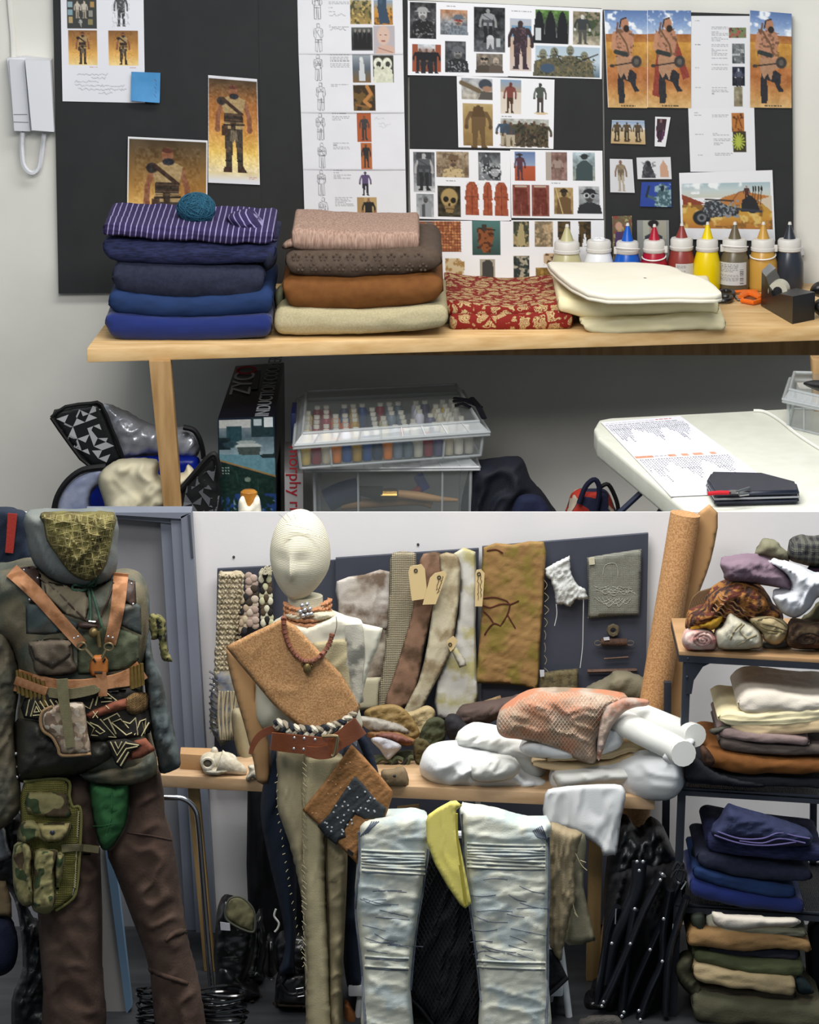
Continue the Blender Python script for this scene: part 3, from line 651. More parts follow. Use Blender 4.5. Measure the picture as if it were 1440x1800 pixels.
k.grad(830, 388, 880, 449, ['#4a7874', '#3c605c', '#2a4640']).poly([(839, 403), (866, 400), (868, 420), (860, 445), (850, 445), (842, 430)], '#8a4a24').line([(842, 402), (870, 405)], 2, '#1e1c18').mott(839, 403, 868, 445, '#4a2412', .55, 4, 3).rect(847, 396, 856, 406, '#3a3026')
k.poly([(782, 462), (793, 454), (806, 454), (817, 463), (815, 482), (808, 478), (808, 488), (791, 488), (790, 478), (784, 481)], '#c8b48c').mott(782, 454, 817, 488, '#a07840', .55, 6, 3).rect(843, 456, 870, 494, '#a09884').poly([(848, 462), (853, 458), (861, 458), (866, 463), (868, 494), (846, 494)], '#3c3a38')
sheet(k, 'printed sheet on the third board with reptile skin close-up, mostly above the paisley cloth', [(722, 388), (896, 388), (897, 520), (726, 520)])
k = Ink(896, 387, 1063, 520, PW)
for (a, b, c_, d, g_, s_) in ((902, 389, 931, 434, '#3c4030', '#a08c60'), (940, 389, 973, 434, '#7a6a50', '#b89c74'), (902, 449, 931, 491, '#26302c', '#a49c88'), (942, 471, 971, 510, '#7a5c24', '#a07c34')):
    k.rect(a, b, c_, d, g_).mott(a, b, c_, d, s_, .5, 7, int(a)); k.grain(a, b, c_, d, .12, 3, 5)
k.poly([(908, 420), (914, 392), (920, 395), (924, 430), (914, 434)], '#a89868')
for x0 in (992, 1029): k.poly([(x0-11, 389), (x0+11, 389), (x0+11, 432), (x0+4, 434), (x0, 405), (x0-5, 434), (x0-10, 432)], '#54401f').mott(x0-11, 389, x0+11, 434, '#2c2414', .52, 5, 4)
k.poly([(956, 446), (984, 444), (985, 466), (968, 468), (956, 462)], '#c0a480').mott(956, 444, 985, 468, '#5c3c24', .55, 4, 7)
sheet(k, 'printed sheet on the third board with tattered brown trousers, behind the white bottle', [(896, 387), (1062, 387), (1063, 520), (897, 520)])
# fourth board
def warrior(k, x0, x1, cape):
    w = x1-x0; cx = x0+w*.42; y0 = 20
    k.grad(x0, 18, x1, 68, ['#4f6ea4', '#7c98c4', '#c0ccd8']); k.mott(x0, 18, x1, 60, '#dfe4ea', .55, 14, int(x0)); k.grad(x0, 60, x1, 74, ['#a0602c', '#b07030']).grad(x0, 74, x1, 118, ['#c89038', '#b88030', '#a87434']).grad(x0, 118, x1, 190, ['#b46c34', '#a86430', '#c08848', '#cca468']).grain(x0, 60, x1, 190, .08, 9, 6)
    if cape: k.poly([(cx-8, 52), (cx+12, 50), (cx+26, 90), (cx+42, 135), (cx+30, 140), (cx+20, 110), (cx-2, 110), (cx-8, 172), (cx-24, 168), (cx-17, 100)], '#8a3426')
    k.poly([(cx-11, 128), (cx+14, 122), (cx+24, 130), (cx+22, 150), (cx+30, 160), (cx+20, 162), (cx+12, 145), (cx-1, 140), (cx+1, 170), (cx-1, 182), (cx-11, 182), (cx-13, 150)], '#26262c')
    k.poly([(cx-14, 100), (cx+16, 98), (cx+20, 118), (cx+10, 122), (cx+6, 142), (cx, 128), (cx-6, 138), (cx-13, 124)], '#a87c5c')
    k.poly([(cx-18, 56), (cx+2, 50), (cx+16, 54), (cx+20, 70), (cx+14, 100), (cx-12, 100), (cx-18, 78)], '#b07a5c').mott(cx-18, 50, cx+20, 100, '#74503a', .54, 4, 3)
    k.line([(cx-16, 60), (cx-19, 84), (cx+2, 96), (cx+16, 102)], 7, '#b8805e').line([(cx-14, 91), (cx+6, 96)], 8, '#2a3230').line([(cx-10, 52), (cx+6, 78), (cx+10, 96)], 3, '#6a4a30')
    k.ell(cx+3, 42, 7, 10, '#ac7658').ell(cx+6, 50, 5, 6, '#2c211c').line([(cx-6, 48), (cx-3, 34), (cx+6, 31)], 2.2, '#2a1c18').line([(cx-9, 40), (cx-12, 58)], 3, '#6c4a3c')
    k.line([(cx-22, 116), (cx+28, 108)], 2.2, '#2c2420').ell(cx+24, 108, 9, 10, '#3a3634').ell(cx+24, 108, 4, 5, '#5c5650').ell(cx-22, 116, 4, 3, '#3c302a').grain(x0, 30, x1, 185, .05, 3, 9)
for (a, b, lab) in ((1061, 1138, 'tall print of a club bearing desert fighter without cape, left of the pair'), (1138, 1215, 'tall print of a club bearing desert fighter in a long red cape'), (1318, 1392, 'tall print of the desert fighter at the far right, beside a text page')):
    k = Ink(a, 18, b, 190, '#dcdce0'); warrior(k, a+1, b, a == 1138); k.rows(a+26, 186.5, a+56, 1, 3, '#3c3020')
    sheet(k, lab, [(a+(1 if a < 1070 else 0), 18), (b, 18.5 if b < 1300 else 24), (b, 190), (a+(8 if a < 1070 else 0), 189)], 2, 'print', 'art_print')
k = Ink(1214, 28, 1319, 191, '#d8d8dc'); k.rows(1221, 37, 1232, 1).rows(1221, 79, 1234, 1, 3, '#555').rows(1221, 119, 1232, 1).rows(1221, 155, 1233, 1)
for y, n in ((48, 2), (56, 3), (66, 3), (79, 4), (88, 4), (103, 1), (114, 1), (119, 2), (154, 1), (159, 3)): k.rows(1251, y, 1281, n)
k.rect(1282, 48, 1313, 67, '#6c7c50').mott(1282, 48, 1313, 67, '#a84c44', .5, 5, 2).mott(1282, 48, 1313, 67, '#3a3030', .6, 3, 4)
bw(k, 1287, 76, 1310, 112, ('#6a7070', '#484c50'), 2).mott(1287, 76, 1310, 112, '#b0b4b4', .58, 4, 5); bw(k, 1288, 117, 1310, 151, ('#20263a', '#1c1c28'), 3); k.man(1299, 120, 32, '#b0b0b8', '#4a5064', '#2a2c38'); bw(k, 1291, 153, 1306, 187, ('#8c8468', '#7a7058'), 4)
sheet(k, 'text page with four small pictures between the tall fighter prints', [(1214, 28), (1318, 28), (1319, 191), (1215, 190)])
k = Ink(1210, 190, 1329, 302, '#dadade'); k.rows(1221, 198, 1228, 1).rows(1221, 203, 1233, 1).rows(1221, 236, 1236, 1).rows(1224, 272, 1233, 1).rows(1252, 202, 1282, 2).rows(1253, 235, 1284, 2).rows(1254, 244, 1286, 2).rows(1254, 252, 1287, 2).rows(1255, 270, 1288, 2)
k.rect(1288, 199, 1310, 233, '#b06c2c').line([(1294, 225), (1299, 204), (1306, 225)], 2, '#7a3c14').mott(1288, 199, 1310, 233, '#5a2c10', .6, 4, 2).rect(1289, 232, 1313, 267, '#3a3420')
for i in range(14): k.line([(1299, 249), (1299+11*math.cos(i*.45), 249+14*math.sin(i*.45))], 2.5, '#a8b43c')
sheet(k, 'text page with orange and green pictures above the vehicle print', [(1210, 190), (1326, 189), (1329, 302), (1214, 302)], 1.5)
k = Ink(1074, 211, 1135, 254, '#d0d2d4'); k.grad(1074, 212, 1135, 225, ['#8098b8', '#b4bcc4']).grad(1074, 228, 1135, 254, ['#c8b490', '#b89868'])
for q in (1084, 1102, 1122): k.man(q, 214, 33, '#55402c', '#54442e', '#3c3020', wide=1.3).ell(q, 249, 5, 1.5, '#4a3a28')
sheet(k, 'small cutting with three identical standing figures', [(1076, 211), (1133, 212), (1135, 254), (1074, 252)], 2, 'cutting', 'paper_cutting')
k = Ink(1151, 205, 1179, 259, '#d8d8dc'); k.rect(1154, 208, 1172, 240, '#3c1c28').poly([(1158, 222), (1170, 218), (1172, 245), (1162, 252), (1154, 240)], '#54284c').man(1162, 209, 42, '#806058', '#3c2830', '#241c20')
sheet(k, 'torn cutting of a purple robed figure', [(1152, 205), (1179, 206), (1170, 258), (1151, 257)], 2, 'cutting', 'paper_cutting')
k = Ink(1071, 279, 1116, 339, '#ccccd0'); k.man(1092, 281, 56, '#7a5c4c', '#6c5c48', '#a89c88', shirt='#8c7c60')
sheet(k, 'small cutting of a man in beige vest on pale ground', [(1072, 279), (1112, 280), (1116, 339), (1073, 338)], 2, 'cutting', 'paper_cutting')
k = Ink(1119, 277, 1181, 315, '#d0d0d4'); k.poly([(1127, 313), (1130, 293), (1138, 283), (1144, 288), (1153, 313)], '#34343a').ell(1139, 288, 5, 5, '#24242a').poly([(1160, 311), (1160, 294), (1167, 282), (1175, 294), (1176, 312)], '#c09478').mott(1127, 285, 1153, 313, '#5c5c64', .55, 4, 3, .7)
sheet(k, 'small cutting with a black cloak and a tan cloak side by side', [(1119, 277), (1179, 276), (1181, 315), (1121, 315)], 2, 'cutting', 'paper_cutting')
k = Ink(1124, 320, 1182, 364, '#24409a'); k.poly([(1150, 364), (1154, 344), (1160, 326), (1168, 322), (1175, 330), (1181, 345), (1181, 364)], '#3c5c64').mott(1150, 322, 1181, 364, '#88a8b0', .5, 4, 2).line([(1137, 345), (1152, 350)], 5, '#405c64').line([(1135, 346), (1139, 328)], 4, '#1e2c34').ell(1165, 331, 3.5, 5, '#182838')
sheet(k, 'bright blue cutting with a raised hand', [(1128, 320), (1180, 320), (1181, 364), (1125, 363)], 2, 'cutting', 'paper_cutting')
k = Ink(1076, 380, 1112, 460, '#6a5c40'); k.mott(1076, 380, 1112, 420, '#8c3c34', .52, 4, 2).mott(1076, 380, 1112, 460, '#a8a060', .6, 4, 6).ell(1088, 398, 6, 7, '#c09078').poly([(1078, 440), (1082, 408), (1104, 406), (1108, 440)], '#4c3460')
sheet(k, 'cutting of people in purple behind the blue bottle', [(1076, 380), (1111, 379), (1112, 460), (1078, 460)], 2, 'cutting', 'paper_cutting')
k = Ink(1120, 387, 1177, 460, '#8a8c88'); k.rect(1130, 388, 1142, 420, '#a8a898').rect(1158, 388, 1172, 420, '#a09c8c'); bust(k, 1149, 401, 8, '#b08878', '#343844', None, 460); k.ell(1149, 393, 9, 6, '#221c1c')
sheet(k, 'cutting of a seated dark haired woman behind the red bottle', [(1120, 387), (1176, 387), (1177, 460), (1121, 460)], 2, 'cutting', 'paper_cutting')
k = Ink(1194, 300, 1363, 424, '#dedee2'); k.grad(1197, 321, 1358, 347, ['#9cb4bc', '#b8c4c4', '#c0c0b0']).mott(1197, 321, 1358, 340, '#e4e8e8', .55, 18, 3)
k.poly([(1197, 340), (1240, 358), (1200, 365)], '#8a3c24').poly([(1275, 345), (1310, 336), (1340, 342), (1359, 346), (1359, 370), (1240, 362)], '#b87434').grad(1197, 360, 1359, 403, ['#b88c34', '#c89030', '#b4702c']).mott(1197, 360, 1359, 403, '#8a5c24', .56, 10, 5).mott(1197, 355, 1359, 403, '#d8b460', .6, 12, 8).poly([(1335, 352), (1359, 345), (1359, 372)], '#c8b8a0')
for cx, cy, r in ((1232, 384, 13), (1289, 372, 8), (1325, 368, 7)): k.ell(cx, cy, r+2, r, '#24262a').ell(cx, cy, r*.6, r*.55, '#6c7074').ell(cx, cy, r*.3, r*.28, '#2a2c30')
k.poly([(1232, 372), (1240, 354), (1262, 352), (1280, 362), (1300, 366), (1296, 374), (1270, 382), (1244, 384)], '#34373c').mott(1236, 352, 1300, 384, '#848a90', .54, 3, 4).line([(1240, 350), (1290, 353)], 2.5, '#2a2620').line([(1286, 356), (1300, 338), (1316, 334)], 1.2, '#6a3c2c')
k.poly([(1303, 372), (1306, 352), (1320, 342), (1332, 352), (1338, 372)], '#26262c').line([(1300, 368), (1340, 372)], 4, '#343a44').man(1315, 326, 30, '#a86c4c', '#4c2c28', '#26242a')
for q in (1324, 1328, 1334, 1339): k.line([(q, 360), (q+3, 331)], 1, '#2a2018').ell(q+3, 332, 1.6, 5, '#1e1a18')
k.rows(1256, 400, 1322, 1, 3, '#3a3024')
sheet(k, 'wide print of a motorcycle team crossing orange dunes', [(1194, 304), (1358, 299), (1363, 424), (1198, 420)], 3, 'print', 'art_print')

# wall telephone
t = thing('wall_phone', 'white entry phone with coiled cord on the wall left of the boards', 'intercom', P(52, 232, WY))
PL = M('phone_plastic', '#d9dade', bump=0, rough=.45)
G().prism([(12, 103), (45, 101), (90, 106), (95, 232), (24, 228), (22, 190)], WY-.06, .058).out('base', PL, t, angle=20)
G().prism([(16, 105), (43, 106), (53, 231), (25, 230)], WY-.085, .03).out('side_panel', M('phone_grey', '#cfd0d5', bump=0, rough=.45), t)
a = P(45, 107, WY-.13); 
g = G().prism([(44, 106), (88, 107), (95, 232), (56, 229)], WY-.12, .05); g.out('handset', PL, t, angle=20)
cords('seam', [[(24, 201), (48, 201)], [(24, 214), (50, 215)]], .0015, WY-.086, M('phone_line', '#8d8e93', bump=0), t, k=1)
path = np.array(cr([(40, 232), (39, 262), (42, 290), (55, 304), (68, 296), (74, 268), (78, 236)], 22, False))
L_ = len(path); pts = []
for i in range(L_*5):
    f_ = i/5; j = min(int(f_), L_-2); q = path[j]*(1-(f_-j))+path[j+1]*(f_-j); c = P(q[0], q[1], WY-.05); an = i*1.05
    tn = path[j+1]-path[j]; tn = tn/(np.linalg.norm(tn)+1e-9); nr = np.array([tn[1], 0, tn[0]])
    pts.append(c+.0085*(math.cos(an)*nr+math.sin(an)*np.array([0, 1.0, 0])))
G().tube(pts, .0033, 5).out('coiled_cord', PL, t)
G().tube([P(14, -30, WY-.012), P(22, 60, WY-.012), P(24, 103, WY-.02)], .012, 8, flat=.6).out('cable_duct', wall_white, t)

# ------------------------------------------------------------------ work table
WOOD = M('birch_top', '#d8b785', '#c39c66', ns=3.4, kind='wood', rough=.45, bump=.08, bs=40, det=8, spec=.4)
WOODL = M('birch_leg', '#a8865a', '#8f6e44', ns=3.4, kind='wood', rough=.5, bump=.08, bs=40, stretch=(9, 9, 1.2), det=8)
wt = thing('work_table', 'long pale birch work table carrying the folded cloth stacks', 'table', P(700, 640, 2.4))
c4 = [PZ(152, 612, ZT), PZ(1540, 571, ZT), PZ(1540, 497, ZT), PZ(237, 521, ZT)]
for q_, x_ in ((2, 1540), (3, 237)): c4[q_] = P(x_, 500, WY-.02); c4[q_][2] = ZT
g = G().hexa([c+np.array([0, 0, -.062]) for c in c4]+c4, .009); g.out('table_top', WOOD, wt, angle=30)
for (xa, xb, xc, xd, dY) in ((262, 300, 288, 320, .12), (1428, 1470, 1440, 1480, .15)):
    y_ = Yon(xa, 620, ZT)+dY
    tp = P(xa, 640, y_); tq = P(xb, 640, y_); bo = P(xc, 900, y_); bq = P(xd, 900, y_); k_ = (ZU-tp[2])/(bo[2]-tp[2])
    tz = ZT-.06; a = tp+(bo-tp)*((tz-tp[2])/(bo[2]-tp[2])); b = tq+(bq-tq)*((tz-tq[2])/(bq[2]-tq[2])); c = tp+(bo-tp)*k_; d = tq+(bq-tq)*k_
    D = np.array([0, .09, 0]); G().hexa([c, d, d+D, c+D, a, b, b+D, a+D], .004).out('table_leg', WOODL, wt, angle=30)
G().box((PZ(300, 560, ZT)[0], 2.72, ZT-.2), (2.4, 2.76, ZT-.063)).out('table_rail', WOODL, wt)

# ------------------------------------------------------------------ folded cloth stacks
YS = Yon(330, 600, ZT)
NV = {'a': M('royal_blue', '#0d2263', '#0b1f5a', ns=6, kind='weave', bs=300, sheen=.2), 'b': M('mid_blue', '#142a50', '#18305a', ns=14, kind='weave', bs=220, stretch=(1, 1, 3)),
      'c': M('charcoal_navy', '#1c2032', '#24283c', ns=60, kind='plain', bs=500, bump=.5), 'd': M('navy_melange', '#161a34', '#2a3056', ns=90, kind='plain', stretch=(.3, 1, 2), bs=400, bump=.4)}
GB = 'blue cloths stacked under the yarn ball'
def cl(o, label, cat='folded cloth', group=None): return tag(o, label, cat, group)
cl(fold('folded_cloth', [(184, 557), (200, 552), (330, 560), (478, 552)], [(184, 578), (212, 600), (330, 602), (470, 594), (478, 585)], YS, .72, NV['a'], layers=1, amp=.006), 'royal blue folded cloth at the bottom of the blue stack', group=GB)
cl(fold('folded_cloth', [(190, 522), (205, 512), (330, 524), (480, 505)], [(190, 548), (220, 556), (330, 562), (466, 556), (480, 545)], YS+.02, .70, NV['b'], layers=1, amp=.006), 'mid blue folded cloth second from the bottom of the blue stack', group=GB)
cl(fold('folded_cloth', [(195, 470), (215, 462), (330, 466), (466, 470)], [(198, 508), (225, 525), (330, 533), (440, 530), (466, 505)], YS+.03, .66, NV['c'], layers=1, amp=.007), 'thick charcoal navy folded cloth in the middle of the blue stack', group=GB)
cl(fold('folded_cloth', [(180, 425), (190, 420), (330, 424), (486, 432)], [(180, 448), (205, 462), (330, 468), (460, 463), (486, 448)], YS+.04, .66, NV['d'], layers=1, amp=.007), 'dark indigo melange folded cloth under the striped shirt cloth', group=GB)
cl(cush('folded_cloth', [(458, 440), (484, 432), (486, 460), (470, 476), (462, 468)], YS+.12, .08, NV['c'], r=14)[0], 'loose dark end of wool cloth bulging at the right of the blue stack', 'cloth end')
STR = M('purple_stripe', '#2b2149', '#8f88b0', ns=13.5, kind='stripes', thr=.86, bs=120, ang=-8)
def striped():
    z0 = float(P(330, 424, YS)[2])
    return fold('striped_cloth', [(180, 396), (200, 394), (300, 398), (400, 402), (482, 404)], [(180, 418), (200, 416), (300, 424), (420, 430), (482, 428)], YS+.02, .50, STR, layers=3, groove=.25, amp=.012, er=12, tilt=.01)
cl(striped(), 'purple cloth with fine white stripes on top of the blue stack')
cl(cush('striped_cloth', [(405, 400), (398, 382), (425, 370), (445, 372), (462, 390), (484, 404), (487, 424), (470, 434), (440, 434), (418, 420)], YS+.20, .13, M('purple_stripe_b', '#2b2149', '#8f88b0', ns=13.5, kind='stripes', thr=.86, bs=120, ang=38), r=26, wr=((.02, 16, 40, 40),), cell=3.5)[0], 'bunched right end of the white striped purple cloth', 'cloth end')
# yarn ball
yb = P(345, 367, YS+.22); g = G(); R_ = .079
g.ball(yb, R_*.95, 12, (1, 1, .84)); rr = random.Random(5)
for i in range(70):
    ax = Vector((rr.gauss(0, 1), rr.gauss(0, 1), rr.gauss(0, 1))).normalized(); u = ax.orthogonal().normalized(); w = ax.cross(u); ro = R_*rr.uniform(.96, 1.03); oc = rr.uniform(-.35, .35)
    q = []
    for k in range(26):
        an = 2*math.pi*k/26; v = (u*math.cos(an)+w*math.sin(an))*math.sqrt(1-oc*oc)+ax*oc; q.append(yb+np.array([v.x, v.y, v.z*.84])*ro)
    g.tube(q, .0022, 4, True)
cl(g.out('yarn_ball', M('teal_yarn', '#1a465c', '#23546a', ns=60, bs=700, bump=.3)), 'teal wool yarn ball on the striped purple cloth', 'yarn ball')
# brown stack
YB = Yon(630, 596, ZT); GB2 = 'brown and beige cloths in the second stack'
cl(fold('folded_cloth', [(482, 552), (500, 542), (640, 547), (770, 538), (788, 548)], [(481, 586), (500, 592), (640, 590), (760, 582), (788, 572)], YB, .7, M('beige_linen', '#b7ab85', '#c5ba96', ns=120, kind='weave', bs=260, bump=.5), amp=.006), 'beige linen folded cloth at the bottom of the brown stack', group=GB2)
cl(fold('folded_cloth', [(495, 500), (510, 486), (640, 486), (760, 482), (780, 500)], [(497, 518), (520, 546), (640, 548), (750, 536), (780, 520)], YB+.02, .68, M('rust_brown', '#6a4019', '#74481e', ns=30, kind='plain', bs=400, bump=.3), amp=.007, er=22), 'thick rust brown folded cloth in the brown stack', group=GB2)
CR = M('crochet_brown', '#483a2f', '#52443a', ns=40, bs=300, bump=.3)
t = thing('folded_cloth', 'dark taupe folded cloth with crocheted leaf texture in the brown stack', 'folded cloth', P(640, 490, YB+.1), GB2)
fold('cloth_body', [(500, 448), (520, 444), (640, 442), (755, 438), (778, 455)], [(503, 476), (525, 486), (640, 490), (745, 480), (778, 468)], YB+.02, .66, CR, t, amp=.006, er=18)
g = G()
for i, x in enumerate(range(520, 750, 24)):
    for yy, s_ in ((452, 1), (470, -1)):
        c = P(x+(8 if s_ < 0 else 0), yy, YB+.02-.002+(.006 if abs(yy-463) > 8 else 0)); 
        for a_ in range(5): q = c+.014*np.array([math.cos(a_*1.256+.3), 0, math.sin(a_*1.256+.3)]); g.ball(q, .0055, 4, (1, .7, 1))
g.out('crochet_relief', CR, t)
cl(fold('folded_cloth', [(512, 414), (520, 404), (640, 410), (738, 410)], [(512, 432), (530, 442), (640, 444), (738, 442)], YB+.06, .55, M('pink_slub', '#86695a', '#a88d7e', ns=70, kind='plain', stretch=(2, 1, .2), bs=300, bump=.35), amp=.004, er=6), 'pinkish slub woven folded cloth on top of the brown stack', group=GB2)
cl(cush('folded_cloth', [(496, 432), (505, 422), (522, 418), (520, 434), (500, 438)], YB+.1, .03, MATS['pink_slub'])[0], 'loose corner of pinkish cloth at the upper left of the brown stack', 'cloth end')
cl(cush('cloth_scrap', [(482, 520), (492, 502), (500, 510), (498, 540), (486, 546)], YB+.2, .05, M('sage_scrap', '#5d6048', '#6c6c55', ns=40, bs=300))[0], 'grey green fabric scrap between the blue and brown stacks', 'cloth end')
# paisley
YP = Yon(900, 580, ZT); PAI = M('paisley_red', '#7c1c14', '#b79f70', ns=17, kind='floral', bs=300, bump=.35)
cl(fold('paisley_cloth', [(790, 556), (800, 553), (900, 554), (1008, 545)], [(790, 578), (805, 585), (900, 584), (1000, 580), (1008, 574)], YP, .62, PAI, amp=.004, er=8), 'lower fold of the red cloth with cream paisley flowers', 'folded cloth')
cl(fold('paisley_cloth', [(783, 524), (800, 532), (900, 540), (1009, 532)], [(783, 548), (800, 560), (900, 562), (1009, 552)], YP+.03, .70, PAI, amp=.006, er=10), 'upper fold of the red cloth with cream paisley flowers', 'folded cloth')
# cream stack
YC = Yon(1150, 586, ZT); CRM = M('cream_cotton', '#ded2a8', '#e3d8b2', ns=8, kind='plain', bs=500, bump=.12); OFF = M('offwhite_cotton', '#dfd8c6', '#e2dccb', ns=8, bs=600, bump=.12); GC = 'cream cloths stacked in front of the bottles'
cl(fold('folded_cloth', [(1015, 562), (1040, 562), (1150, 558), (1240, 552), (1277, 562)], [(1025, 572), (1045, 588), (1150, 586), (1260, 582), (1277, 578)], YC, .6, CRM, layers=2, groove=.5, amp=.008, er=8, skew=.02), 'cream folded cloth with a crumpled fold at the bottom of the cream stack', group=GC)
cl(fold('folded_cloth', [(976, 522), (1045, 532), (1150, 532), (1265, 530)], [(985, 548), (1045, 562), (1150, 556), (1265, 552)], YC+.05, .62, CRM, layers=1, amp=.004, er=8), 'pale yellow folded cloth in the middle of the cream stack', group=GC)
# top white folded at an angle
zt_ = float(P(1100, 500, YC+.05)[2])
top4 = [(966, 476), (1030, 523), (1262, 524), (1258, 504), (1205, 482), (1176, 470)]
tt = [PZ(x, y, zt_) for x, y in [(968, 470), (1034, 516), (1150, 518), (1258, 520), (1264, 508), (1240, 492), (1205, 480), (1178, 468), (1080, 462), (980, 460)]]
pt = np.array(cr(tt, 3)); g = G(); zs = [(-.036, .99), (-.034, 1.0), (-.024, 1.008), (-.020, .99), (-.016, 1.004), (-.003, 1.0), (0, .99), (.001, .93), (.001, .5), (.0, .02)]
cen = pt.mean(0); V = []; n_ = len(pt)
for dz, s_ in zs:
    for i, q in enumerate(pt):
        w_ = cen+(q-cen)*s_; w_[2] = zt_+dz+.004*math.sin(i*.9)*(s_ > .8)+.006*float(fb(np.array(w_[0]*9), np.array(w_[1]*5), 3)); V.append(w_)
f_ = [(a*n_+b, a*n_+(b+1) % n_, (a+1)*n_+(b+1) % n_, (a+1)*n_+b) for a in range(len(zs)-1) for b in range(n_)]+[tuple(range(n_-1, -1, -1))]
cl(G().add(V, f_).out('folded_cloth', OFF, angle=80), 'off-white folded cloth on top of the cream stack with a frayed right edge', group=GC)

# ------------------------------------------------------------------ paint bottles
CAPW = M('bottle_cap', '#d9d6d0', bump=0, rough=.4, alpha=.9)
def bottle(cx, ytip, ycap, ybase, col, label, w=62, strapd=0, lab=None, cut=None):
    z0 = ZT; Yb = Yon(cx, ybase, ZT); c = PZ(cx, ybase, ZT); s_ = mpp(Yb); t = thing('squeeze_bottle', label, 'bottle', c, 'squeeze bottles of pigment in front of the boards')
    top = float(P(cx, ytip, Yb)[2])-ZT; cap1 = float(P(cx, ycap, Yb)[2])-ZT; cap0 = cap1-21*s_; R = w/2*s_; rc = w*.39*s_
    mt = M('pigment_'+col[1:], col, bump=0, rough=.28, spec=.5)
    G().lathe(c, [(R*.85, 0), (R*.96, .008), (R, .02), (R, cap0-.09), (R*.97, cap0-.05), (rc*1.02, cap0-.01), (rc*.95, cap0+.003)], 28).out('bottle_body', mt, t, angle=60)
    G().lathe(c, [(rc*.98, cap0), (rc*1.06, cap0+.004), (rc*1.06, cap0+.016), (rc, cap0+.018), (rc, cap1-.008), (rc*.9, cap1), (rc*.45, cap1+.003), (rc*.3, cap1+.004)], 28).out('screw_cap', CAPW, t, angle=45)
    sc_o = COL.objects[-1]
    G().lathe(c, [(rc*.55, cap1), (rc*.5, cap1+.008), (rc*.14, top-.012), (rc*.13, top-.01)], 16).out('nozzle', M('nozzle_'+col[1:], col, bump=0, rough=.35, spec=.4), sc_o, angle=40)
    G().lathe(c, [(rc*.17, top-.012), (rc*.12, top)], 12).out('nozzle_tip', CAPW, sc_o)
    if strapd:
        q = [c+np.array([rc*1.1*math.cos(a), -rc*1.1*math.sin(a)*1.2, cap0+.012+.03*math.sin(a/2+.6)*strapd-.01]) for a in np.linspace(-.2, 3.3, 14)]
        G().tube(q, .0032, 6).out('cap_strap', M('strap_white', '#e6e4e2', bump=0, rough=.4), t)
        a = c+np.array([-rc*1.05*strapd, -.01, cap0+.0]); G().box(a-np.array([.008, .012, .0]), a+np.array([.008, .002, .03]), .002).out('strap_stud', CAPW, t)
    if lab:
        x0, y0, x1, y1 = lab; V = []; n_ = 12; H0 = float(P(cx, y1, Yb)[2]); H1 = float(P(cx, y0, Yb)[2]); a0 = math.acos(max(-1, min(1, (x0-cx)*s_/R))); a1 = math.acos(max(-1, min(1, (x1-cx)*s_/R)))
        k = Ink(x0, y0, x1, y1, '#c4c3c0', .7); k.rows(x0+2, y0+4, x1-14, 5, 3, '#77777a'); k.rows(x0+2, y0+22, x1-14, 5, 2.5, '#88888c')
        if x1-x0 > 36:
            for b_ in range(9): k.rect(x1-12, y0+12+b_*3, x1-5, y0+13.2+b_*3, '#2e2e30')
        o = k.out('paper_label', [P(x0, y0, Yb-R), P(x1, y0, Yb-R), P(x1, y1, Yb-R), P(x0, y1, Yb-R)], 0, t)
        me = o.data; base = WL[o.name]
        for v in me.vertices:
            X = v.co.x+base[0]-c[0]; yy = -math.sqrt(max(R*R-X*X, 0))*1.02-.0012; v.co.y = c[1]+yy-base[1]
    return t
bottle(996, 394, 424, 512, '#b5ae84', 'cream pigment squeeze bottle, leftmost of the row', 56, 0)
bottle(1052, 418, 422, 512, '#e4e6ea', 'pure white pigment squeeze bottle with the short nozzle', 54, 0)
bottle(1102, 392, 424, 512, '#0c53b4', 'bright blue pigment squeeze bottle', 50, 1)
bottle(1149, 394, 422, 512, '#a3142c', 'crimson red pigment squeeze bottle with cap strap', 48, -1)
bottle(1197, 392, 418, 510, '#86362f', 'brick red pigment squeeze bottle with paper label', 50, 0, (1188, 464, 1220, 500))
bottle(1242, 390, 420, 512, '#e0c400', 'bright yellow pigment squeeze bottle', 48, 0)
bottle(1290, 390, 420, 510, '#605641', 'khaki brown pigment squeeze bottle with large barcode label', 54, 1, (1264, 462, 1313, 502))
bottle(1340, 390, 420, 509, '#bd9140', 'ochre pigment squeeze bottle with cap strap', 52, -1)
bottle(1386, 390, 420, 507, '#2a2f39', 'dark slate pigment squeeze bottle, rightmost of the row', 52, 0)
# small things at the right
BKP = M('black_plastic', '#121316', bump=.02, rough=.35, spec=.5)
def pz(x, y, dz=0): p = PZ(x, y, ZT); p[2] += dz; return p
t = thing('scissors', 'black handled scissors lying behind the cream stack', 'scissors', pz(1275, 530))
for (x, y) in ((1276, 522), (1272, 530)):
    G().tube([pz(x+14*math.cos(a), y+5*math.sin(a), .015) for a in np.linspace(0, 6.28, 16)[:-1]], .011, 8, True).out('finger_loop', BKP, t)
G().plate([pz(1290, 524, .006), pz(1296, 530, .006), pz(1345, 533, .006)], (0, 0, .006)).out('blade', M('steel', '#9a9ca0', metal=1, rough=.3, bump=0), t)
t = thing('craft_knife', 'orange handled snap-off knife lying by the tape dispenser', 'knife', pz(1320, 528))
ORG = M('orange_plastic', '#d8651a', bump=0, rough=.4)
G().tube([pz(1288, 518, .012), pz(1310, 517, .014), pz(1330, 516, .012)], .012, 8, flat=.6).out('slim_handle', ORG, t)
G().tube([pz(1302, 529, .016), pz(1312, 524, .02), pz(1325, 525, .022), pz(1337, 531, .018)], [.014, .022, .022, .014], 10, flat=.7, smooth=3).out('grip', ORG, t)
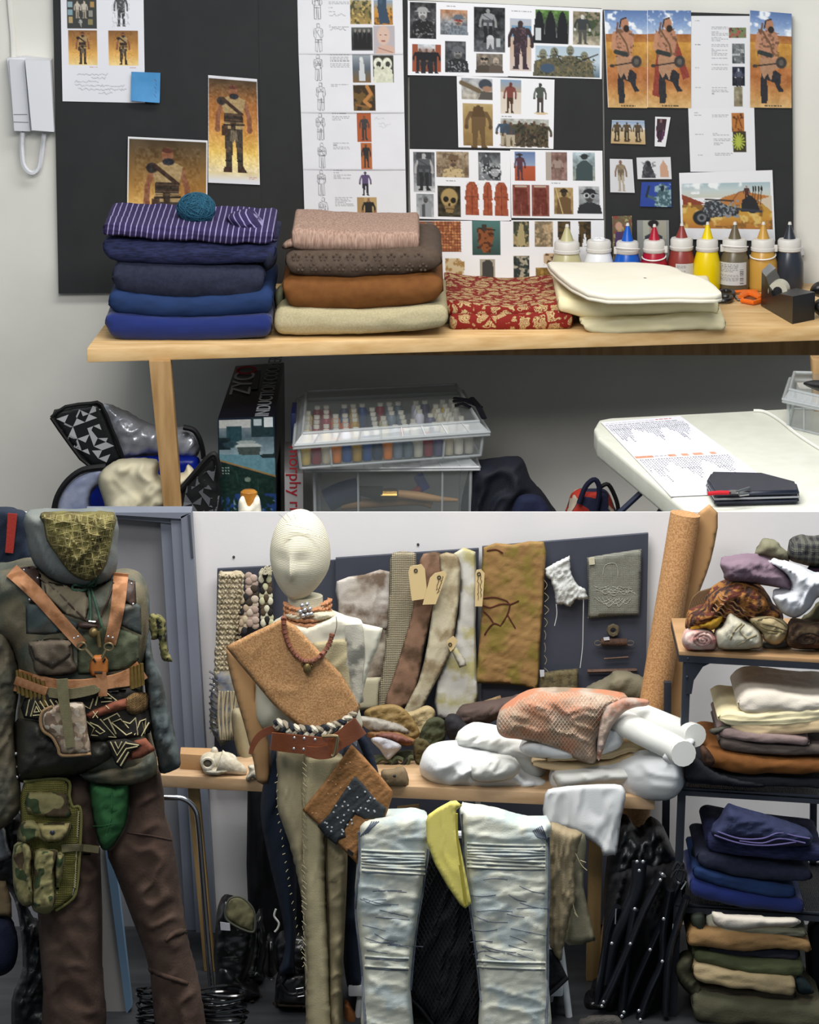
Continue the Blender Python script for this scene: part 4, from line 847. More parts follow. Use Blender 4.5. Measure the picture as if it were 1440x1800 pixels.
G().tube([pz(1304, 533, .012), pz(1325, 537, .012), pz(1337, 534, .014)], .011, 8).out('finger_loop', ORG, t)
t = thing('tape_dispenser', 'black desk tape dispenser with a roll of clear tape', 'tape dispenser', pz(1385, 556))
a0, a1, b0, b1 = pz(1338, 538), pz(1393, 570), pz(1352, 524), pz(1432, 562)
up = lambda h: np.array([0, 0, h])
side = [(0, 0.0, .15), (.14, .03, .14), (.36, 0, .07), (.6, 0, .10), (1, 0, .12)]
g = G(); 
L0 = [a0*(1-s)+a1*s for s, _, _ in side]; R0 = [b0*(1-s)+b1*s for s, _, _ in side]; hs = [h for _, _, h in side]
for i in range(len(side)-1): g.hexa([L0[i], L0[i+1], R0[i+1], R0[i], L0[i]+up(hs[i]), L0[i+1]+up(hs[i+1]), R0[i+1]+up(hs[i+1]), R0[i]+up(hs[i])])
g.out('dispenser_body', BKP, t, angle=30)
mid = (L0[2]+R0[2])/2+up(.085); axd = (b0-a0)/np.linalg.norm(b0-a0)
G().lathe(mid-axd*.035, [(.042, 0), (.042, .07)], 24, ax=axd).out('tape_roll', M('clear_tape', '#b9b5a4', bump=0, rough=.25), t, angle=40)
G().lathe(mid-axd*.04, [(.02, 0), (.02, .08)], 20, ax=axd).out('roll_core', BKP, t, angle=40)
G().plate([(L0[0]+R0[0])/2*0+L0[0]+up(.15), R0[0]+up(.15), R0[1]+up(.14), L0[1]+up(.14)], (0, 0, .006)).out('tape_end', M('clear_tape2', '#8f9192', bump=0, rough=.2), t)
t = thing('headphones', 'black headphones cut off by the right picture edge', 'headphones', pz(1440, 550))
cush('ear_cushion', [(1424, 512), (1430, 500), (1444, 494), (1460, 500), (1464, 520), (1450, 524), (1432, 520)], Yon(1440, 545, ZT), .05, BKP, t, r=12, wr=None)
cush('ear_cushion', [(1428, 540), (1438, 526), (1460, 526), (1462, 560), (1446, 558), (1434, 550)], Yon(1440, 558, ZT), .05, BKP, t, r=12, wr=None)
G().tube([P(1450, 510, 2.3), P(1466, 530, 2.32), P(1458, 552, 2.3)], .012).out('headband', BKP, t)
t = thing('wall_hook', 'small white hook on the wall above the slate bottle', 'hook', P(1412, 445, WY))
G().prism([(1405, 436), (1412, 434), (1414, 448), (1406, 450)], WY-.02, .019).out('hook_plate', PL, t)

# ------------------------------------------------------------------ under the table
t = thing('cooker_box', 'tall dark printed carton of an induction cooker under the table', 'box', P(430, 900, 1.98))
YF = 2.12; zb = float(P(432, 735, YF)[2]); NVB = M('carton_navy', '#0b0e18', '#10141f', ns=5, bump=0, rough=.35, spec=.4)
fl, fr_ = P(383, 735, YF), P(483, 732, YF); bl, br = PZ(414, 643, zb), PZ(500, 637, zb); bl[1] = min(bl[1], WY-.1); br[1] = min(br[1], WY-.1)
dn = lambda q: np.array([q[0], q[1], ZU+.002])
G().hexa([dn(fl), dn(fr_), dn(br), dn(bl), fl, fr_, br, bl], .003).out('carton', NVB, t, angle=20)
k = Ink(383, 735, 483, 905, '#0f1c2c')
k.grad(385, 738, 481, 800, ['#8a9298', '#4c6068', '#7c949c']).rect(385, 738, 440, 752, '#b0b0ac').rect(442, 736, 481, 770, '#1c3236').rect(446, 738, 460, 750, '#a8b4b8').rect(464, 736, 480, 752, '#c0c8c8')
k.rect(398, 750, 425, 778, '#1e4048').rect(385, 770, 405, 790, '#16262c').ell(405, 782, 12, 5, '#243c44').ell(436, 785, 22, 5, '#a8b0ac').poly([(416, 786), (458, 786), (455, 802), (420, 802)], '#3c4844').ell(432, 778, 16, 3, '#8c9894')
k.poly([(385, 798), (483, 802), (483, 838), (385, 810)], '#55808c').poly([(455, 800), (483, 798), (483, 806), (460, 806)], '#1a2a2e').line([(385, 809), (483, 838)], 2.6, '#8c6a34').poly([(385, 812), (483, 841), (483, 906), (385, 906)], '#142c26')
k.ell(434, 843, 5, 4, '#6c7c70').line([(414, 828), (418, 850)], 1.2, '#24443a').line([(452, 842), (452, 870)], 1.2, '#24443a').mott(385, 868, 483, 906, '#1e3c78', .48, 7, 3).mott(385, 872, 483, 906, '#6c8ca0', .66, 5, 5)
for i in range(9): k.ell(391+(i % 3)*5, 822+(i//3)*5, 1.2, 1.2, '#8ca09c')
k.grain(385, 738, 481, 868, .06, 4, 7)
off = np.array([0, -.003, 0]); o = k.out('printed_front', [fl+off, fr_+off, P(486, 905, YF)+off, P(385, 905, YF)+off], 0, t, mat=M('printed_card', kind='print', rough=.3, bump=0))
WT_ = M('white_ink', '#8f9296', bump=0); X_ = (fr_-fl)/np.linalg.norm(fr_-fl); Yv = bl-fl
def ontop(u, v): return fl*(1-u)*(1-v)+fr_*u*(1-v)+bl*(1-u)*v+br*u*v+up(.004)
dirv = (ontop(.5, .9)-ontop(.5, .1)); 
for (u, v, b_, s_, mt, sq) in ((.28, .62, 'ZYC', .13, M('silver_ink', '#b8b8bc', bump=0), 1.8), (.80, .55, 'INDUCTION COOKER', .085, WT_, 1.45)):
    p_ = ontop(u, v); text(b_, s_, mt, t, frame3(p_, dirv, -X_), squeeze=sq)
text('O', .13, M('red_ink', '#a8202c', bump=0), t, frame3(ontop(.28, .88), dirv, -X_), squeeze=1.8)
g = G().plate([ontop(.44, .5), ontop(.58, .5), ontop(.56, .85), ontop(.46, .85)], (0, 0, .002)); g.out('printed_handle', M('grey_ink', '#55585c', bump=0), t)
t = thing('kettle_carton', 'white carton with red lettering wedged beside the dark cooker box', 'box', P(520, 900, 2.2))
G().hexa([np.array([*P(x, 830, y)[:2], z]) for z in (ZU+.002, float(P(520, 832, 2.2)[2])) for x, y in ((500, 2.2), (533, 2.2), (533, 2.8), (500, 2.8))], .003).out('carton', M('white_card', '#a9a6a6', bump=0, rough=.5), t, angle=20)
text('morphy richards', .07, M('red_ink'), t, frame3(P(518, 878, 2.196), (0, 0, -1), (1, 0, 0)))
# covered torch / wooden mallet head in front of the box
t = thing('wrapped_bottle', 'amber topped bottle wrapped in cream cloth in front of the dark box', 'bottle', P(438, 900, 1.3))
AMB = M('amber', '#8f5a1c', '#b27a30', ns=14, bump=.2, bs=60, rough=.3)
c0 = P(438, 905, 1.4); G().lathe(c0, [(.03, ZU-c0[2]), (.032, .05), (.036, .075), (.034, .095), (.024, .103), (.0, .104)], 20).out('bottle_neck', AMB, t)
cush('cloth_wrap', [(419, 900), (420, 880), (428, 872), (436, 890), (444, 884), (452, 870), (458, 885), (458, 930), (420, 930)], 1.36, .02, OFF, t, r=8, Tb=.03)
# patterned cool bag
TRI = M('triangle_print', '#101113', bump=.05, rough=.5); TRI2 = M('triangle_print_dark', '#0d0e10')
SIL = M('silver_lining', '#a9abb2', '#bfc1c9', ns=8, rough=.28, bump=.8, bs=30, spec=.8, metal=.35); BLT = M('bag_blue', '#112a9c', '#0d1f7a', ns=6, rough=.35, bump=.3, bs=30)
BT = M('black_trim', '#0c0c0e', bump=.1, rough=.6)
def tris(par, surf, c, col, ang):
    g = G(); rr = random.Random(3); A = np.array(surf.poly); ca, sa = math.cos(math.radians(ang)), math.sin(math.radians(ang)); cx, cy = A.mean(0)
    for i in range(-9, 10):
        for j in range(-9, 10):
            q = [(i*c, j*c), ((i+1)*c, j*c), ((i+1)*c, (j+1)*c), (i*c, (j+1)*c)]; r_ = rr.randrange(4); tr = [q[r_], q[(r_+1) % 4], ((i+rr.choice((.5, 1, 0)))*c, (j+.5)*c) if rr.random() < .5 else q[(r_+2) % 4]]
            p = np.array([(cx+x*ca-y*sa, cy+x*sa+y*ca) for x, y in tr])
            if not inside(p[:, 0], p[:, 1], surf.poly).all(): continue
            v = PA(p[:, 0], p[:, 1], surf(p[:, 0], p[:, 1])-.003); g.add(v, [(0, 1, 2)])
    g.out('triangle_motif', M('motif_'+col[1:], col, bump=0, rough=.5), par, False)
t = thing('cool_bag', 'open insulated bag with black and white triangle print under the table', 'bag', P(240, 905, 2.0))
fo_, sf = cush('lid', [(90, 734), (115, 716), (160, 709), (178, 712), (213, 800), (212, 812), (160, 821)], 2.25, .03, TRI, t, r=8, wr=None, k=2)
tris(fo_, sf, 16, '#a2a3a5', 25)
cords('lid_piping', [[(90, 734), (115, 715), (160, 709), (178, 711), (196, 752), (213, 795), (212, 814), (160, 821), (125, 784), (90, 734)]], .008, 2.22, BT, t, k=2)
cush('silver_lining', [(180, 712), (220, 722), (262, 745), (300, 752), (330, 750), (350, 765), (352, 790), (335, 807), (270, 802), (215, 806), (205, 780)], 2.45, .08, SIL, t, r=30, wr=((.02, 30, 16, 20),))
cords('lining_trim', [[(322, 751), (340, 756), (350, 770), (356, 790), (358, 806)]], .012, 2.34, BT, t)
cush('bag_interior', [(165, 815), (230, 804), (330, 800), (352, 812), (340, 850), (200, 930), (140, 930), (150, 850)], 2.4, .04, BLT, t, r=20)
cush('side_wall', [(96, 900), (102, 872), (122, 845), (150, 826), (184, 820), (184, 845), (160, 870), (155, 930), (100, 930)], 2.12, .05, M('bag_lining_blue', '#6f7894', '#8a90a4', ns=12, rough=.35, bump=.6, bs=30), t, r=16)
cords('side_trim', [[(94, 905), (100, 875), (118, 846), (146, 826), (186, 820)]], .014, 2.08, BT, t)
fw_, sf2 = cush('front_wall', [(316, 860), (350, 822), (372, 800), (380, 802), (386, 838), (384, 930), (316, 930)], 2.02, .06, TRI2, t, r=14, wr=((.008, 30, 30, 0),))
tris(fw_, sf2, 15, '#505256', 10)
cords('front_trim', [[(316, 862), (345, 828), (368, 802), (380, 802), (387, 838)]], .012, 1.96, BT, t)
cl(cush('cloth_bundle', [(172, 842), (190, 818), (220, 808), (276, 810), (280, 838), (320, 832), (330, 818), (345, 838), (320, 866), (290, 900), (250, 930), (200, 930), (182, 880)], 2.06, .09, M('calico', '#bdb59a', '#c5bda4', ns=8, bs=400, bump=.15), r=26, wr=((.022, 40, 60, 20), (.006, 24, 40, -30)), cell=4)[0], 'crumpled calico cloth stuffed in the open triangle print bag', 'cloth')
# plastic storage boxes
CLR = M('clear_plastic', '#8f9696', bump=.02, rough=.12, alpha=.26, spec=.6); CLR2 = M('clear_plastic_rib', '#b4b9ba', bump=0, rough=.2, alpha=.5, spec=.6)
def tub(t, q, h, ymat=CLR, lip=.03, ribs=()):
    """q: 4 top corners (fl, fr, br, bl) in 3D, wall height h"""
    q = [np.array(p, float) for p in q]; th = .008; g = G()
    low = [p-up(h) for p in q]; c = sum(low)/4; low = [c+(p-c)*np.array([.97, .97, 1]) for p in low]
    for i in range(4):
        a, b = q[i], q[(i+1) % 4]; la, lb = low[i], low[(i+1) % 4]; g.add([a, b, lb, la], [(0, 1, 2, 3)])
    g.add(low, [(0, 1, 2, 3)]); g.out('tub', ymat, t, False)
    g = G()
    for i in range(4):
        a, b = q[i], q[(i+1) % 4]; g.tube([a, b], .008, 6)
    for i in range(4): g.tube([q[i], low[i]], .007, 6)
    for i in range(4): g.tube([low[i], low[(i+1) % 4]], .006, 6)
    for s_ in ribs: a = q[0]*(1-s_)+q[1]*s_; b = low[0]*(1-s_)+low[1]*s_; g.tube([a+np.array([0, -.004, 0]), b+np.array([0, -.004, 0])], .005, 5)
    g.out('tub_rim', CLR2, t)
def lid(t, q, h, over=.03):
    q = [np.array(p, float) for p in q]; c = sum(q)/4; o_ = [p+(p-c)/np.linalg.norm(p-c)*over for p in q]; g = G()
    tp = [p+(c-p)*.05+up(h) for p in q]
    g.add(tp, [(0, 1, 2, 3)]); g.out('lid', CLR, t, False); g = G()
    for i in range(4):
        j = (i+1) % 4; g.add([o_[i], o_[j], tp[j], tp[i]], [(0, 1, 2, 3)]); g.add([o_[i]-up(h*.3), o_[j]-up(h*.3), o_[j], o_[i]], [(0, 1, 2, 3)])
    g.out('lid_rim', CLR2, t, False); g = G()
    for i in range(4):
        j = (i+1) % 4; g.tube([o_[i], o_[j]], .007, 6); g.tube([tp[i], tp[j]], .007, 6); g.tube([o_[i]-up(h*.3), o_[j]-up(h*.3)], .005, 6)
    for s_ in np.linspace(.1, .9, 8): g.tube([o_[0]*(1-s_)+o_[1]*s_, tp[0]*(1-s_)+tp[1]*s_], .004, 5)
    g.out('lid_edge', CLR2, t)
YX = 2.0; z2 = float(P(690, 822, YX)[2]); q2 = [P(552, 842, YX), P(828, 818, YX+.03), PZ(812, 770, z2), PZ(560, 785, z2)]
for p in q2: p[2] = z2
t = thing('storage_box', 'deep clear plastic box of brushes, lower of the two under the table', 'storage box', P(690, 900, YX), 'clear plastic boxes under the table')
tub(t, q2, z2-ZU-.01, ribs=(.28, .82)); lid(t, [p+(p-sum(q2)/4)*np.array([.03, .03, 0]) for p in q2], .035)
z1 = z2+.04+.11; q1 = [PZ(524, 781, z1), PZ(850, 758, z1), PZ(808, 690, z1), PZ(532, 703, z1)]
sh = np.array([0, 0, 0]); 
t2 = thing('storage_box', 'shallow clear plastic box of pigment tubes, upper of the two under the table', 'storage box', sum(q1)/4-up(.11), 'clear plastic boxes under the table')
tub(t2, q1, .105, ribs=(.17, .79)); lid(t2, q1, .04)
for p, s_ in ((P(517, 742, 2.25), 1),):
    G().box(p-np.array([.01, .1, .07]), p+np.array([.01, .12, .06]), .004).out('clip_handle', M('navy_clip', '#141c40', bump=0, rough=.4), t2)
g = G()
for (a, b) in (((800, 700), (845, 716)), ((798, 705), (838, 712)), ((800, 713), (826, 716)), ((830, 700), (851, 735))): g.tube([PZ(a[0], a[1], z1+.05), PZ((a[0]+b[0])/2, (a[1]+b[1])/2-5, z1+.06), PZ(b[0], b[1], z1+.05)], .013, 6, flat=.5)
g.out('clip_handle', M('navy_clip2', '#0c0e16', bump=0, rough=.4), t2)
rr = random.Random(11); cols = ['#b8a050', '#7a1c2c', '#8a1c30', '#c87018', '#c85020', '#a08030', '#1c4480', '#20344c', '#a8a07a', '#6c7a88', '#5c6c78', '#b0aea0', '#c8c8d8', '#4c4a6c', '#b4ac94', '#c4c0b4', '#a8a49a']
c_ = sum(q1)/4; OD = 'first second third fourth fifth sixth seventh eighth ninth tenth eleventh twelfth thirteenth fourteenth fifteenth sixteenth seventeenth'.split(); CN = dict(zip(cols, 'mustard maroon wine amber orange bronze cobalt navy khaki steel slate stone lilac violet beige chalk taupe'.split()))
for r_ in range(8):
    for i in range(17):
        if r_ > 0 and (i+r_*3) % 7 == 0: continue
        u = (i+.7)/18; v = (r_+.6)/9; p = (q1[0]*(1-u)+q1[1]*u)*(1-v)+(q1[3]*(1-u)+q1[2]*u)*v
        if r_ and rr.random() < .2: continue
        col = cols[i] if rr.random() < .75 else rr.choice(cols); hh = .075 if r_ == 0 else .085; w_ = .021
        tb = thing('pigment_tube', CN[col]+' pigment tube in the upper clear box, '+['front', 'second', 'third', 'fourth', 'fifth', 'sixth', 'seventh', 'rear'][r_]+' row, '+OD[i]+' place from the left', 'pigment tube', p-up(.1), 'pigment tubes inside the upper clear box')
        G().lathe(p-up(.1), [(w_*.9, 0), (w_, .006), (w_, hh-.012), (w_*.6, hh)], 10).out('tube_body', M('tube_'+col[1:], col, bump=0, rough=.4), tb)
        G().lathe(p-up(.1-hh), [(w_*.62, 0), (w_*.62, .014)], 8).out('tube_cap', M('tube_cap', '#c8c6b8', bump=0, rough=.5), tb)
zz = ZU+.35
def inbox(x, y, Y=2.12): return P(x, y, Y)
t = thing('paint_brush', 'large wooden brush with brass ferrule inside the lower clear box', 'brush', inbox(720, 872))
G().tube([inbox(700, 868), inbox(735, 872), inbox(770, 877), inbox(805, 879)], [.018, .02, .014, .006], 10, smooth=3).out('handle', M('pine_handle', '#a9845a', bump=0, rough=.5), t)
G().tube([inbox(670, 868), inbox(698, 868)], .034, 12, flat=.7).out('ferrule', M('brass', '#a08044', metal=1, rough=.3, bump=0), t)
G().tube([inbox(630, 862), inbox(672, 868)], [.02, .034], 12).out('bristles', M('bristle', '#1a1713', bs=400, bump=.5), t)
for pts, r_, col, lab in (([(600, 888), (660, 884), (730, 880), (760, 886)], .02, '#94714a', 'long wooden tool handle lying flat in the lower clear box'), ([(716, 880), (730, 866), (742, 856)], .018, '#8c1c28', 'red plastic tool in the lower clear box'), ([(735, 836), (748, 860)], .022, '#1c2a80', 'blue and yellow tool end in the lower clear box'), ([(575, 880), (600, 868), (630, 860)], .05, '#1c2c50', 'dark blue bundle at the left inside the lower clear box')):
    cl(G().tube([inbox(a, b, 2.16) for a, b in pts], r_, 10, smooth=3).out('craft_tool', M('tool_'+col[1:], col, bump=.1, rough=.5)), lab, 'tool')
# bags at the right under the table
DK = M('dark_bag', '#0e1018', '#121622', ns=10, bs=200, bump=.4, rough=.75)
t = thing('duffel_bag', 'dark navy soft bag slumped right of the clear boxes', 'bag', P(890, 900, 2.1))
cush('bag_body', [(826, 820), (845, 812), (910, 806), (922, 812), (935, 845), (965, 880), (978, 930), (820, 930)], 2.15, .14, DK, t, r=34, wr=((.03, 30, 50, 30),))
cush('bag_flap', [(905, 880), (930, 868), (958, 880), (975, 930), (900, 930)], 2.0, .05, M('bag_navy', '#141a34', bs=200, bump=.4), t, r=16)
t = thing('tote_bag', 'small red, cream and navy patterned bag with hoop handles on the floor', 'bag', P(1045, 900, 1.9))
cush('bag_body', [(996, 930), (1000, 880), (1012, 862), (1040, 860), (1066, 862), (1080, 890), (1090, 930)], 2.0, .08, M('bag_pattern', '#20233c', '#a79a88', ns=9, kind='camo', c3='#9c2c20', bump=.2), t, r=20)
G().tube([P(1018, 885, 1.9), P(1030, 855, 1.9), P(1046, 843, 1.9), (P(1054, 862, 1.9)), P(1046, 905, 1.9)], .011, 8, smooth=4).out('handle', M('bag_navy2', '#10142c', bump=.1), t)
G().tube([P(1056, 856, 1.95), P(1070, 852, 1.95), P(1084, 880, 1.95), P(1088, 905, 1.95)], .009, 8, smooth=4).out('handle', BT, t)

# ------------------------------------------------------------------ white folding table with its things
t = thing('folding_table', 'white plastic folding table in the lower right of the upper bay', 'table', PZ(1300, 800, ZW)-up(.8))
cor = [PZ(1228, 915, ZW), PZ(1050, 768, ZW), PZ(1044, 752, ZW), PZ(1052, 738, ZW), PZ(1072, 734, ZW), PZ(1250, 725, ZW), PZ(1420, 716, ZW), PZ(1700, 705, ZW), PZ(1700, 915, ZW)]
WPL = M('white_hdpe', '#cfd0c4', '#c9cabd', ns=14, bump=.1, bs=120, rough=.45)
bm_ = bmesh.new(); vs = [bm_.verts.new(p.tolist()) for p in cor]; fc = bm_.faces.new(vs); r_ = bmesh.ops.extrude_face_region(bm_, geom=[fc])
for v in [q for q in r_['geom'] if isinstance(q, bmesh.types.BMVert)]: v.co.z -= .09
bmesh.ops.recalc_face_normals(bm_, faces=bm_.faces[:]); bmesh.ops.bevel(bm_, geom=bm_.edges[:], offset=.018, segments=3, affect='EDGES', profile=.6)
G().bm(bm_).out('table_top', WPL, t, angle=50)
for a, b in (((1150, 845), (1085, 905)), ((1172, 882), (1140, 930))): G().tube([P(a[0], a[1], 1.0), P(b[0], b[1], 1.0)], .012, 8).out('table_leg', M('blue_steel', '#20263a', bump=0, rough=.4), t)
G().tube([P(1500, 800, .9), np.array([*P(1500, 800, .9)[:2], ZU])], .012, 8).out('table_leg', MATS['blue_steel'], t)
# printed schedule
k = Ink(0, 0, 100, 170, '#dcdce6', .42); rr = random.Random(3)
k.rows(4, 5, 70, 1, 3, '#a8a8b0').rows(66, 4, 86, 1, 3, '#c04c34')
for band_, (y0, nrow) in enumerate(((10, 12), (88, 14))):
    if band_: 
        k.rows(2, y0-4, 92, 1, 3, '#77777c'); 
        for a, b in ((1, 20), (36, 44), (50, 57), (62, 72), (80, 86)): k.rect(a, y0-6, b, y0-1, '#d8703c', .65)
    else: k.rows(2, y0-1, 92, 1, 3, '#77777c')
    for i in range(34):
        x = 3+i*2.75; L1 = rr.uniform(.35, 1)*nrow*3.2*(.55+.45*math.sin(i*.5))
        for j in range(int(abs(L1)/3)+3): k.rect(x, y0+2+j*3, x+rr.uniform(1, 1.9), y0+3.4+j*3, '#4a4a52', .95)
    for j in range(nrow+2): k.line([(2, y0+1+j*3), (94, y0+1+j*3)], .3, '#b4b4c4', .5)
zz = ZW+.004; o = k.out('schedule_sheet', [PZ(1056, 742, zz), PZ(1196, 731, zz), PZ(1376, 864, zz), PZ(1180, 873, zz)], 0); tag(o, 'long printed timetable sheet with orange marks on the white table', 'paper sheet')
# wallet
t = thing('wallet', 'dark navy zipped wallet lying on the timetable at the front of the white table', 'wallet', PZ(1320, 890, ZW))
NVL = M('navy_leather', '#161b2a', '#1a2031', ns=30, bs=200, bump=.15, rough=.42, spec=.5)
wq = [PZ(1242, 868, ZW), PZ(1256, 892, ZW), PZ(1405, 888, ZW), PZ(1400, 872, ZW), PZ(1340, 856, ZW), PZ(1250, 854, ZW)]
for dz, h_ in ((.004, .026), (.034, .024)):
    bm_ = bmesh.new(); vs = [bm_.verts.new((p+up(dz+h_)).tolist()) for p in wq]; fc = bm_.faces.new(vs); r_ = bmesh.ops.extrude_face_region(bm_, geom=[fc])
    for v in [q for q in r_['geom'] if isinstance(q, bmesh.types.BMVert)]: v.co.z -= h_
    bmesh.ops.recalc_face_normals(bm_, faces=bm_.faces[:]); bmesh.ops.bevel(bm_, geom=bm_.edges[:], offset=.009, segments=3, affect='EDGES')
    G().bm(bm_).out('leather_cover', NVL, t, angle=60)
G().tube([p+up(.032) for p in wq], .004, 6, True).out('zip', M('zip_silver', '#8d8f94', metal=.6, rough=.4, bump=0), t)
t = thing('key_ring', 'silver key on a red tag lying on the navy wallet', 'key', PZ(1290, 860, ZW))
zk = ZW+.06; STL = M('steel')
G().lathe(PZ(1290, 866, zk), [(.022, 0), (.022, .006)], 16).out('key_bow', STL, t, angle=30); G().tube([PZ(1296, 865, zk+.004), PZ(1318, 858, zk+.01)], .006, 6).out('key_blade', STL, t)
G().tube([PZ(1300, 870, zk+.004), PZ(1316, 868, zk+.004)], .006, 6).out('key_blade', STL, t)
G().tube([PZ(1244, 868, zk), PZ(1262, 866, zk+.004), PZ(1282, 866, zk+.004)], .008, 8).out('red_tag', M('red_strap', '#b01c28', bump=.1), t)
# power cable
cl(G().tube([PZ(x, y, ZW+.006) for x, y in ((1325, 722), (1345, 724), (1370, 738), (1400, 762), (1430, 782), (1460, 800))], .007, 8, smooth=4).out('power_cable', M('white_cable', '#cfcfc8', bump=0)), 'white cable running across the white table', 'cable')
zb_ = ZW+.125; q3 = [PZ(1383, 690, zb_), PZ(1384, 690, zb_), PZ(1392, 664, zb_), PZ(1392, 664, zb_)]
q3 = [PZ(1386, 700, zb_), PZ(1480, 722, zb_), PZ(1500, 670, zb_), PZ(1394, 668, zb_)]
t = thing('storage_box', 'clear plastic box with dark contents at the right end of the white table', 'storage box', sum(q3)/4-up(.12))
tub(t, q3, .12, ribs=(.3,)); lid(t, q3, .035)
cl(G().box(PZ(1405, 712, ZW)+up(.01), PZ(1475, 700, ZW)+up(.07), .004).out('paper_stack', M('label_white', '#b8b4ac', '#d0ccc4', ns=30)), 'pale papers inside the clear box on the white table', 'papers')
cl(cush('black_pouch', [(1412, 674), (1440, 668), (1480, 680), (1480, 700), (1440, 688)], .75, .03, BT, r=8)[0], 'black pouch lying on the clear box at the right edge', 'pouch')
# ================================================================== THE STUDIO IN FRONT (lower half of the picture)
def T(o, label, cat, group=None): return tag(o[0] if isinstance(o, tuple) else o, label, cat, group)
tag(G().box((-4.2, 0, 0), (4.2, .006, WALL_TOP)).out('wall_back', M('wall_paint', '#d6d3d3', '#d0cfd0', ns=3, bump=.06, bs=90, rough=.9)), kind='structure')
FL = M('floor_planks', '#28292b', '#333437', ns=2.2, kind='wood', rough=.5, bump=.05, bs=30, stretch=(1.1, 8, 1))
tag(G().box((-4.2, -4.5, -.05), (4.2, .02, 0)).out('floor', FL), kind='structure')
G_MET = M('frame_paint', '#6f7480', '#6a6f7b', ns=5, bump=.03, rough=.45)
# door and its frame
t = tag(G().prism([(0, 902), (286, 915), (332, 1660), (0, 1660)], -.02, .018).out('door_1', M('door_paint', '#77777b', '#717175', ns=4, bump=.04, rough=.6)), kind='structure')
for i, (pts, Y, D) in enumerate(([[(282, 917), (300, 912), (345, 1640), (327, 1640)], -.06, .05], [[(300, 910), (318, 908), (362, 1640), (345, 1640)], -.085, .08], [[(318, 908), (336, 901), (380, 1640), (362, 1640)], -.1, .095], [[(150, 901), (336, 901), (318, 912), (150, 902)], -.1, .095], [[(160, 903), (318, 909), (300, 920), (282, 918), (160, 908)], -.07, .06])):
    o = G().prism(pts, Y, D).out('trim_1', G_MET, angle=20); tag(o, kind='structure')
tag(G().prism([(330, 905), (334, 905), (340, 980), (336, 980)], -.105, .004).out('trim_1', M('frame_dark', '#3c4048')), kind='structure')
# open door leaf seen between the trouser legs
t = thing('cupboard_door', 'pale grey open door leaf seen between the brown trouser legs', 'door', P(190, 1800, -.9))
zz_ = lambda x, y, Y: np.array([*P(x, y, Y)[:2], 0.01])
G().prism([(171, 1488), (186, 1490), (222, 1782), (228, 1800), (178, 1800), (172, 1600)], -.9, .03).out('door_panel', M('leaf_grey', '#9a9692', '#918e8c', ns=4, bump=.03), t, angle=20)
G().prism([(184, 1488), (200, 1492), (232, 1770), (222, 1783)], -.91, .05).out('door_edge', M('leaf_blue', '#6c87a0', '#65809a', ns=4, bump=.03), t, angle=20)

# ------------------------------------------------------------------ bench
BL = float(P(275, 1362, -.55)[2])
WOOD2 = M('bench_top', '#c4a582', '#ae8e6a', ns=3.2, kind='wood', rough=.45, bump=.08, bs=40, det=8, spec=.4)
bt_ = thing('work_bench', 'light wood bench carrying the white bundles and the animal skull', 'table', P(720, 1600, -.4))
q_ = [PZ(255, 1361, BL), PZ(1152, 1402, BL)]; bk1 = q_[1].copy(); bk1[1] = -.33; bk0 = q_[0].copy(); bk0[1] = -.33
G().hexa([c-up(.047) for c in (q_[0], q_[1], bk1, bk0)]+[q_[0], q_[1], bk1, bk0], .006).out('table_top', WOOD2, bt_, angle=30)
def leg(a, b, w0, Y, mt, D=.06):
    p0 = P(a[0], a[1], Y); p1 = P(b[0], b[1], Y); k_ = (0-p0[2])/(p1[2]-p0[2]); p1 = p0+(p1-p0)*k_; k0 = (BL-.04-p0[2])/(p1[2]-p0[2]); p0 = p0+(p1-p0)*k0; w = np.array([w0*mpp(Y), 0, 0]); d = np.array([0, D, 0])
    return G().hexa([p1, p1+w, p1+w+d, p1+d, p0, p0+w, p0+w+d, p0+d], .003).out('table_leg', mt, bt_, angle=30)
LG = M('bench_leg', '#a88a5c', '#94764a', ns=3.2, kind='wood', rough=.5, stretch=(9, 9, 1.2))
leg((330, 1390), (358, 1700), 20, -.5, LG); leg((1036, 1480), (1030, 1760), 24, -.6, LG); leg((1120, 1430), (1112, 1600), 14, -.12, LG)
# things hanging / standing in the dark below the bench
BK = M('black_cloth', '#0d0e12', '#14151a', ns=14, bs=260, bump=.4)
T(cush('black_curtain', [(436, 1340), (470, 1342), (640, 1345), (660, 1500), (655, 1650), (560, 1700), (480, 1705), (440, 1700)], -.12, .03, BK, r=10, k=2, wr=((.02, 18, 200, 0),)), 'black cloth hanging against the wall under the bench', 'curtain')
BE = M('cork_back', '#b08a5e', '#a9835a', ns=6, rough=.8, bump=.05)
T(G().tube([P(700, 1432, -.3), P(738, 1428, -.3)], .05, 14, flat=.6).out('wood_offcut', LG), 'rounded wood offcut under the bench behind the quilt', 'wood')
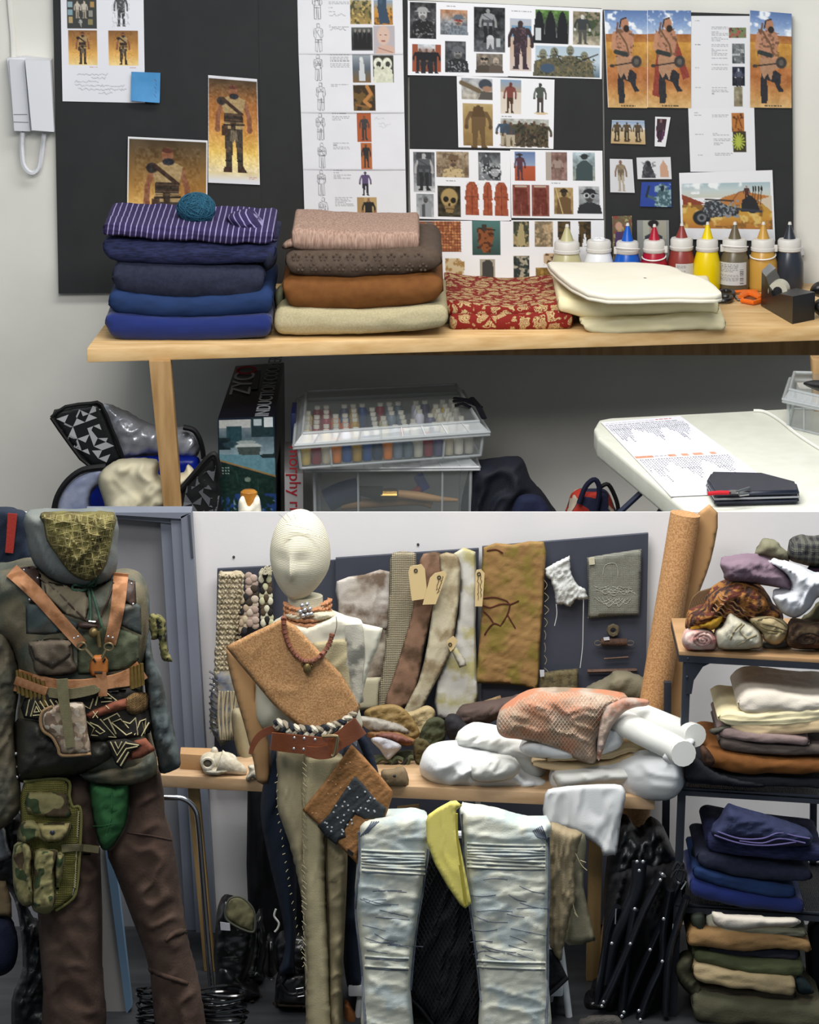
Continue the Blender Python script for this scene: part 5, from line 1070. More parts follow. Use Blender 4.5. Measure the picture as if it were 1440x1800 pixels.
# boots
LB = M('boot_leather', '#0b0b0c', '#141416', ns=14, rough=.28, bump=.3, bs=30, spec=.6)
def boot(name, label, shaft, foot, Y, sole=None, lining=None):
    t = thing(name, label, 'boot', P(foot[0][0], 1750, Y))
    cush('shaft', shaft, Y, .07, LB, t, r=22, wr=((.012, 30, 12, 10),), Tb=.06); cush('foot', foot, Y-.01, .08, LB, t, r=18, wr=((.006, 16, 16, 0),), Tb=.06)
    if sole: cush('sole', sole, Y-.02, .07, M('boot_sole', '#17130f', '#2c2318', ns=20), t, r=6, wr=None, Tb=.06)
    return t
t = boot('tall_boot', 'tall black boot with folded olive lining under the bench', [(384, 1590), (400, 1582), (440, 1600), (450, 1640), (440, 1700), (420, 1745), (388, 1745), (376, 1690), (378, 1640)], [(382, 1700), (410, 1700), (430, 1725), (452, 1740), (456, 1752), (430, 1764), (385, 1752)], -.75, [(382, 1748), (420, 1762), (458, 1750), (456, 1758), (425, 1770), (384, 1756)])
cush('lining', [(396, 1600), (404, 1580), (425, 1578), (446, 1600), (448, 1632), (440, 1638), (415, 1628), (398, 1615)], -.83, .02, M('olive_lining', '#6d6a4c', '#7a7656', ns=10, bs=200), t, r=10, wr=((.008, 14, 20, 30),)); cords('lining_edge', [[(396, 1600), (404, 1580), (425, 1578), (446, 1600), (448, 1632), (440, 1638), (415, 1628), (398, 1615), (396, 1600)]], .004, -.85, M('edge_grey', '#55564a'), t)
G().prism([(387, 1621), (404, 1623), (405, 1636), (388, 1635)], -.86, .003).out('paper_tag', M('tag_white', '#b9babf'), t)
boot('black_boot', 'second black boot leaning behind the tall lined boot', [(445, 1620), (462, 1605), (470, 1650), (466, 1690), (455, 1725), (432, 1722), (440, 1680)], [(420, 1710), (452, 1700), (466, 1715), (458, 1728), (425, 1732)], -.6)
t = boot('buckle_boot', 'black engineer boot with ankle buckle beside the tan trousers', [(485, 1650), (545, 1650), (550, 1712), (492, 1715)], [(488, 1712), (500, 1706), (545, 1712), (556, 1772), (490, 1768), (484, 1745)], -.85, [(486, 1760), (552, 1766), (552, 1776), (488, 1770)])
cords('ankle_strap', [[(490, 1722), (505, 1745), (530, 1745), (550, 1738)], [(488, 1735), (500, 1720), (498, 1712)]], .006, -.94, M('strap_black', '#1c1c1f', rough=.3), t)
G().tube([P(x, y, -.96) for x, y in ((521, 1738), (533, 1736), (535, 1750), (523, 1752))], .003, 6, True).out('buckle', M('nickel', '#9c9ca0', metal=1, rough=.3, bump=0), t)
t = boot('short_boot', 'dark brown boot standing behind, right of the lined boot', [(466, 1655), (484, 1650), (488, 1700), (486, 1730), (466, 1732), (464, 1700)], [(466, 1715), (488, 1715), (490, 1738), (464, 1738)], -.5)
t = boot('low_boot', 'low black boot at the foot of the folded camp chairs', [(1040, 1735), (1062, 1730), (1070, 1768), (1040, 1765)], [(1026, 1762), (1045, 1752), (1085, 1770), (1080, 1785), (1030, 1780)], -.8)
# white cord
T(G().tube([P(x, y, -.6) for x, y in ((485, 1598), (482, 1610), (490, 1622), (488, 1632), (483, 1638))], .004, 6, smooth=4).out('white_string', M('white_cable')), 'thin white string hanging among the boots', 'string')
# chrome clothes rail with coiled hoses at its foot
CH = M('chrome', '#b4b6ba', metal=1, rough=.16, bump=0)
t = thing('chrome_rail', 'chrome clothes rail bending down beside the brown trousers', 'rail', P(372, 1752, -1.0))
G().tube([P(x, y, -1.0) for x, y in ((262, 1402), (300, 1402), (322, 1404), (340, 1418), (348, 1445), (356, 1540), (366, 1660), (374, 1752))], .0095, 10, smooth=4).out('rail_tube', CH, t)
G().tube([P(x, y, -.98) for x, y in ((346, 1440), (352, 1520), (362, 1660), (369, 1745))], .004, 8, smooth=2).out('rail_rod', CH, t)
G().lathe(P(374, 1766, -1.0), [(.05, 0), (.05, .02), (.012, .03)], 16).out('rail_foot', CH, t)
BG = M('gloss_black', '#08080a', bump=0, rough=.12, spec=.8)
for j, (cx, cy, r_, n_, lab) in enumerate(((386, 1770, .085, 7, 'glossy black coiled hangers heaped at the foot of the chrome rail'), (266, 1768, .045, 8, 'small glossy black coil between the brown trouser legs'))):
    rr = random.Random(j); t = thing('coiled_hanger_heap', lab, 'hangers', P(cx, cy+25, -1.1))
    for i in range(n_):
        c = P(cx+rr.uniform(-4, 4), cy-28+i*9, -1.12)
        G().tube([c+np.array([r_*rr.uniform(.9, 1.1)*math.cos(a), r_*.6*math.sin(a), .004*math.sin(a*2+i)]) for a in np.linspace(0, 6.28, 20)[:-1]], .006, 6, True).out('hanger_loop', BG, t)

# ------------------------------------------------------------------ grey boards leaning on the wall
NB = M('slate_board', '#393c47', '#3c3f4a', ns=5, bump=.03, rough=.7)
for pts, lab in (([(382, 1001), (482, 996), (482, 1372), (376, 1372)], 'narrow slate board behind the knitted strips'), ([(480, 992), (592, 985), (592, 1250), (480, 1250)], 'slate board hidden mostly behind the mannequin head'), ([(590, 982), (842, 965), (833, 1618), (592, 1618)], 'wide slate board behind the stained muslin strips'), ([(848, 962), (1140, 938), (1128, 1618), (844, 1618)], 'right slate board with the ochre banner and small samples')):
    T(G().prism(pts, -.05 if pts[0][0] != 480 else -.03, .02 if pts[0][0] != 480 else .015).out('sample_board', NB, angle=20), lab, 'board', 'slate sample boards leaning on the wall')
for x, y in ((411, 979), (735, 957)): T(G().ball(P(x, y, -.002), .005, 6).out('wall_screw', M('screw', '#3a3a3c')), 'small screw in the bare white wall above the %s board' % ('left' if x < 500 else 'middle'), 'screw')
# knitted and braided strips at the left
KN = M('cream_knit', '#a99c80', '#b7ab90', ns=18, kind='knit', bs=26, bump=1.0)
def knit(name, pts, label, c1, c2, Y=-.09):
    t = thing(name, label, 'textile sample', P(pts[0][0], pts[0][1], Y)); o, sf = cush('knit_body', pts, Y, .03, M(name+'_'+c1[1:], c1, c2, ns=22, bs=90, bump=.6), t, r=10, wr=((.006, 9, 14, 0),), jag=1.5)
    return t, sf
t, sf = knit('knitted_panel', [(386, 1008), (396, 1005), (428, 1006), (427, 1040), (420, 1100), (410, 1150), (420, 1200), (400, 1230), (384, 1260), (370, 1290), (372, 1230), (378, 1150), (383, 1060)], 'long cream chunky knitted panel at the left of the boards', '#9c8f74', '#b5aa92')
lines = []
for c in range(7):
    x0 = 388+c*6
    for r_ in range(26):
        y = 1010+r_*9; xx = x0-(y-1010)*.045; lines.append([(xx-2, y), (xx+1.5, y+5), (xx+4, y)])
cords('knit_stitch', lines, .0042, sf, KN, t, k=2, n=5)
def braid(x0, y0, x1, y1, w, n, cols, label, gaps=0):
    t = thing('woven_strip', label, 'textile sample', P(x0, y0, -.1)); rr = random.Random(int(x0))
    by = {}
    for c in range(n):
        m_ = int((y1-y0)/9)
        for i in range(m_):
            u = (i+.5)/m_; xc = x0+(x1-x0)*u+(c-(n-1)/2)*w/n+rr.uniform(-.8, .8); y = y0+(y1-y0)*u+(c % 2)*4; col = cols[(i//2+c) % len(cols)]
            by.setdefault(col, G()).ball(P(xc, y, -.10-.004*((i+c) % 2)), .0115, 5, (1.15*w/n/8, .45, 1.35))
    for col, g in by.items(): g.out('woven_tape', M('tape_'+col[1:], col, ns=40, bs=300, bump=.4), t)
braid(430, 1040, 426, 1110, 14, 2, ['#b3a48a', '#26252a', '#a5927c'], 'short twisted beige strip hanging right of the knitted panel')
braid(442, 1008, 444, 1100, 18, 2, ['#a08c80', '#ad998c', '#3c3428', '#b5a796'], 'pinkish beige woven strip right of the knitted panel')
braid(466, 1004, 470, 1100, 20, 3, ['#c2bea6', '#23211e', '#b4b18f', '#4c4030'], 'cream and black checkered woven strip nearest the mannequin head')
T(cords('frayed_fringe', [[(466+8*math.sin(i*2.1), 1010), (462+i*4, 1000-(i % 3)*3), (458+i*6, 1004+(i % 2)*6)] for i in range(7)], .003, -.12, M('fringe', '#b8b29a')), 'frayed pale fringe on top of the checkered strip', 'fringe')
t, sf = knit('ruffled_textile', [(378, 1188), (400, 1180), (418, 1200), (432, 1225), (424, 1262), (416, 1290), (392, 1312), (382, 1302), (372, 1280), (370, 1230)], 'ruffled beige and blue textile hanging lowest at the left', '#8f8468', '#5c6474', -.14)
cords('chain_trim', [[(368, 1180+i*11), (376+4*math.sin(i), 1185+i*11), (382, 1192+i*11)] for i in range(10)], .004, sf, M('pewter', '#6c6c70', metal=.7, rough=.4, bump=0), t)
cords('yarn_strand', [[(386+i*5, 1215), (384+i*5+3*math.sin(i*2), 1255), (388+i*4, 1300)] for i in range(7)], .0045, sf, M('strand', '#a89c80', ns=40, bs=300, bump=.4), t)
studs('silver_bead', [(377, 1203), (374, 1208), (380, 1210), (376, 1214)], .006, sf, M('silver', '#d0d0d2', metal=.8, rough=.25, bump=0), t)

# stained muslin strips in the middle
MU = lambda key, a, b, c, **k: M(key, a, b, c3=c, ns=9, bs=200, bump=.25, lo=.4, hi=.6, **k)
GM = 'stained muslin samples on the wide board'
T(cush('muslin_sample', [(592, 1022), (640, 1010), (690, 1006), (688, 1105), (640, 1100), (600, 1108), (594, 1060)], -.08, .006, MU('muslin_smoke', '#a79d90', '#b9b3ab', '#6a5a4c'), r=12, wr=((.0035, 30, 16, 0),), k=2), 'folded grey muslin with smoky brown stains behind the bib', 'fabric sample', GM)
T(cush('muslin_sample', [(600, 1110), (680, 1102), (678, 1180), (668, 1192), (610, 1195)], -.075, .006, MU('muslin_grey2', '#8f8474', '#a89f8f', '#5f5244'), r=10, wr=((.0035, 40, 10, 0),), k=2), 'brownish folded muslin lower behind the bib', 'fabric sample', GM)
T(cush('muslin_sample', [(615, 1192), (670, 1190), (668, 1245), (625, 1250)], -.085, .006, M('pale_card', '#a9a287', '#b3ac93', ns=9), r=6, wr=None, k=1), 'pale beige card strip below the grey muslin', 'fabric sample', GM)
GR = M('grid_muslin', '#a69c84', '#8e856e', ns=46, kind='checks', bs=46, bump=.7)
T(cush('muslin_sample', [(690, 972), (727, 971), (732, 985), (738, 1060), (728, 1100), (715, 1180), (702, 1245), (664, 1245), (672, 1180), (682, 1090), (685, 1010)], -.10, .006, GR, r=6, wr=((.0035, 12, 60, 8),), k=2), 'long waffle grid muslin strip hanging left of the paper tags', 'fabric sample', GM)
T(cush('muslin_sample', [(738, 985), (752, 972), (774, 972), (780, 1000), (765, 1060), (745, 1140), (730, 1220), (704, 1245), (676, 1240), (690, 1195), (710, 1130), (726, 1070)], -.115, .006, MU('muslin_rust', '#8a6b56', '#7c5f4c', '#54402f'), r=8, wr=((.0035, 20, 50, 20),), k=2), 'rusty brown stained muslin strip twisting behind the tags', 'fabric sample', GM)
T(cush('muslin_sample', [(772, 975), (800, 974), (810, 1000), (804, 1080), (790, 1150), (760, 1210), (735, 1258), (718, 1268), (705, 1258), (735, 1200), (752, 1130), (762, 1060), (776, 1010)], -.125, .006, MU('muslin_cream', '#b5ab8e', '#c0b8a0', '#8c7c60'), r=10, wr=((.0035, 16, 60, 22),), k=2), 'cream stained muslin strip sweeping down to the left', 'fabric sample', GM)
T(cush('muslin_sample', [(796, 974), (836, 970), (836, 1100), (838, 1180), (834, 1250), (770, 1262), (768, 1200), (790, 1150), (806, 1080), (808, 1000)], -.095, .006, M('muslin_white', '#c6c4bd', '#bdbab0', c3='#a8a070', ns=9, bs=300, bump=.2, lo=.4, hi=.7), r=6, wr=((.0035, 30, 40, 0),), k=2), 'white muslin sheet with yellowish spots at the right of the wide board', 'fabric sample', GM)
TG = M('tag_card', '#c9b283', '#c4ad7f', ns=8, bump=.04, rough=.7)
def tagcard(pts, Y, label, wr=()):
    t = thing('paper_tag', label, 'tag', P(pts[0][0], pts[0][1], Y), 'paper tags on the samples')
    G().prism(pts, Y, .003).out('tag_card', TG, t, angle=20); c = P((pts[0][0]+pts[1][0])/2, pts[0][1]+7, Y-.002)
    G().tube([c+np.array([.006*math.cos(a), 0, .006*math.sin(a)]) for a in np.linspace(0, 6.28, 10)[:-1]], .002, 5, True).out('eyelet', M('eyelet', '#3c3428'), t)
    if wr: cords('handwriting', wr, .0011, Y-.001, M('pencil', '#5c5040', bump=0), t, k=2, n=4)
tagcard([(721, 996), (741, 992), (747, 1000), (752, 1052), (724, 1056), (718, 1006)], -.165, 'blank manila tag, left of the overlapping pair')
def scr(x0, y0, dx, dy, n, seed):
    rr = random.Random(seed); return [(x0+dx*i/n+rr.uniform(-1.5, 1.5), y0+dy*i/n+rr.uniform(-1.5, 1.5)) for i in range(n)]
tagcard([(764, 1008), (780, 1004), (785, 1010), (766, 1062), (743, 1063), (756, 1016)], -.17, 'written manila tag with a pink mark, right of the overlapping pair', [scr(779, 1012, -10, 34, 14, 1), scr(772, 1016, -6, 24, 10, 2)])
tagcard([(838, 1002), (846, 1001), (852, 1008), (848, 1066), (835, 1066), (836, 1008)], -.15, 'narrow manila tag between the white muslin and the ochre banner', [scr(841, 1012, -1, 44, 16, 3), scr(846, 1012, -1, 40, 14, 4)])
tagcard([(786, 1126), (797, 1118), (805, 1126), (798, 1140), (792, 1146), (788, 1136)], -.15, 'small manila tag low on the cream muslin')
T(cush('cut_swatch', [(792, 1140), (802, 1136), (818, 1160), (820, 1170), (808, 1174)], -.14, .006, M('muslin_white'), k=1, r=3, wr=None), 'small white cut-off swatch below the low tag', 'fabric sample')

# ochre banner
t = thing('ochre_banner', 'long ochre dyed cloth with dark branching stitches on the right board', 'textile sample', P(900, 1200, -.08))
OC = M('ochre_dye', '#83633a', '#957548', c3='#7a6a30', ns=10, bs=260, bump=.3, lo=.3, hi=.7)
o, sf = cush('banner_cloth', [(850, 962), (900, 957), (956, 952), (958, 1000), (954, 1080), (950, 1130), (947, 1200), (940, 1212), (920, 1206), (880, 1202), (838, 1201), (836, 1195), (843, 1120), (848, 1050)], -.09, .006, OC, t, r=5, wr=((.004, 60, 14, 20), (.003, 20, 20, -40)), k=2, cell=4)
cords('stitched_branch', [[(850, 1052), (870, 1050), (890, 1056), (897, 1062), (912, 1056)], [(848, 1064), (862, 1068), (880, 1062), (897, 1062)], [(897, 1062), (892, 1080), (880, 1100)], [(892, 1080), (900, 1094), (906, 1104)], [(880, 1100), (868, 1096), (858, 1106), (852, 1116)], [(850, 1075), (860, 1084), (868, 1096)], [(856, 968), (872, 966), (884, 972)]], .0028, sf, M('thread_maroon', '#4c2418'), t)
cords('frayed_edge', [[(957, 1020+i*22), (962+3*math.sin(i), 1028+i*22), (958, 1036+i*22)] for i in range(8)], .0012, sf, M('fray', '#8f8468'), t)
# white ruched scrap
t = thing('ruched_scrap', 'white ruched fabric scrap with hanging threads on the right board', 'textile sample', P(990, 1000, -.08))
o, sf = cush('ruched_cloth', [(958, 1000), (975, 990), (1001, 977), (1003, 1000), (1006, 1012), (1016, 1028), (1030, 1036), (1034, 1054), (1012, 1054), (1003, 1066), (990, 1063), (978, 1063), (974, 1040), (968, 1020), (960, 1012)], -.08, .018, M('ruched_white', '#b9bbb8', '#c4c6c2', ns=30, bs=200, bump=.6), t, r=6, wr=((.012, 7, 12, 0),), k=1, cell=3, jag=1)
cords('hanging_thread', [[(978, 1062), (979, 1080), (975, 1100)], [(1026, 1052), (1025, 1110), (1024, 1140), (1020, 1174)]], .0014, -.09, M('thread_white', '#c8c8c6', bump=0), t)
t = thing('grey_weave_sample', 'grey green rectangular weave sample with pinked edges', 'textile sample', P(1080, 1080, -.08))
o, sf = cush('weave_cloth', [(1032, 980), (1080, 972), (1128, 965), (1127, 1020), (1124, 1081), (1080, 1083), (1033, 1087), (1034, 1030)], -.07, .01, M('grey_weave', '#7a7a70', '#84847a', ns=30, kind='weave', bs=60, bump=.6), t, r=4, wr=((.002, 20, 8, 0),), k=1)
cords('stitching', [[(1044+i*4, 1030+((i*7) % 11)), (1056+i*4, 1034+((i*5) % 13)), (1070+i*3, 1030+((i*3) % 17))] for i in range(16)]+[[(1045+q*7, 1050), (1058+q*6, 1058+q % 3*4), (1075+q*5, 1052)] for q in range(8)]+[[(1060, 1010), (1064, 994), (1080, 990), (1086, 1000), (1086, 1016)]], .0012, sf, M('stitch_pale', '#9c9c92', bump=0), t)
G().prism([(1035, 981), (1045, 979), (1046, 992), (1036, 993)], -.088, .003).out('paper_tag', M('tag_pale', '#b8b49c'), t)
# hardware
RU = M('rust_iron', '#4e3c33', '#63493b', ns=60, bump=.5, bs=200, rough=.6, metal=.3)
T(G().tube([P(1078+8*math.cos(a), 1108+8*math.sin(a), -.07) for a in np.linspace(0, 6.28, 9)[:-1]], .0085, 6, True).out('hex_nut', M('old_brass', '#5a5140', '#6a604c', ns=60, metal=.4, rough=.5)), 'large old hexagonal nut fixed to the right board', 'nut')
t = thing('rusty_spring', 'rusty spring with hooked ends under the hexagonal nut', 'spring', P(1080, 1129, -.07))
G().tube([P(1057+(1102-1057)*i/160, 1129-.5+2*0, -.07)+.0115*np.array([0, math.cos(i*.7), math.sin(i*.7)]) for i in range(161)], .0035, 5).out('coil', RU, t); G().tube([P(1058, 1129, -.07), P(1102, 1129, -.07)], .0095, 10).out('coil_core', RU, t)
for s_, x in ((-1, 1051), (1, 1108)): G().tube([P(x+6*math.cos(a), 1130+4*math.sin(a), -.07) for a in np.linspace(0, 6.28, 12)[:-1]], .0028, 6, True).out('end_hook', M('nickel'), t)
G().prism([(1061, 1121), (1071, 1120), (1072, 1125), (1062, 1126)], -.086, .004).out('paper_label', M('tag_white'), t)
T(G().tube([P(1062, 1158, -.065), P(1105, 1155, -.065)], .0035, 6).out('threaded_rod', RU), 'thin rusty drill bit below the spring', 'drill bit')
T(G().tube([P(1033, 1180, -.065), P(1120, 1178, -.065)], .008, 6).out('threaded_rod', RU), 'long brown threaded bar lowest on the right board', 'bar')
T(cush('olive_swatch', [(950, 1183), (985, 1177), (1017, 1175), (1018, 1240), (945, 1240)], -.09, .012, M('olive_nap', '#6d6448', '#5c5238', c3='#4a4230', ns=40, bs=200, bump=.6), r=5, wr=((.004, 20, 20, 0),), k=1), 'olive brown napped swatch at the foot of the ochre banner', 'fabric sample')
T(G().prism([(949, 1178), (957, 1178), (957, 1189), (950, 1190)], -.115, .003).out('paper_tag', MATS['tag_white']), 'tiny white tag at the corner of the olive swatch', 'tag')
T(cush('grey_hide', [(1022, 1222), (1040, 1205), (1070, 1190), (1080, 1180), (1110, 1184), (1140, 1195), (1158, 1205), (1155, 1222), (1135, 1232), (1100, 1236), (1060, 1232)], -.14, .06, M('suede_grey', '#77705c', '#6c6552', ns=14, bs=150, bump=.4), r=20, wr=((.02, 30, 22, 40),)), 'grey olive suede piece heaped under the threaded bar', 'cloth')

# ------------------------------------------------------------------ roll of cork paper and backing sheet
CK = M('cork', '#a0744a', '#bf9466', ns=170, bs=220, bump=.3, rough=.75, det=8, lo=.4, hi=.6)
def leaning(pts0, pts1, r, mt, name, label, cat):
    p0, p1 = np.array(pts0), np.array(pts1); return T(G().tube([p0, p1], r, 24).out(name, mt, angle=50), label, cat)
tp_ = P(1205, 903, -.32); bt2 = P(1148, 1246, -.34); dd = (bt2-tp_)/(tp_[2]-bt2[2]); flr = tp_+dd*(tp_[2])
t = thing('cork_paper_roll', 'tall leaning roll of cork coloured paper beside the shelves', 'roll', flr)
G().tube([flr, tp_], [.052, .054], 28).out('rolled_sheet', CK, t, angle=50)
a0 = P(1226, 901, -.30); a1 = P(1262, 901, -.3); b0 = P(1178, 1200, -.30); b1 = P(1190, 1200, -.30)
cush('loose_flap', [(1228, 901), (1262, 901), (1256, 960), (1242, 1010), (1222, 1060), (1206, 1110), (1200, 1160), (1203, 1240), (1195, 1330), (1140, 1330), (1172, 1230), (1196, 1080)], -.27, .012, BE, t, r=6, wr=None, k=2)

# ------------------------------------------------------------------ skull, box and bones on the bench
BN = M('bone', '#c4bba5', '#b0a68e', c3='#d0c9b8', ns=26, bs=90, bump=.5, rough=.6)
T(G().hexa([PZ(317, 1352, BL), PZ(378, 1356, BL), PZ(378, 1342, BL), PZ(318, 1340, BL)]+[p+up(.058) for p in (PZ(317, 1352, BL), PZ(378, 1356, BL), PZ(378, 1342, BL), PZ(318, 1340, BL))], .003).out('wooden_block', M('kraft_box', '#b18c63', '#a8835c', ns=6)), 'plain tan box behind the animal skull on the bench', 'box')
t = thing('animal_skull', 'bleached sheep skull facing right on the bench', 'skull', PZ(390, 1360, BL))
ys_ = Yon(390, 1362, BL)
G().ball(P(372, 1338, ys_+.03), .045, 12, (.95, .9, .75)).ball(P(392, 1336, ys_+.02), .04, 12, (1.3, .8, .75)).tube([P(385, 1338, ys_), P(405, 1345, ys_), P(425, 1354, ys_), P(432, 1360, ys_)], [.044, .032, .018, .007], 12, smooth=3).ball(P(377, 1322, ys_+.04), .014, 8, (1, 1, 1.4)).out('cranium', BN, t, angle=60)
G().tube([P(365+10*math.cos(a), 1342+9*math.sin(a), ys_-.03) for a in np.linspace(0, 6.28, 14)[:-1]], .006, 6, True).out('eye_socket_rim', BN, t)
G().ball(P(365, 1342, ys_-.025), .019, 8, (1, .4, .9)).out('eye_socket', M('bone_hollow', '#5c5448', bump=.2), t)
for i in range(7): G().box(P(384+i*4.5, 1357+i*.6, ys_-.03), P(387.5+i*4.5, 1366+i*.3, ys_-.01), .001).out('tooth', BN, t)
cush('jaw', [(356, 1350), (364, 1362), (380, 1364), (402, 1358), (412, 1350), (395, 1350), (372, 1348)], ys_-.005, .03, BN, t, r=6, wr=((.003, 8, 8, 0),))
T(cush('vertebra_bone', [(432, 1368), (438, 1356), (436, 1346), (448, 1346), (452, 1354), (462, 1358), (466, 1366), (455, 1372), (444, 1368), (436, 1374)], Yon(450, 1372, BL)+.02, .03, BN, r=7, wr=((.006, 8, 8, 0),), cell=3), 'small pale vertebra bone right of the skull', 'bone')
T(cush('shell_lamp_base', [(408, 1250), (420, 1245), (432, 1260), (440, 1300), (446, 1340), (424, 1348), (416, 1320), (408, 1280)], -.3, .05, M('bust_linen', '#8d8468', '#958c70', ns=20, bs=200), r=16, wr=None), 'drab linen covered dress form foot behind the skull', 'dress form')
# heap of cut leather and camouflage between mannequin and bundles
HB = [([(640, 1252), (665, 1240), (700, 1240), (725, 1262), (738, 1290), (722, 1300), (690, 1285), (655, 1275)], '#80683e', '#8f7648', 'glossy ochre leather sheet on top of the heap', -.35),
      ([(628, 1262), (650, 1260), (700, 1272), (720, 1288), (690, 1290), (650, 1284)], '#9b958a', '#a59f94', 'thin grey sheet under the ochre leather', -.37),
      ([(650, 1286), (690, 1284), (722, 1296), (732, 1304), (715, 1312), (680, 1302), (648, 1296)], '#7a5634', '#8a6440', 'orange brown leather strip in the heap', -.38),
      ([(660, 1293), (690, 1288), (720, 1300), (726, 1306), (700, 1306)], '#6f453a', '#7b4f42', 'reddish leather scrap in the heap', -.41),
      ([(652, 1300), (670, 1296), (705, 1310), (695, 1325), (681, 1336), (668, 1318)], '#a9a8ae', '#b3b2b6', 'pale grey triangular cloth corner hanging from the heap', -.43),
      ([(650, 1330), (680, 1325), (720, 1318), (740, 1330), (735, 1360), (700, 1372), (664, 1368), (655, 1350)], '#31362a', '#4a4a38', 'dark camouflage netting in the heap', -.36),
      ([(738, 1300), (742, 1280), (756, 1262), (775, 1262), (786, 1275), (782, 1300), (770, 1315), (745, 1318)], '#4c4f38', '#3e412e', 'olive webbing loops standing on the bench', -.3),
      ([(728, 1302), (748, 1300), (760, 1320), (750, 1345), (730, 1340)], '#4a4228', '#5a5032', 'shaggy moss coloured tuft in the heap', -.42),
      ([(688, 1260), (704, 1252), (725, 1250), (750, 1240), (765, 1250), (760, 1270), (740, 1300), (735, 1315), (720, 1300), (715, 1280)], '#a9966c', '#b3a078', 'pale tan leather offcut rising behind the heap', -.25)]
for pts, c1, c2, lab, Y in HB:
    T(cush('leather_scrap' if 'leather' in lab else 'cloth_scrap', pts, Y, .012, M('scrap_'+c1[1:], c1, c2, ns=24, bs=120, bump=.5, rough=.6 if 'leather' in lab else .9), r=9, wr=((.012, 24, 8, 20),), cell=4), lab, 'scrap')
t = thing('canvas_pouch', 'small tan canvas pouch with dark snap at the bench edge', 'pouch', PZ(694, 1380, BL))
yp_ = Yon(694, 1384, BL)+.03
o, sf = cush('pouch_body', [(670, 1356), (678, 1352), (700, 1350), (708, 1346), (716, 1358), (718, 1382), (692, 1384), (672, 1380)], yp_, .035, M('tan_canvas', '#7c6a50', '#867459', ns=18, bs=200, bump=.4), t, r=10, wr=((.005, 16, 12, 0),), k=2)
studs('snap', [(694, 1364)], .006, sf, MATS['screw'], t)
for i in range(5): T(cords('camo_strap', [[(656+i*14, 1345+i*3), (672+i*12, 1333+(i % 2)*12), (690+i*9, 1340-i*2)]], .009, -.42, M('strap_olive%d' % (i % 2), ['#4c5038', '#26261e'][i % 2], bs=200)), ['olive strap at the left end of the heap', 'black strap over the camouflage netting', 'olive strap in the middle of the heap', 'black strap beside the tuft', 'olive strap nearest the canvas pouch'][i], 'strap')
T(cush('cloth_bundle', [(796, 1275), (806, 1248), (830, 1240), (880, 1232), (920, 1222), (940, 1224), (930, 1240), (880, 1262), (850, 1275), (815, 1280)], -.28, .07, M('plum_cloth', '#54453f', '#4b3d39', ns=14, bs=200, bump=.3), r=18, wr=((.014, 40, 9, -14),)), 'plum brown cloth roll lying behind the white bundles', 'cloth')
T(cush('cloth_bundle', [(782, 1264), (800, 1258), (830, 1278), (880, 1285), (870, 1300), (800, 1302), (786, 1290)], -.36, .06, M('soft_black', '#1d1c1f', '#252427', ns=14, bs=200), r=14, wr=((.01, 20, 14, 0),)), 'soft black cloth under the plum roll', 'cloth')
T(cush('cloth_scrap', [(850, 1232), (880, 1222), (882, 1230), (856, 1242)], -.2, .01, M('scrap_tan', '#8d7456'), k=1, r=4, wr=None), 'tan paper offcut above the plum roll', 'scrap')
# big white bundles
WB = M('white_jersey', '#d8dadb', '#d2d5d6', ns=5, bs=300, bump=.12, rough=.8, sheen=.1); WB2 = M('white_cotton', '#d2d2cc', '#cccdc8', ns=5, bs=300, bump=.12)
T(cush('white_bundle', [(738, 1355), (742, 1332), (760, 1316), (800, 1310), (870, 1320), (910, 1345), (930, 1360), (962, 1370), (962, 1388), (940, 1398), (860, 1398), (790, 1392), (755, 1378)], -.56, .15, WB, r=46, wr=((.026, 30, 130, 62), (.010, 20, 60, -50)), cell=4), 'large white jersey bundle at the left of the white heap', 'cloth bundle')
T(cush('white_bundle', [(800, 1300), (822, 1282), (850, 1278), (900, 1290), (930, 1300), (950, 1320), (960, 1350), (955, 1370), (930, 1370), (890, 1340), (850, 1330), (815, 1322)], -.5, .12, WB2, r=34, wr=((.024, 22, 110, 70), (.010, 16, 50, -40)), cell=4), 'upper white cotton bundle with twisted knot in the heap', 'cloth bundle')
T(cush('rolled_cloth', [(826, 1346), (850, 1332), (880, 1328), (905, 1334), (915, 1350), (900, 1368), (860, 1376), (830, 1370)], -.70, .06, WB2, r=24, wr=((.014, 12, 30, 30),), cell=4), 'small rolled white cloth in front of the white heap', 'cloth')
T(cush('white_bundle', [(965, 1372), (975, 1350), (1040, 1340), (1100, 1330), (1150, 1325), (1185, 1330), (1203, 1350), (1203, 1380), (1185, 1402), (1150, 1408), (1060, 1402), (1000, 1400), (972, 1392)], lambda x, y: -.62-.32*np.clip((np.asarray(x)-1090)/100, 0, 1), .12, WB, r=36, wr=((.012, 70, 26, 8),), cell=4), 'thick white padding roll hanging over the right end of the bench', 'cloth bundle')
T(cush('rolled_cloth', [(974, 1372), (978, 1356), (1040, 1350), (1090, 1346), (1160, 1342), (1182, 1350), (1180, 1368), (1120, 1378), (1050, 1382), (990, 1390)], -.70, .08, WB2, r=20, wr=((.01, 50, 14, 8),)), 'white rolled cloth on top of the thick padding roll', 'cloth')
CRM2 = M('cream_canvas', '#d0b892', '#c8b089', ns=8, bs=260, bump=.2)
yq = -.70
T(fold('folded_cloth', [(934, 1342), (960, 1340), (1050, 1342), (1110, 1325), (1160, 1322)], [(936, 1346), (985, 1358), (1060, 1356), (1130, 1352), (1164, 1346)], yq, .3, CRM2, layers=2, groove=.5, amp=.006, er=5), 'lower fold of the cream canvas in the white heap', 'folded cloth')
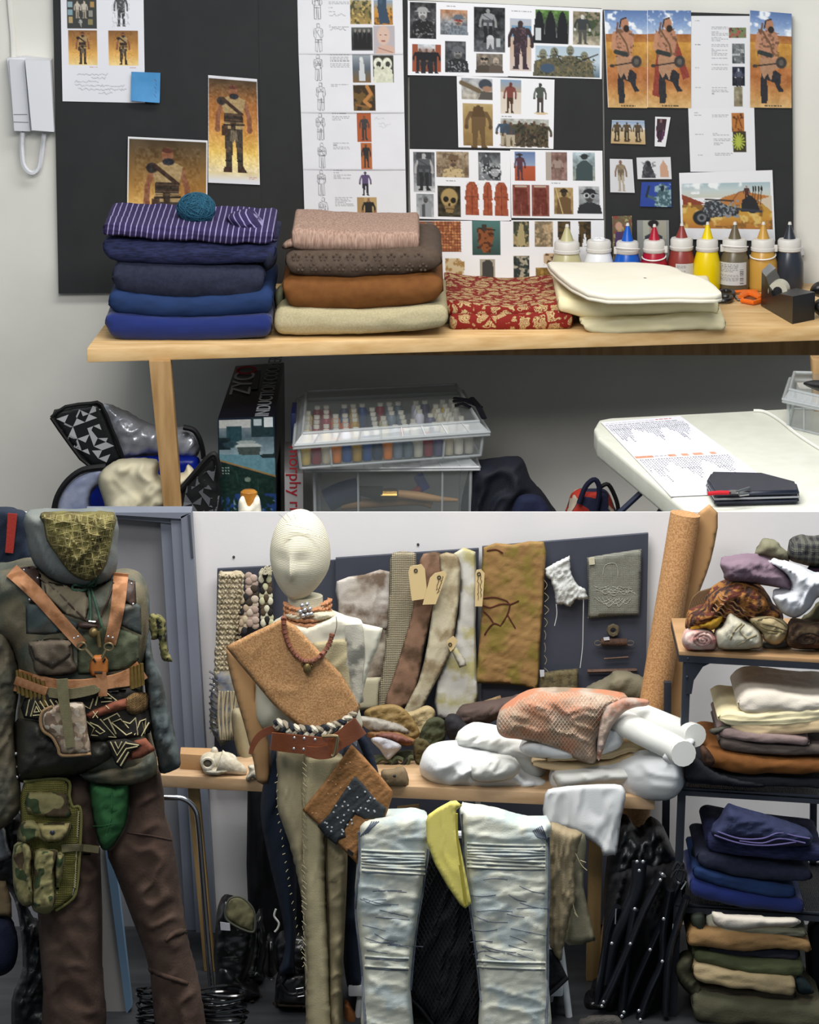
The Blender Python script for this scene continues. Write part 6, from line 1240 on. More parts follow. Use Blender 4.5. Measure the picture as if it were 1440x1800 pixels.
T(fold('folded_cloth', [(960, 1328), (1000, 1325), (1060, 1318), (1110, 1305), (1150, 1312)], [(960, 1340), (1000, 1340), (1060, 1338), (1110, 1326), (1152, 1328)], yq-.01, .3, CRM2, layers=3, groove=.5, amp=.008, er=5), 'upper layered fold of the cream canvas in the white heap', 'folded cloth')
T(cush('folded_cloth', [(914, 1310), (940, 1300), (1000, 1310), (1050, 1318), (1040, 1330), (990, 1336), (940, 1332), (920, 1325)], -.68, .08, WB, r=16, wr=((.01, 30, 12, 10),)), 'pale white cloth fold under the orange mottled net', 'folded cloth')
T(cush('folded_cloth', [(1050, 1290), (1085, 1276), (1096, 1290), (1092, 1312), (1070, 1324), (1050, 1325)], -.7, .07, WB, r=12, wr=((.008, 20, 12, -50),)), 'small white folded towel corner right of the mottled net', 'folded cloth')
def whiteroll(pts, r, label, Y=-.62):
    p = [P(x, y, Y-.36*i/(len(pts)-1)) for i, (x, y) in enumerate(pts)]; t = thing('fabric_roll', label, 'fabric roll', p[0]); G().tube(p, r, 20, smooth=3).out('roll_body', WB2, t, angle=70)
    q = p[-1]; d = (p[-1]-p[-2]); d = d/np.linalg.norm(d)
    for k in range(4): G().tube([q-d*.01+0*k, q+d*(.012-.003*k)], r*(1.0-.24*k)*(.98), 16).out('roll_end', WB2, t, angle=40)
whiteroll([(1070, 1238), (1130, 1258), (1190, 1282), (1220, 1292)], .042, 'white fabric roll pointing right, upper of the two')
whiteroll([(1075, 1258), (1130, 1288), (1180, 1312), (1200, 1324)], .046, 'white fabric roll pointing right, lower of the two', -.70)
T(cush('cloth_end', [(1165, 1330), (1200, 1300), (1222, 1302), (1212, 1325), (1206, 1334), (1185, 1345)], -1.0, .02, WB, r=8), 'loose white cloth corner at the end of the rolls', 'cloth end')
NM = M('mottled_net', '#a28a76', '#b9a896', c3='#c06c44', ns=7, bs=42, kind='mesh', bump=.6, thr=.72, lo=.4, hi=.6)
MN = M('mottled_cloth', '#8a7966', '#b3a292', c3='#b5785a', ns=8, bs=60, bump=.3, lo=.42, hi=.58)
t = thing('mottled_net_cloth', 'orange and beige mottled net cloth draped over the white heap', 'net cloth', P(980, 1300, -.7))
o, sf = cush('net_drape', [(874, 1282), (876, 1256), (895, 1238), (925, 1220), (960, 1214), (1040, 1216), (1090, 1222), (1104, 1228), (1080, 1248), (1070, 1270), (1052, 1300), (1047, 1341), (1020, 1338), (980, 1320), (950, 1310), (915, 1300), (886, 1296)], -.70, .11, MN, t, r=36, wr=((.014, 50, 20, 15),), cell=4)
lines = [[(880+i*6+j*0, 1225), (850+i*6+30, 1340)] for i in range(0)]
g = G(); xs_ = np.arange(868, 1110, 5.0)
for s_ in (-1, 1):
    for x0 in np.arange(740, 1240, 6.5):
        ys = np.arange(1214, 1342, 4.0); xx = x0+s_*(ys-1278)*.75; d = dist_poly(xx, ys, sf.poly); m = inside(xx, ys, sf.poly) & (d > 3); run = []
        for ok, a, b in list(zip(m, xx, ys))+[(False, 0, 0)]:
            if ok: run.append((a, b))
            else:
                if len(run) > 2: r2 = np.array(run); g.tube(list(PA(r2[:, 0], r2[:, 1], sf(r2[:, 0], r2[:, 1])-.001)), .0014, 4)
                run = []
g.out('net_threads', M('net_thread', '#c8b5a2', '#b58868', ns=8, bump=0), t)
cush('net_tail', [(1060, 1250), (1085, 1232), (1104, 1226), (1138, 1230), (1139, 1240), (1115, 1244), (1095, 1254), (1075, 1280), (1060, 1320), (1052, 1338), (1050, 1310)], -.80, .02, M('net_tail', '#a5948e', '#b09c8c', c3='#b07c64', ns=12, bs=80, bump=.7), t, r=10, wr=((.01, 10, 22, 30),), cell=4)
# hanging white muslin at the bench end
T(cush('hanging_muslin', [(958, 1396), (975, 1385), (1020, 1380), (1080, 1378), (1097, 1385), (1100, 1404), (1092, 1440), (1085, 1498), (1078, 1503), (1060, 1504), (1055, 1490), (1030, 1472), (990, 1456), (957, 1450)], -.86, .015, M('thin_muslin', '#d2d4d4', '#d8dada', ns=5, bs=300, bump=.15), r=10, wr=((.01, 40, 90, 10),), cell=4, k=2), 'sheer white muslin hanging down over the bench end', 'cloth')
# ------------------------------------------------------------------ wrapped mannequin in the middle
YM = -1.0; Lb = None
WR = M('wrapped_white', '#cbc5ad', '#d0cab4', ns=12, kind='rib', bs=60, bump=.3, rough=.75)
mann = thing('mannequin', 'fabric wrapped mannequin head and bust with a blank face in the centre', 'mannequin', P(530, 1860, YM))
g = G(); hv = G().ball((0, 0, 0), 1, 30); V = np.array(hv.v); c = P(530, 975, YM)
x, y, z = V[:, 0], V[:, 1], V[:, 2]
sx = 1-.24*np.clip(-z-.1, 0, 1)**1.6*1.0-.0*z; sy = 1-.22*np.clip(-z-.2, 0, 1)
g_ = lambda x0, z0, wx, wz: np.exp(-((x-x0)/wx)**2-((z-z0)/wz)**2)*(y < 0)
fy = -.20*g_(-.30, -.22, .13, .16)-.12*g_(-.30, -.02, .09, .22)+.07*g_(-.58, .08, .22, .12)+.08*g_(.08, .08, .24, .12)-.05*g_(-.28, .28, .5, .14)-.08*g_(-.27, -.54, .18, .05)-.07*g_(-.27, -.64, .16, .05)+.05*g_(-.27, -.59, .2, .025)-.10*g_(-.24, -.86, .2, .12)
V2 = np.stack([x*sx*.104-.004-np.clip(-z-.3, 0, 1)*.018, y*sy*.122+fy*.122, z*.158], -1)+c
g.add(V2, hv.f); g.out('head', WR, mann)
G().lathe(P(537, 1092, YM+.01), [(.075, -.06), (.066, -.02), (.06, .03), (.06, .09)], 24, sy=.9).out('neck', WR, mann, angle=60)
cords('fabric_crease', [[(500, 921), (520, 925), (552, 933)], [(505, 935), (540, 938), (575, 947)], [(497, 946), (530, 949)]], .0012, YM-.10, WR, mann)
T(cords('loose_thread', [[(505, 918), (496, 908), (490, 904)], [(512, 914), (504, 904)], [(520, 912), (516, 904)]], .0008, YM-.06, M('fray')), 'loose threads on the crown of the wrapped head', 'thread')
WS = M('white_muslin', '#d3cfba', '#cfcab4', ns=8, bs=260, bump=.12)
shirt, ss = cush('bust', [(500, 1085), (520, 1072), (552, 1066), (585, 1078), (610, 1088), (640, 1100), (640, 1150), (630, 1230), (628, 1290), (500, 1290), (452, 1270), (450, 1200), (470, 1110)], YM+.02, .11, WS, mann, r=60, wr=((.006, 40, 60, 20),), Tb=.08)
cush('neck_folds', [(500, 1082), (520, 1072), (556, 1070), (580, 1074), (592, 1086), (575, 1094), (548, 1100), (520, 1096)], YM-.04, .05, M('crepe', '#c3b9a0', '#cbc2aa', ns=20, bs=120, bump=.5), mann, r=14, wr=((.012, 30, 5, 8),), cell=3)
# muslin garment pieces
t = thing('muslin_bodice', 'patched muslin bodice with a flared white shoulder wing', 'garment', P(600, 1280, YM-.1))
o, sb = cush('white_yoke', [(508, 1096), (540, 1102), (575, 1090), (590, 1082), (620, 1092), (673, 1104), (664, 1140), (650, 1170), (640, 1210), (632, 1240), (600, 1230), (540, 1190)], YM-.09, .015, M('muslin_yoke', '#d6d2c0', '#d2cdb8', ns=6, bs=300, bump=.1), t, r=7, wr=((.005, 50, 50, 30),), k=1)
strap('grey_patch_side', [(622, 1098), (624, 1150), (622, 1200), (634, 1236)], [30, 34, 30, 12], sb, .004, M('smoky_patch', '#a9a596', '#c2beae', c3='#77756c', ns=14, bs=200), t, n=6)
cush('beige_panel', [(550, 1130), (612, 1122), (614, 1160), (622, 1235), (600, 1240), (560, 1200)], lambda x, y: sb(x, y)-.003, .006, M('beige_canvas', '#a39877', '#aba07e', ns=12, bs=200, bump=.3), t, r=4, wr=None, k=1)
# cork sash board
t = thing('cork_shoulder_band', 'wide folded sash of cork coloured paper across the mannequin chest', 'sash', P(500, 1300, YM-.2))
def ysash(x, y): return YM-.14+.10*((np.asarray(x)-530)/130)**2-.02
o, sc_ = cush('front_band', [(396, 1137), (440, 1114), (497, 1087), (520, 1100), (560, 1143), (600, 1185), (634, 1241), (626, 1262), (600, 1275), (560, 1284), (534, 1283), (515, 1268), (480, 1238), (440, 1190)], ysash, .015, CK, t, r=5, wr=((.003, 80, 80, 45),), k=1, Tb=.006)
cush('back_band', [(397, 1139), (425, 1150), (447, 1185), (452, 1235), (470, 1290), (476, 1340), (472, 1376), (452, 1374), (446, 1340), (428, 1270), (408, 1200)], YM+.02, .02, BE, t, r=8, wr=None, k=2)
cush('lining', [(447, 1187), (470, 1232), (500, 1262), (516, 1276), (480, 1270), (462, 1245)], YM+.0, .02, M('pale_lining', '#9fa5a0', '#aab0aa', ns=9, bs=200), t, r=8)
# choker
t = thing('bead_choker', 'wide tan woven bead choker with silver centre beads', 'necklace', P(545, 1060, YM-.1))
TB = M('tan_bead', '#b0774f', '#c08860', ns=60, bump=.3, bs=200, rough=.5); nr = YM
for row in range(4):
    g = G()
    for i in range(15):
        a = math.pi*(.08+.84*i/14); c = P(541, 1056+row*9+4*math.sin(a), YM)+np.array([-.078*math.cos(a), -.082*math.sin(a)-.01, .012*(math.cos(a) < -.6)*1])
        g.tube([c+np.array([-.008, 0, .002*(-1)**i]), c+np.array([.008, 0, -.002*(-1)**i])], .0075, 6)
    g.out('bead_row', TB, t)
for i, (x, y) in enumerate(((531, 1064), (540, 1062), (536, 1072), (545, 1070), (533, 1082), (541, 1080), (528, 1075), (547, 1079))): G().ball(P(x, y, YM-.105), .0085, 7).out('silver_bead', M('silver'), t)
# necklace
t = thing('clay_bead_necklace', 'reddish brown disc bead necklace with a brass pendant over the sash', 'necklace', P(540, 1165, YM-.2))
CB = M('clay_bead', '#6d4234', '#83523f', ns=50, bs=200, bump=.3, rough=.55)
pl = cr([(499, 1086), (500, 1110), (510, 1138), (526, 1157), (543, 1163), (562, 1155), (577, 1136), (584, 1116), (588, 1096)], 14, False); g = G(); acc = 0
surf_all = lambda x, y: np.minimum(np.minimum(sc_(x, y), sb(x, y)), YM-.12)
pp = np.array(pl); yy_ = surf_all(pp[:, 0], pp[:, 1]); yy_ = np.minimum(yy_, np.interp(np.arange(len(pp)), [0, len(pp)-1], [YM-.13, YM-.13])); P3 = PA(pp[:, 0], pp[:, 1], yy_-.012)
for i in range(0, 100, 4):
    d_ = P3[i+4]-P3[i]; G().tube([P3[i]+d_*.06, P3[i]+d_*.86], .0085 if i % 3 else .0098, 9).out('clay_disc', CB, t, angle=40)
BRS = M('old_brass2', '#6a5a38', '#7c6a44', metal=.6, rough=.4, ns=40)
G().ball(P(540, 1175, YM-.19), .014, 8, (1, .8, 1.4)).out('brass_pendant', BRS, t); G().ball(P(533, 1168, YM-.18), .007, 6).ball(P(548, 1171, YM-.18), .007, 6).out('small_charms', BRS, t)
cords('cord', [[(500, 1086), (498, 1078), (505, 1068)], [(588, 1116), (592, 1100), (591, 1084)]], .0015, YM-.13, M('pencil'), t)
# braided sash and belt
t = thing('braided_belt', 'braided black and white fabric belt above the leather belt', 'belt', P(540, 1290, YM-.2))
for nm, col, ph in (('pale_strand', '#bdb6a4', 0), ('dark_strand', '#23262c', 2.1), ('mottled_strand', '#8c8270', 4.2)):
    pts = []
    for i in range(90):
        u = i/89; a = u*30+ph; xx = 484+u*141; y0_ = float(np.interp(xx, [484, 520, 560, 600, 625], [1272, 1284, 1287, 1275, 1257])); c = P(xx, y0_, YM-.15-.10*math.sin(math.pi*min(1, u*1.02))); pts.append(c+np.array([0, .011*math.sin(2*a), .013*math.sin(a)]))
    G().tube(pts, .0095, 6).out(nm, M('braid_'+nm, col, bs=200, bump=.3), t)
BR = M('belt_leather', '#6c3a22', '#7c452a', ns=10, bs=160, bump=.15, rough=.3, spec=.6)
t = thing('leather_belt', 'wide glossy reddish brown leather belt with brass buckle and hanging tongue', 'belt', P(540, 1310, YM-.25))
ybelt = lambda x, y: YM-.27+.10*((np.asarray(x)-555)/85)**2
strap('belt_band', [(476, 1303), (500, 1306), (540, 1310), (575, 1312), (600, 1300), (620, 1286), (634, 1276)], [30, 32, 32, 32, 30, 34, 34], ybelt, .007, BR, t)
strap('belt_tip', [(538, 1320), (560, 1324), (582, 1320), (590, 1306), (596, 1298)], [16, 22, 24, 20, 10], lambda x, y: ybelt(x, y)-.012, .006, BR, t)
strap('belt_tongue', [(505, 1284), (480, 1283), (460, 1291), (447, 1306), (440, 1326)], [10, 14, 13, 11, 6], YM-.12, .006, BR, t)
G().tube([P(x, y, YM-.295) for x, y in ((566, 1294), (590, 1294), (593, 1300), (588, 1326), (582, 1328))], .006, 8, smooth=3).out('buckle', M('dull_brass', '#8f8060', metal=.8, rough=.35, bump=0), t)
studs('rivet', [(518, 1297), (535, 1298), (554, 1300), (517, 1316), (534, 1317)], .0055, lambda x, y: ybelt(x, y)-.008, M('silver'), t)
# trousers
NV2 = M('navy_trouser', '#121c2c', '#16202f', ns=10, bs=220, bump=.3)
t = thing('navy_wrap', 'dark navy trousers behind the tan panels, reaching the floor', 'trousers', P(480, 1860, YM+.05))
cush('trouser_panel', [(480, 1315), (500, 1320), (520, 1340), (520, 1700), (512, 1712), (490, 1712), (500, 1640), (470, 1500), (458, 1430), (464, 1372)], YM+.1, .10, NV2, t, r=24, wr=((.02, 26, 160, 8),))
cush('trouser_panel', [(600, 1330), (640, 1340), (645, 1400), (640, 1560), (640, 1722), (632, 1736), (610, 1732), (600, 1600)], YM+.1, .1, NV2, t, r=24, wr=((.02, 20, 120, 0),))
TN = M('tan_linen', '#9b9072', '#a69b7c', ns=8, bs=240, bump=.3); TN2 = M('tan_linen_dark', '#857a5e', '#8f8466', ns=8, bs=240, bump=.3)
t = thing('tan_raw_trousers', 'tan raw edged linen trousers reaching the floor on the mannequin', 'trousers', P(560, 1860, YM-.1))
o, s1 = cush('leg_panel_left', [(487, 1318), (520, 1322), (560, 1330), (560, 1400), (540, 1500), (545, 1600), (550, 1700), (552, 1860), (540, 1860), (536, 1700), (530, 1580), (508, 1480), (487, 1420), (488, 1360)], YM-.05, .07, TN, t, r=18, wr=((.010, 24, 200, 2),), k=2, jag=.8)
cush('leg_panel_middle', [(533, 1328), (600, 1328), (600, 1345), (584, 1400), (572, 1470), (572, 1560), (576, 1640), (580, 1740), (582, 1860), (542, 1860), (540, 1700), (532, 1560), (530, 1450)], YM-.10, .06, M('tan_linen_light', '#a59a78', '#ada280', ns=8, bs=240, bump=.3), t, r=16, wr=((.008, 30, 240, -4),), k=2, jag=1.0)
cush('leg_panel_right', [(570, 1335), (600, 1330), (610, 1400), (611, 1520), (606, 1640), (602, 1740), (604, 1860), (580, 1860), (577, 1700), (572, 1500)], YM-.07, .06, TN2, t, r=14, wr=((.012, 30, 26, -30), (.008, 16, 60, 0)), k=2)
rr = random.Random(2)
cords('frayed_edge', [[(x_, y_), (x_+rr.uniform(-5, -1), y_+rr.uniform(2, 5))] for x_, y_ in [(488+max(0, (y-1420))*.17, y) for y in range(1360, 1700, 14)]]+[[(532+rr.uniform(-2, 2), y), (536+rr.uniform(-3, 4), y+7)] for y in range(1340, 1700, 9)], .0012, YM-.17, M('fray_tan', '#b9ae8c'), t, k=1, n=4)
T(cush('tan_boot', [(606, 1760), (614, 1765), (628, 1790), (632, 1830), (606, 1830)], YM+.05, .05, M('tan_suede', '#7d4e28', ns=10, bs=100), r=10), 'tan suede boot toe peeking out beside the tan trousers', 'boot')
# patchwork quilt
t = thing('quilted_square', 'hanging diamond shaped quilted patch, rust brown with dotted charcoal centre', 'quilt', P(610, 1500, YM-.2))
QR = M('quilt_rust', '#8c6238', '#9c7046', ns=34, bs=90, bump=.8, c3=None, lo=.4, hi=.6); QD = M('quilt_dotted', '#2f3336', '#3a3e41', ns=40, bs=100, bump=.5)
o, sq = cush('quilt_body', [(618, 1308), (640, 1330), (668, 1362), (691, 1391), (690, 1400), (678, 1436), (640, 1450), (634, 1480), (628, 1519), (600, 1490), (560, 1450), (531, 1424), (560, 1388), (590, 1350)], YM-.18, .012, QR, t, r=5, wr=((.0025, 7, 60, 50),), k=1, cell=4)
cush('charcoal_patch', [(624, 1364), (640, 1380), (660, 1405), (679, 1420), (676, 1438), (640, 1440), (635, 1436), (624, 1432), (614, 1444), (606, 1458), (608, 1472), (596, 1476), (592, 1486), (572, 1470), (558, 1452), (580, 1430), (600, 1398)], lambda x, y: sq(x, y)-.002, .004, QD, t, r=3, wr=None, k=1, cell=4)
G().prism([(612, 1492), (622, 1500), (620, 1506), (610, 1498)], YM-.225, .004).out('dark_scrap', M('dark_scrap', '#1c1a18'), t)
rr = random.Random(8); 
studs('embroidered_dot', [(x, y) for x, y in [(rr.uniform(560, 676), rr.uniform(1370, 1480)) for _ in range(90)] if inside(np.array([x]), np.array([y]), [(624, 1368), (670, 1415), (660, 1432), (635, 1432), (600, 1470), (565, 1454), (600, 1400)])[0]], .0038, lambda x, y: sq(x, y)-.006, M('dot_white', '#a5a8aa'), t)
studs('rust_dot', [(x, y) for x, y in [(rr.uniform(535, 690), rr.uniform(1320, 1500)) for _ in range(60)] if inside(np.array([x]), np.array([y]), [(618, 1314), (600, 1340), (540, 1424), (555, 1440), (622, 1362)])[0]], .003, sq, M('dot_tan', '#b98f66'), t)
T(cush('navy_strap', [(628, 1296), (640, 1292), (654, 1320), (666, 1362), (655, 1365), (640, 1330)], YM-.08, .02, NV2, r=6, wr=None), 'dark navy strap hanging between belt and quilted patch', 'strap')
T(G().prism([(620, 1305), (627, 1312), (628, 1304), (624, 1300)], YM-.2, .006).out('white_clip', M('tag_white')), 'tiny white clip at the top of the quilted patch', 'clip')

# ------------------------------------------------------------------ costume on the left
YJ = -1.3
JK = M('waxed_olive', '#5c5743', '#6e6450', c3='#474b42', ns=7, bs=150, bump=.35, rough=.6); JK2 = M('waxed_slate', '#3c4645', '#4a5252', c3='#565046', ns=8, bs=150, bump=.3, rough=.55); HD = M('hood_grey', '#5c6262', '#6e716c', ns=6, bs=200, bump=.3)
T(cush('navy_garment', [(-40, 901), (46, 901), (50, 950), (62, 985), (40, 1010), (-40, 1020)], YJ+.25, .05, NV2, r=16), 'dark navy garment hanging behind the hooded jacket, cut by the left edge', 'garment')
T(strap('red_ribbon', [(22, 903), (19, 940), (16, 972)], [17, 15, 14], YJ+.19, .003, M('red_felt', '#8f2a22', bs=100)), 'short red ribbon hanging on the navy garment', 'ribbon')
jk = thing('hooded_jacket', 'weathered olive waxed jacket with grey hood at the left', 'jacket', P(140, 1380, YJ))
o, hood = cush('hood', [(45, 902), (120, 901), (202, 902), (206, 960), (207, 990), (198, 1016), (175, 1030), (140, 1034), (100, 1026), (70, 1005), (52, 975), (46, 940)], YJ-.02, .12, HD, jk, r=34, wr=((.016, 24, 70, -25),), k=2)
o, jb = cush('jacket_body', [(-20, 1012), (10, 1000), (55, 992), (100, 1016), (165, 1026), (205, 1012), (240, 1018), (258, 1040), (264, 1080), (262, 1140), (252, 1180), (254, 1240), (262, 1290), (276, 1348), (272, 1366), (230, 1380), (180, 1374), (140, 1366), (60, 1376), (28, 1370), (22, 1330), (28, 1265), (32, 1200), (18, 1140), (-20, 1110)], YJ+.02, .16, JK, jk, r=45, wr=((.014, 60, 70, 35), (.005, 26, 40, -30)), Tb=.1)
cush('sleeve', [(-30, 1020), (0, 1080), (20, 1130), (34, 1200), (26, 1280), (36, 1380), (32, 1430), (-30, 1435)], YJ-.02, .08, M('sleeve_brown', '#5f5848', '#6e6450', c3='#4c4b40', ns=6, bs=150, bump=.35), jk, r=24, wr=((.018, 14, 60, 10), (.01, 30, 14, 0)), k=3)
o, sr = cush('sleeve', [(250, 1050), (262, 1056), (264, 1110), (270, 1160), (284, 1190), (296, 1240), (310, 1300), (318, 1342), (306, 1354), (282, 1359), (276, 1330), (264, 1280), (254, 1200), (250, 1120)], YJ+.0, .08, M('sleeve_slate', '#434b4d', '#565e5e', c3='#3a3d3a', ns=8, bs=150, bump=.35), jk, r=20, wr=((.014, 12, 60, -8), (.01, 30, 14, 0)), k=3)
cush('chest_panel', [(45, 1062), (70, 1058), (110, 1080), (140, 1098), (135, 1108), (80, 1116), (46, 1114)], lambda x, y: jb(x, y)-.001, .006, JK2, jk, r=4, wr=((.003, 20, 20, 0),), k=1)
cush('chest_panel', [(205, 1062), (240, 1060), (248, 1066), (249, 1116), (230, 1108), (206, 1096)], lambda x, y: jb(x, y)-.001, .006, JK2, jk, r=4, wr=((.003, 20, 20, 0),), k=1)
cush('front_panel', [(150, 1110), (200, 1098), (246, 1118), (244, 1160), (225, 1176), (160, 1186), (136, 1186), (136, 1130)], lambda x, y: jb(x, y)-.001, .006, M('panel_green', '#444a38', '#525742', ns=10, bs=180, bump=.3), jk, r=4, wr=((.004, 20, 20, 30),), k=1)
cush('upper_patch', [(76, 1020), (110, 1028), (150, 1034), (160, 1060), (150, 1092), (110, 1078), (80, 1046)], lambda x, y: jb(x, y)-.001, .006, M('patch_khaki', '#6a6250', '#7a705c', ns=10, bs=180, bump=.3), jk, r=6, wr=((.010, 9, 40, 30),), k=1)
o, pk = cush('chest_pocket', [(50, 1130), (90, 1124), (124, 1126), (130, 1160), (136, 1180), (110, 1188), (66, 1186), (58, 1165)], lambda x, y: jb(x, y)-.004, .03, M('pocket_brown', '#564c40', '#63584a', ns=12, bs=160, bump=.35), jk, r=12, wr=((.006, 26, 12, 15),), k=2)
cush('pocket_flap', [(50, 1128), (88, 1122), (125, 1124), (124, 1152), (92, 1175), (60, 1158)], lambda x, y: pk(x, y)-.006, .008, M('pocket_brown'), jk, r=4, wr=None, k=1)
studs('pocket_button', [(93, 1166)], .006, lambda x, y: pk(x, y)-.016, M('button_grey', '#3c3a38', rough=.4), jk)
LT = M('dark_leather', '#33251f', '#3f2e26', ns=14, bs=120, bump=.3, rough=.5)
for pts, rv in (([(34, 998), (62, 994), (72, 1010), (74, 1048), (64, 1064), (52, 1060), (54, 1030), (40, 1018)], [(42, 1002), (66, 1016), (52, 1054)]), ([(226, 1018), (238, 1022), (240, 1060), (232, 1066), (224, 1060), (216, 1066), (212, 1058), (216, 1030)], [(231, 1026), (217, 1056), (234, 1062)])):
    o, sl = cush('shoulder_leather', pts, lambda x, y: jb(x, y)-.002, .006, LT, jk, r=3, wr=None, k=1); studs('rivet', rv, .004, lambda x, y: jb(x, y)-.01, M('silver'), jk)
studs('snap_button', [(28, 1325), (31, 1348), (30, 1366), (187, 1331), (53, 1054)], .0055, lambda x, y: np.minimum(jb(x, y), YJ-.08), M('silver'), jk)
# drawstring
cords('drawstring', [[(162, 1024), (150, 1032), (132, 1028), (128, 1036), (146, 1038), (162, 1030)], [(162, 1026), (172, 1012), (168, 1028), (160, 1030), (150, 1036)], [(156, 1034), (158, 1056), (159, 1080), (158, 1092)], [(160, 1034), (168, 1060), (176, 1090), (180, 1102)]], .0045, lambda x, y: np.minimum(jb(x, y), hood(x, y))-.012, M('green_cord', '#2f4a3a', '#3b5544', ns=60, bs=300), jk)
# net over the face
NT = M('olive_net', '#5e5830', '#77703c', c3='#4a4224', ns=9, bs=70, bump=.5, kind='weave')
t = thing('face_net', 'olive green net scarf filling the hood', 'net scarf', P(140, 1000, YJ-.15))
o, nf = cush('net_cloth', [(72, 902), (140, 901), (201, 902), (201, 930), (195, 960), (188, 990), (175, 1012), (160, 1021), (140, 1018), (122, 1006), (100, 978), (82, 950), (76, 920)], YJ-.14, .07, NT, t, r=36, wr=((.022, 22, 60, 20), (.012, 14, 40, -30)), k=2, cell=4)
g = G()
for s_, st in ((0, 4.4), (1, 4.4)):
    rng = np.arange(70, 204, st) if s_ == 0 else np.arange(903, 1022, st)
    for v0 in rng:
        q = np.arange(901, 1022, 4.0) if s_ == 0 else np.arange(70, 204, 4.0)
        xx = v0+4*np.sin(q/17+v0) if s_ == 0 else q; yy = q if s_ == 0 else v0+4*np.sin(q/15+v0)
        m = inside(xx, yy, nf.poly) & (dist_poly(xx, yy, nf.poly) > 2); run = []
        for ok, a, b in list(zip(m, xx, yy))+[(False, 0, 0)]:
            if ok: run.append((a, b))
            else:
                if len(run) > 2: r2 = np.array(run); g.tube(list(PA(r2[:, 0], r2[:, 1], nf(r2[:, 0], r2[:, 1])-.001)), .0014, 4)
                run = []
g.out('net_cord', M('net_cord', '#7d744a', '#938858', ns=14, bump=.2, bs=200, rough=.6), t)
# neck cords with pendants
t = thing('pendant_cord', 'brown cord necklace with brass bell and whistle on the jacket', 'necklace', P(165, 1110, YJ-.2))
cords('neck_cord', [[(70, 1016), (100, 1040), (130, 1070), (162, 1100)], [(200, 1024), (188, 1060), (172, 1090), (164, 1100)]], .0028, lambda x, y: np.minimum(jb(x, y), YJ-.1)-.008, LT, t)
c = P(164, 1112, YJ-.185); G().ball(c, .016, 8, (1, 1, 1.1)).out('brass_bell', BRS, t); G().tube([P(172, 1110, YJ-.185), P(175, 1137, YJ-.185)], .0065, 10).out('brass_whistle', BRS, t)
G().tube([P(156, 1092, YJ-.185), P(168, 1093, YJ-.185)], .003, 6).out('toggle_bar', M('silver'), t); cush('leather_leaf', [(134, 1098), (148, 1093), (164, 1097), (176, 1100), (164, 1106), (146, 1106)], YJ-.172, .006, LT, t, r=4, wr=None)
# harness
HL = M('tan_suede_strap', '#9c6c48', '#ac7c58', c3='#885a38', ns=18, bs=140, bump=.25, rough=.75)
t = thing('chest_harness', 'tan leather Y shaped chest harness over the jacket', 'harness', P(170, 1200, YJ-.2))
jsf = lambda x, y: np.minimum(jb(x, y), YJ-.03)
strap('shoulder_strap', [(20, 1003), (60, 1040), (100, 1085), (144, 1134)], [26, 25, 22, 20], jsf, .006, HL, t, off=.014)
strap('shoulder_strap', [(213, 1008), (209, 1050), (203, 1090), (193, 1132)], [26, 25, 23, 21], jsf, .006, HL, t, off=.014)
for x, y in ((144, 1136), (191, 1137)): G().tube([P(x+8*math.cos(a), y+6.5*math.sin(a), YJ-.195) for a in np.linspace(0, 6.28, 16)[:-1]], .0032, 6, True).out('brass_ring', M('dull_brass'), t)
for a, b in (((150, 1141), (163, 1156)), ((187, 1142), (180, 1156))): G().tube([P(a[0], a[1], YJ-.2), P(b[0], b[1], YJ-.2)], .006, 8).out('snap_hook', M('dull_brass'), t)
studs('strap_rivet', [(130, 1122), (137, 1119), (190, 1119), (198, 1121)], .004, YJ-.19, M('silver'), t)
cush('leather_shield', [(160, 1155), (168, 1151), (182, 1151), (190, 1160), (190, 1180), (182, 1190), (162, 1190), (156, 1178)], YJ-.185, .01, M('orange_leather', '#a5622c', '#b06c34', ns=12, bs=120, bump=.15, rough=.45), t, r=4, wr=None, k=1)
for a, b in (((164, 1158), (168, 1164)), ((181, 1164), (185, 1158)), ((166, 1182), (180, 1182))): G().tube([P(a[0], a[1], YJ-.2), P(b[0], b[1], YJ-.2)], .0035, 6).out('slot', BT, t)
strap('centre_strap', [(177, 1184), (180, 1200), (181, 1224)], [20, 15, 16], YJ-.19, .006, HL, t)
# cartridge belt
t = thing('cartridge_belt', 'tan leather ammunition belt with brass cartridges around the jacket', 'belt', P(140, 1240, YJ-.2))
yb2 = lambda x, y: YJ-.19+.11*((np.asarray(x)-140)/115)**2
strap('belt_leather', [(28, 1196), (60, 1204), (100, 1208), (150, 1206), (200, 1198), (230, 1190), (250, 1178)], [38, 36, 26, 22, 22, 30, 34], yb2, .01, HL, t, off=.004)
strap('canvas_webbing', [(76, 1216), (120, 1220), (165, 1212), (172, 1208)], [16, 18, 16, 8], lambda x, y: yb2(x, y)-.014, .004, M('webbing', '#6a6448', '#756f52', ns=40, bs=100, kind='weave', bump=.4), t)
CTR = M('cartridge', '#7c6636', '#8c7440', metal=.7, rough=.35, ns=60, bump=.1)
for i in range(7): x = 30+i*7.6; G().tube([P(x, 1178+i*3.2, float(yb2(x, 0))-.02), P(x+4, 1218+i*3.6, float(yb2(x, 0))-.022)], [.006, .0085, .009, .009], 10).out('brass_cartridge', CTR, t)
for i in range(4): x = 231+i*6; G().tube([P(x, 1172-i*2, float(yb2(x, 0))-.02), P(x+1, 1210-i*2, float(yb2(x, 0))-.02)], [.006, .0085, .009, .009], 10).out('brass_cartridge', CTR, t)
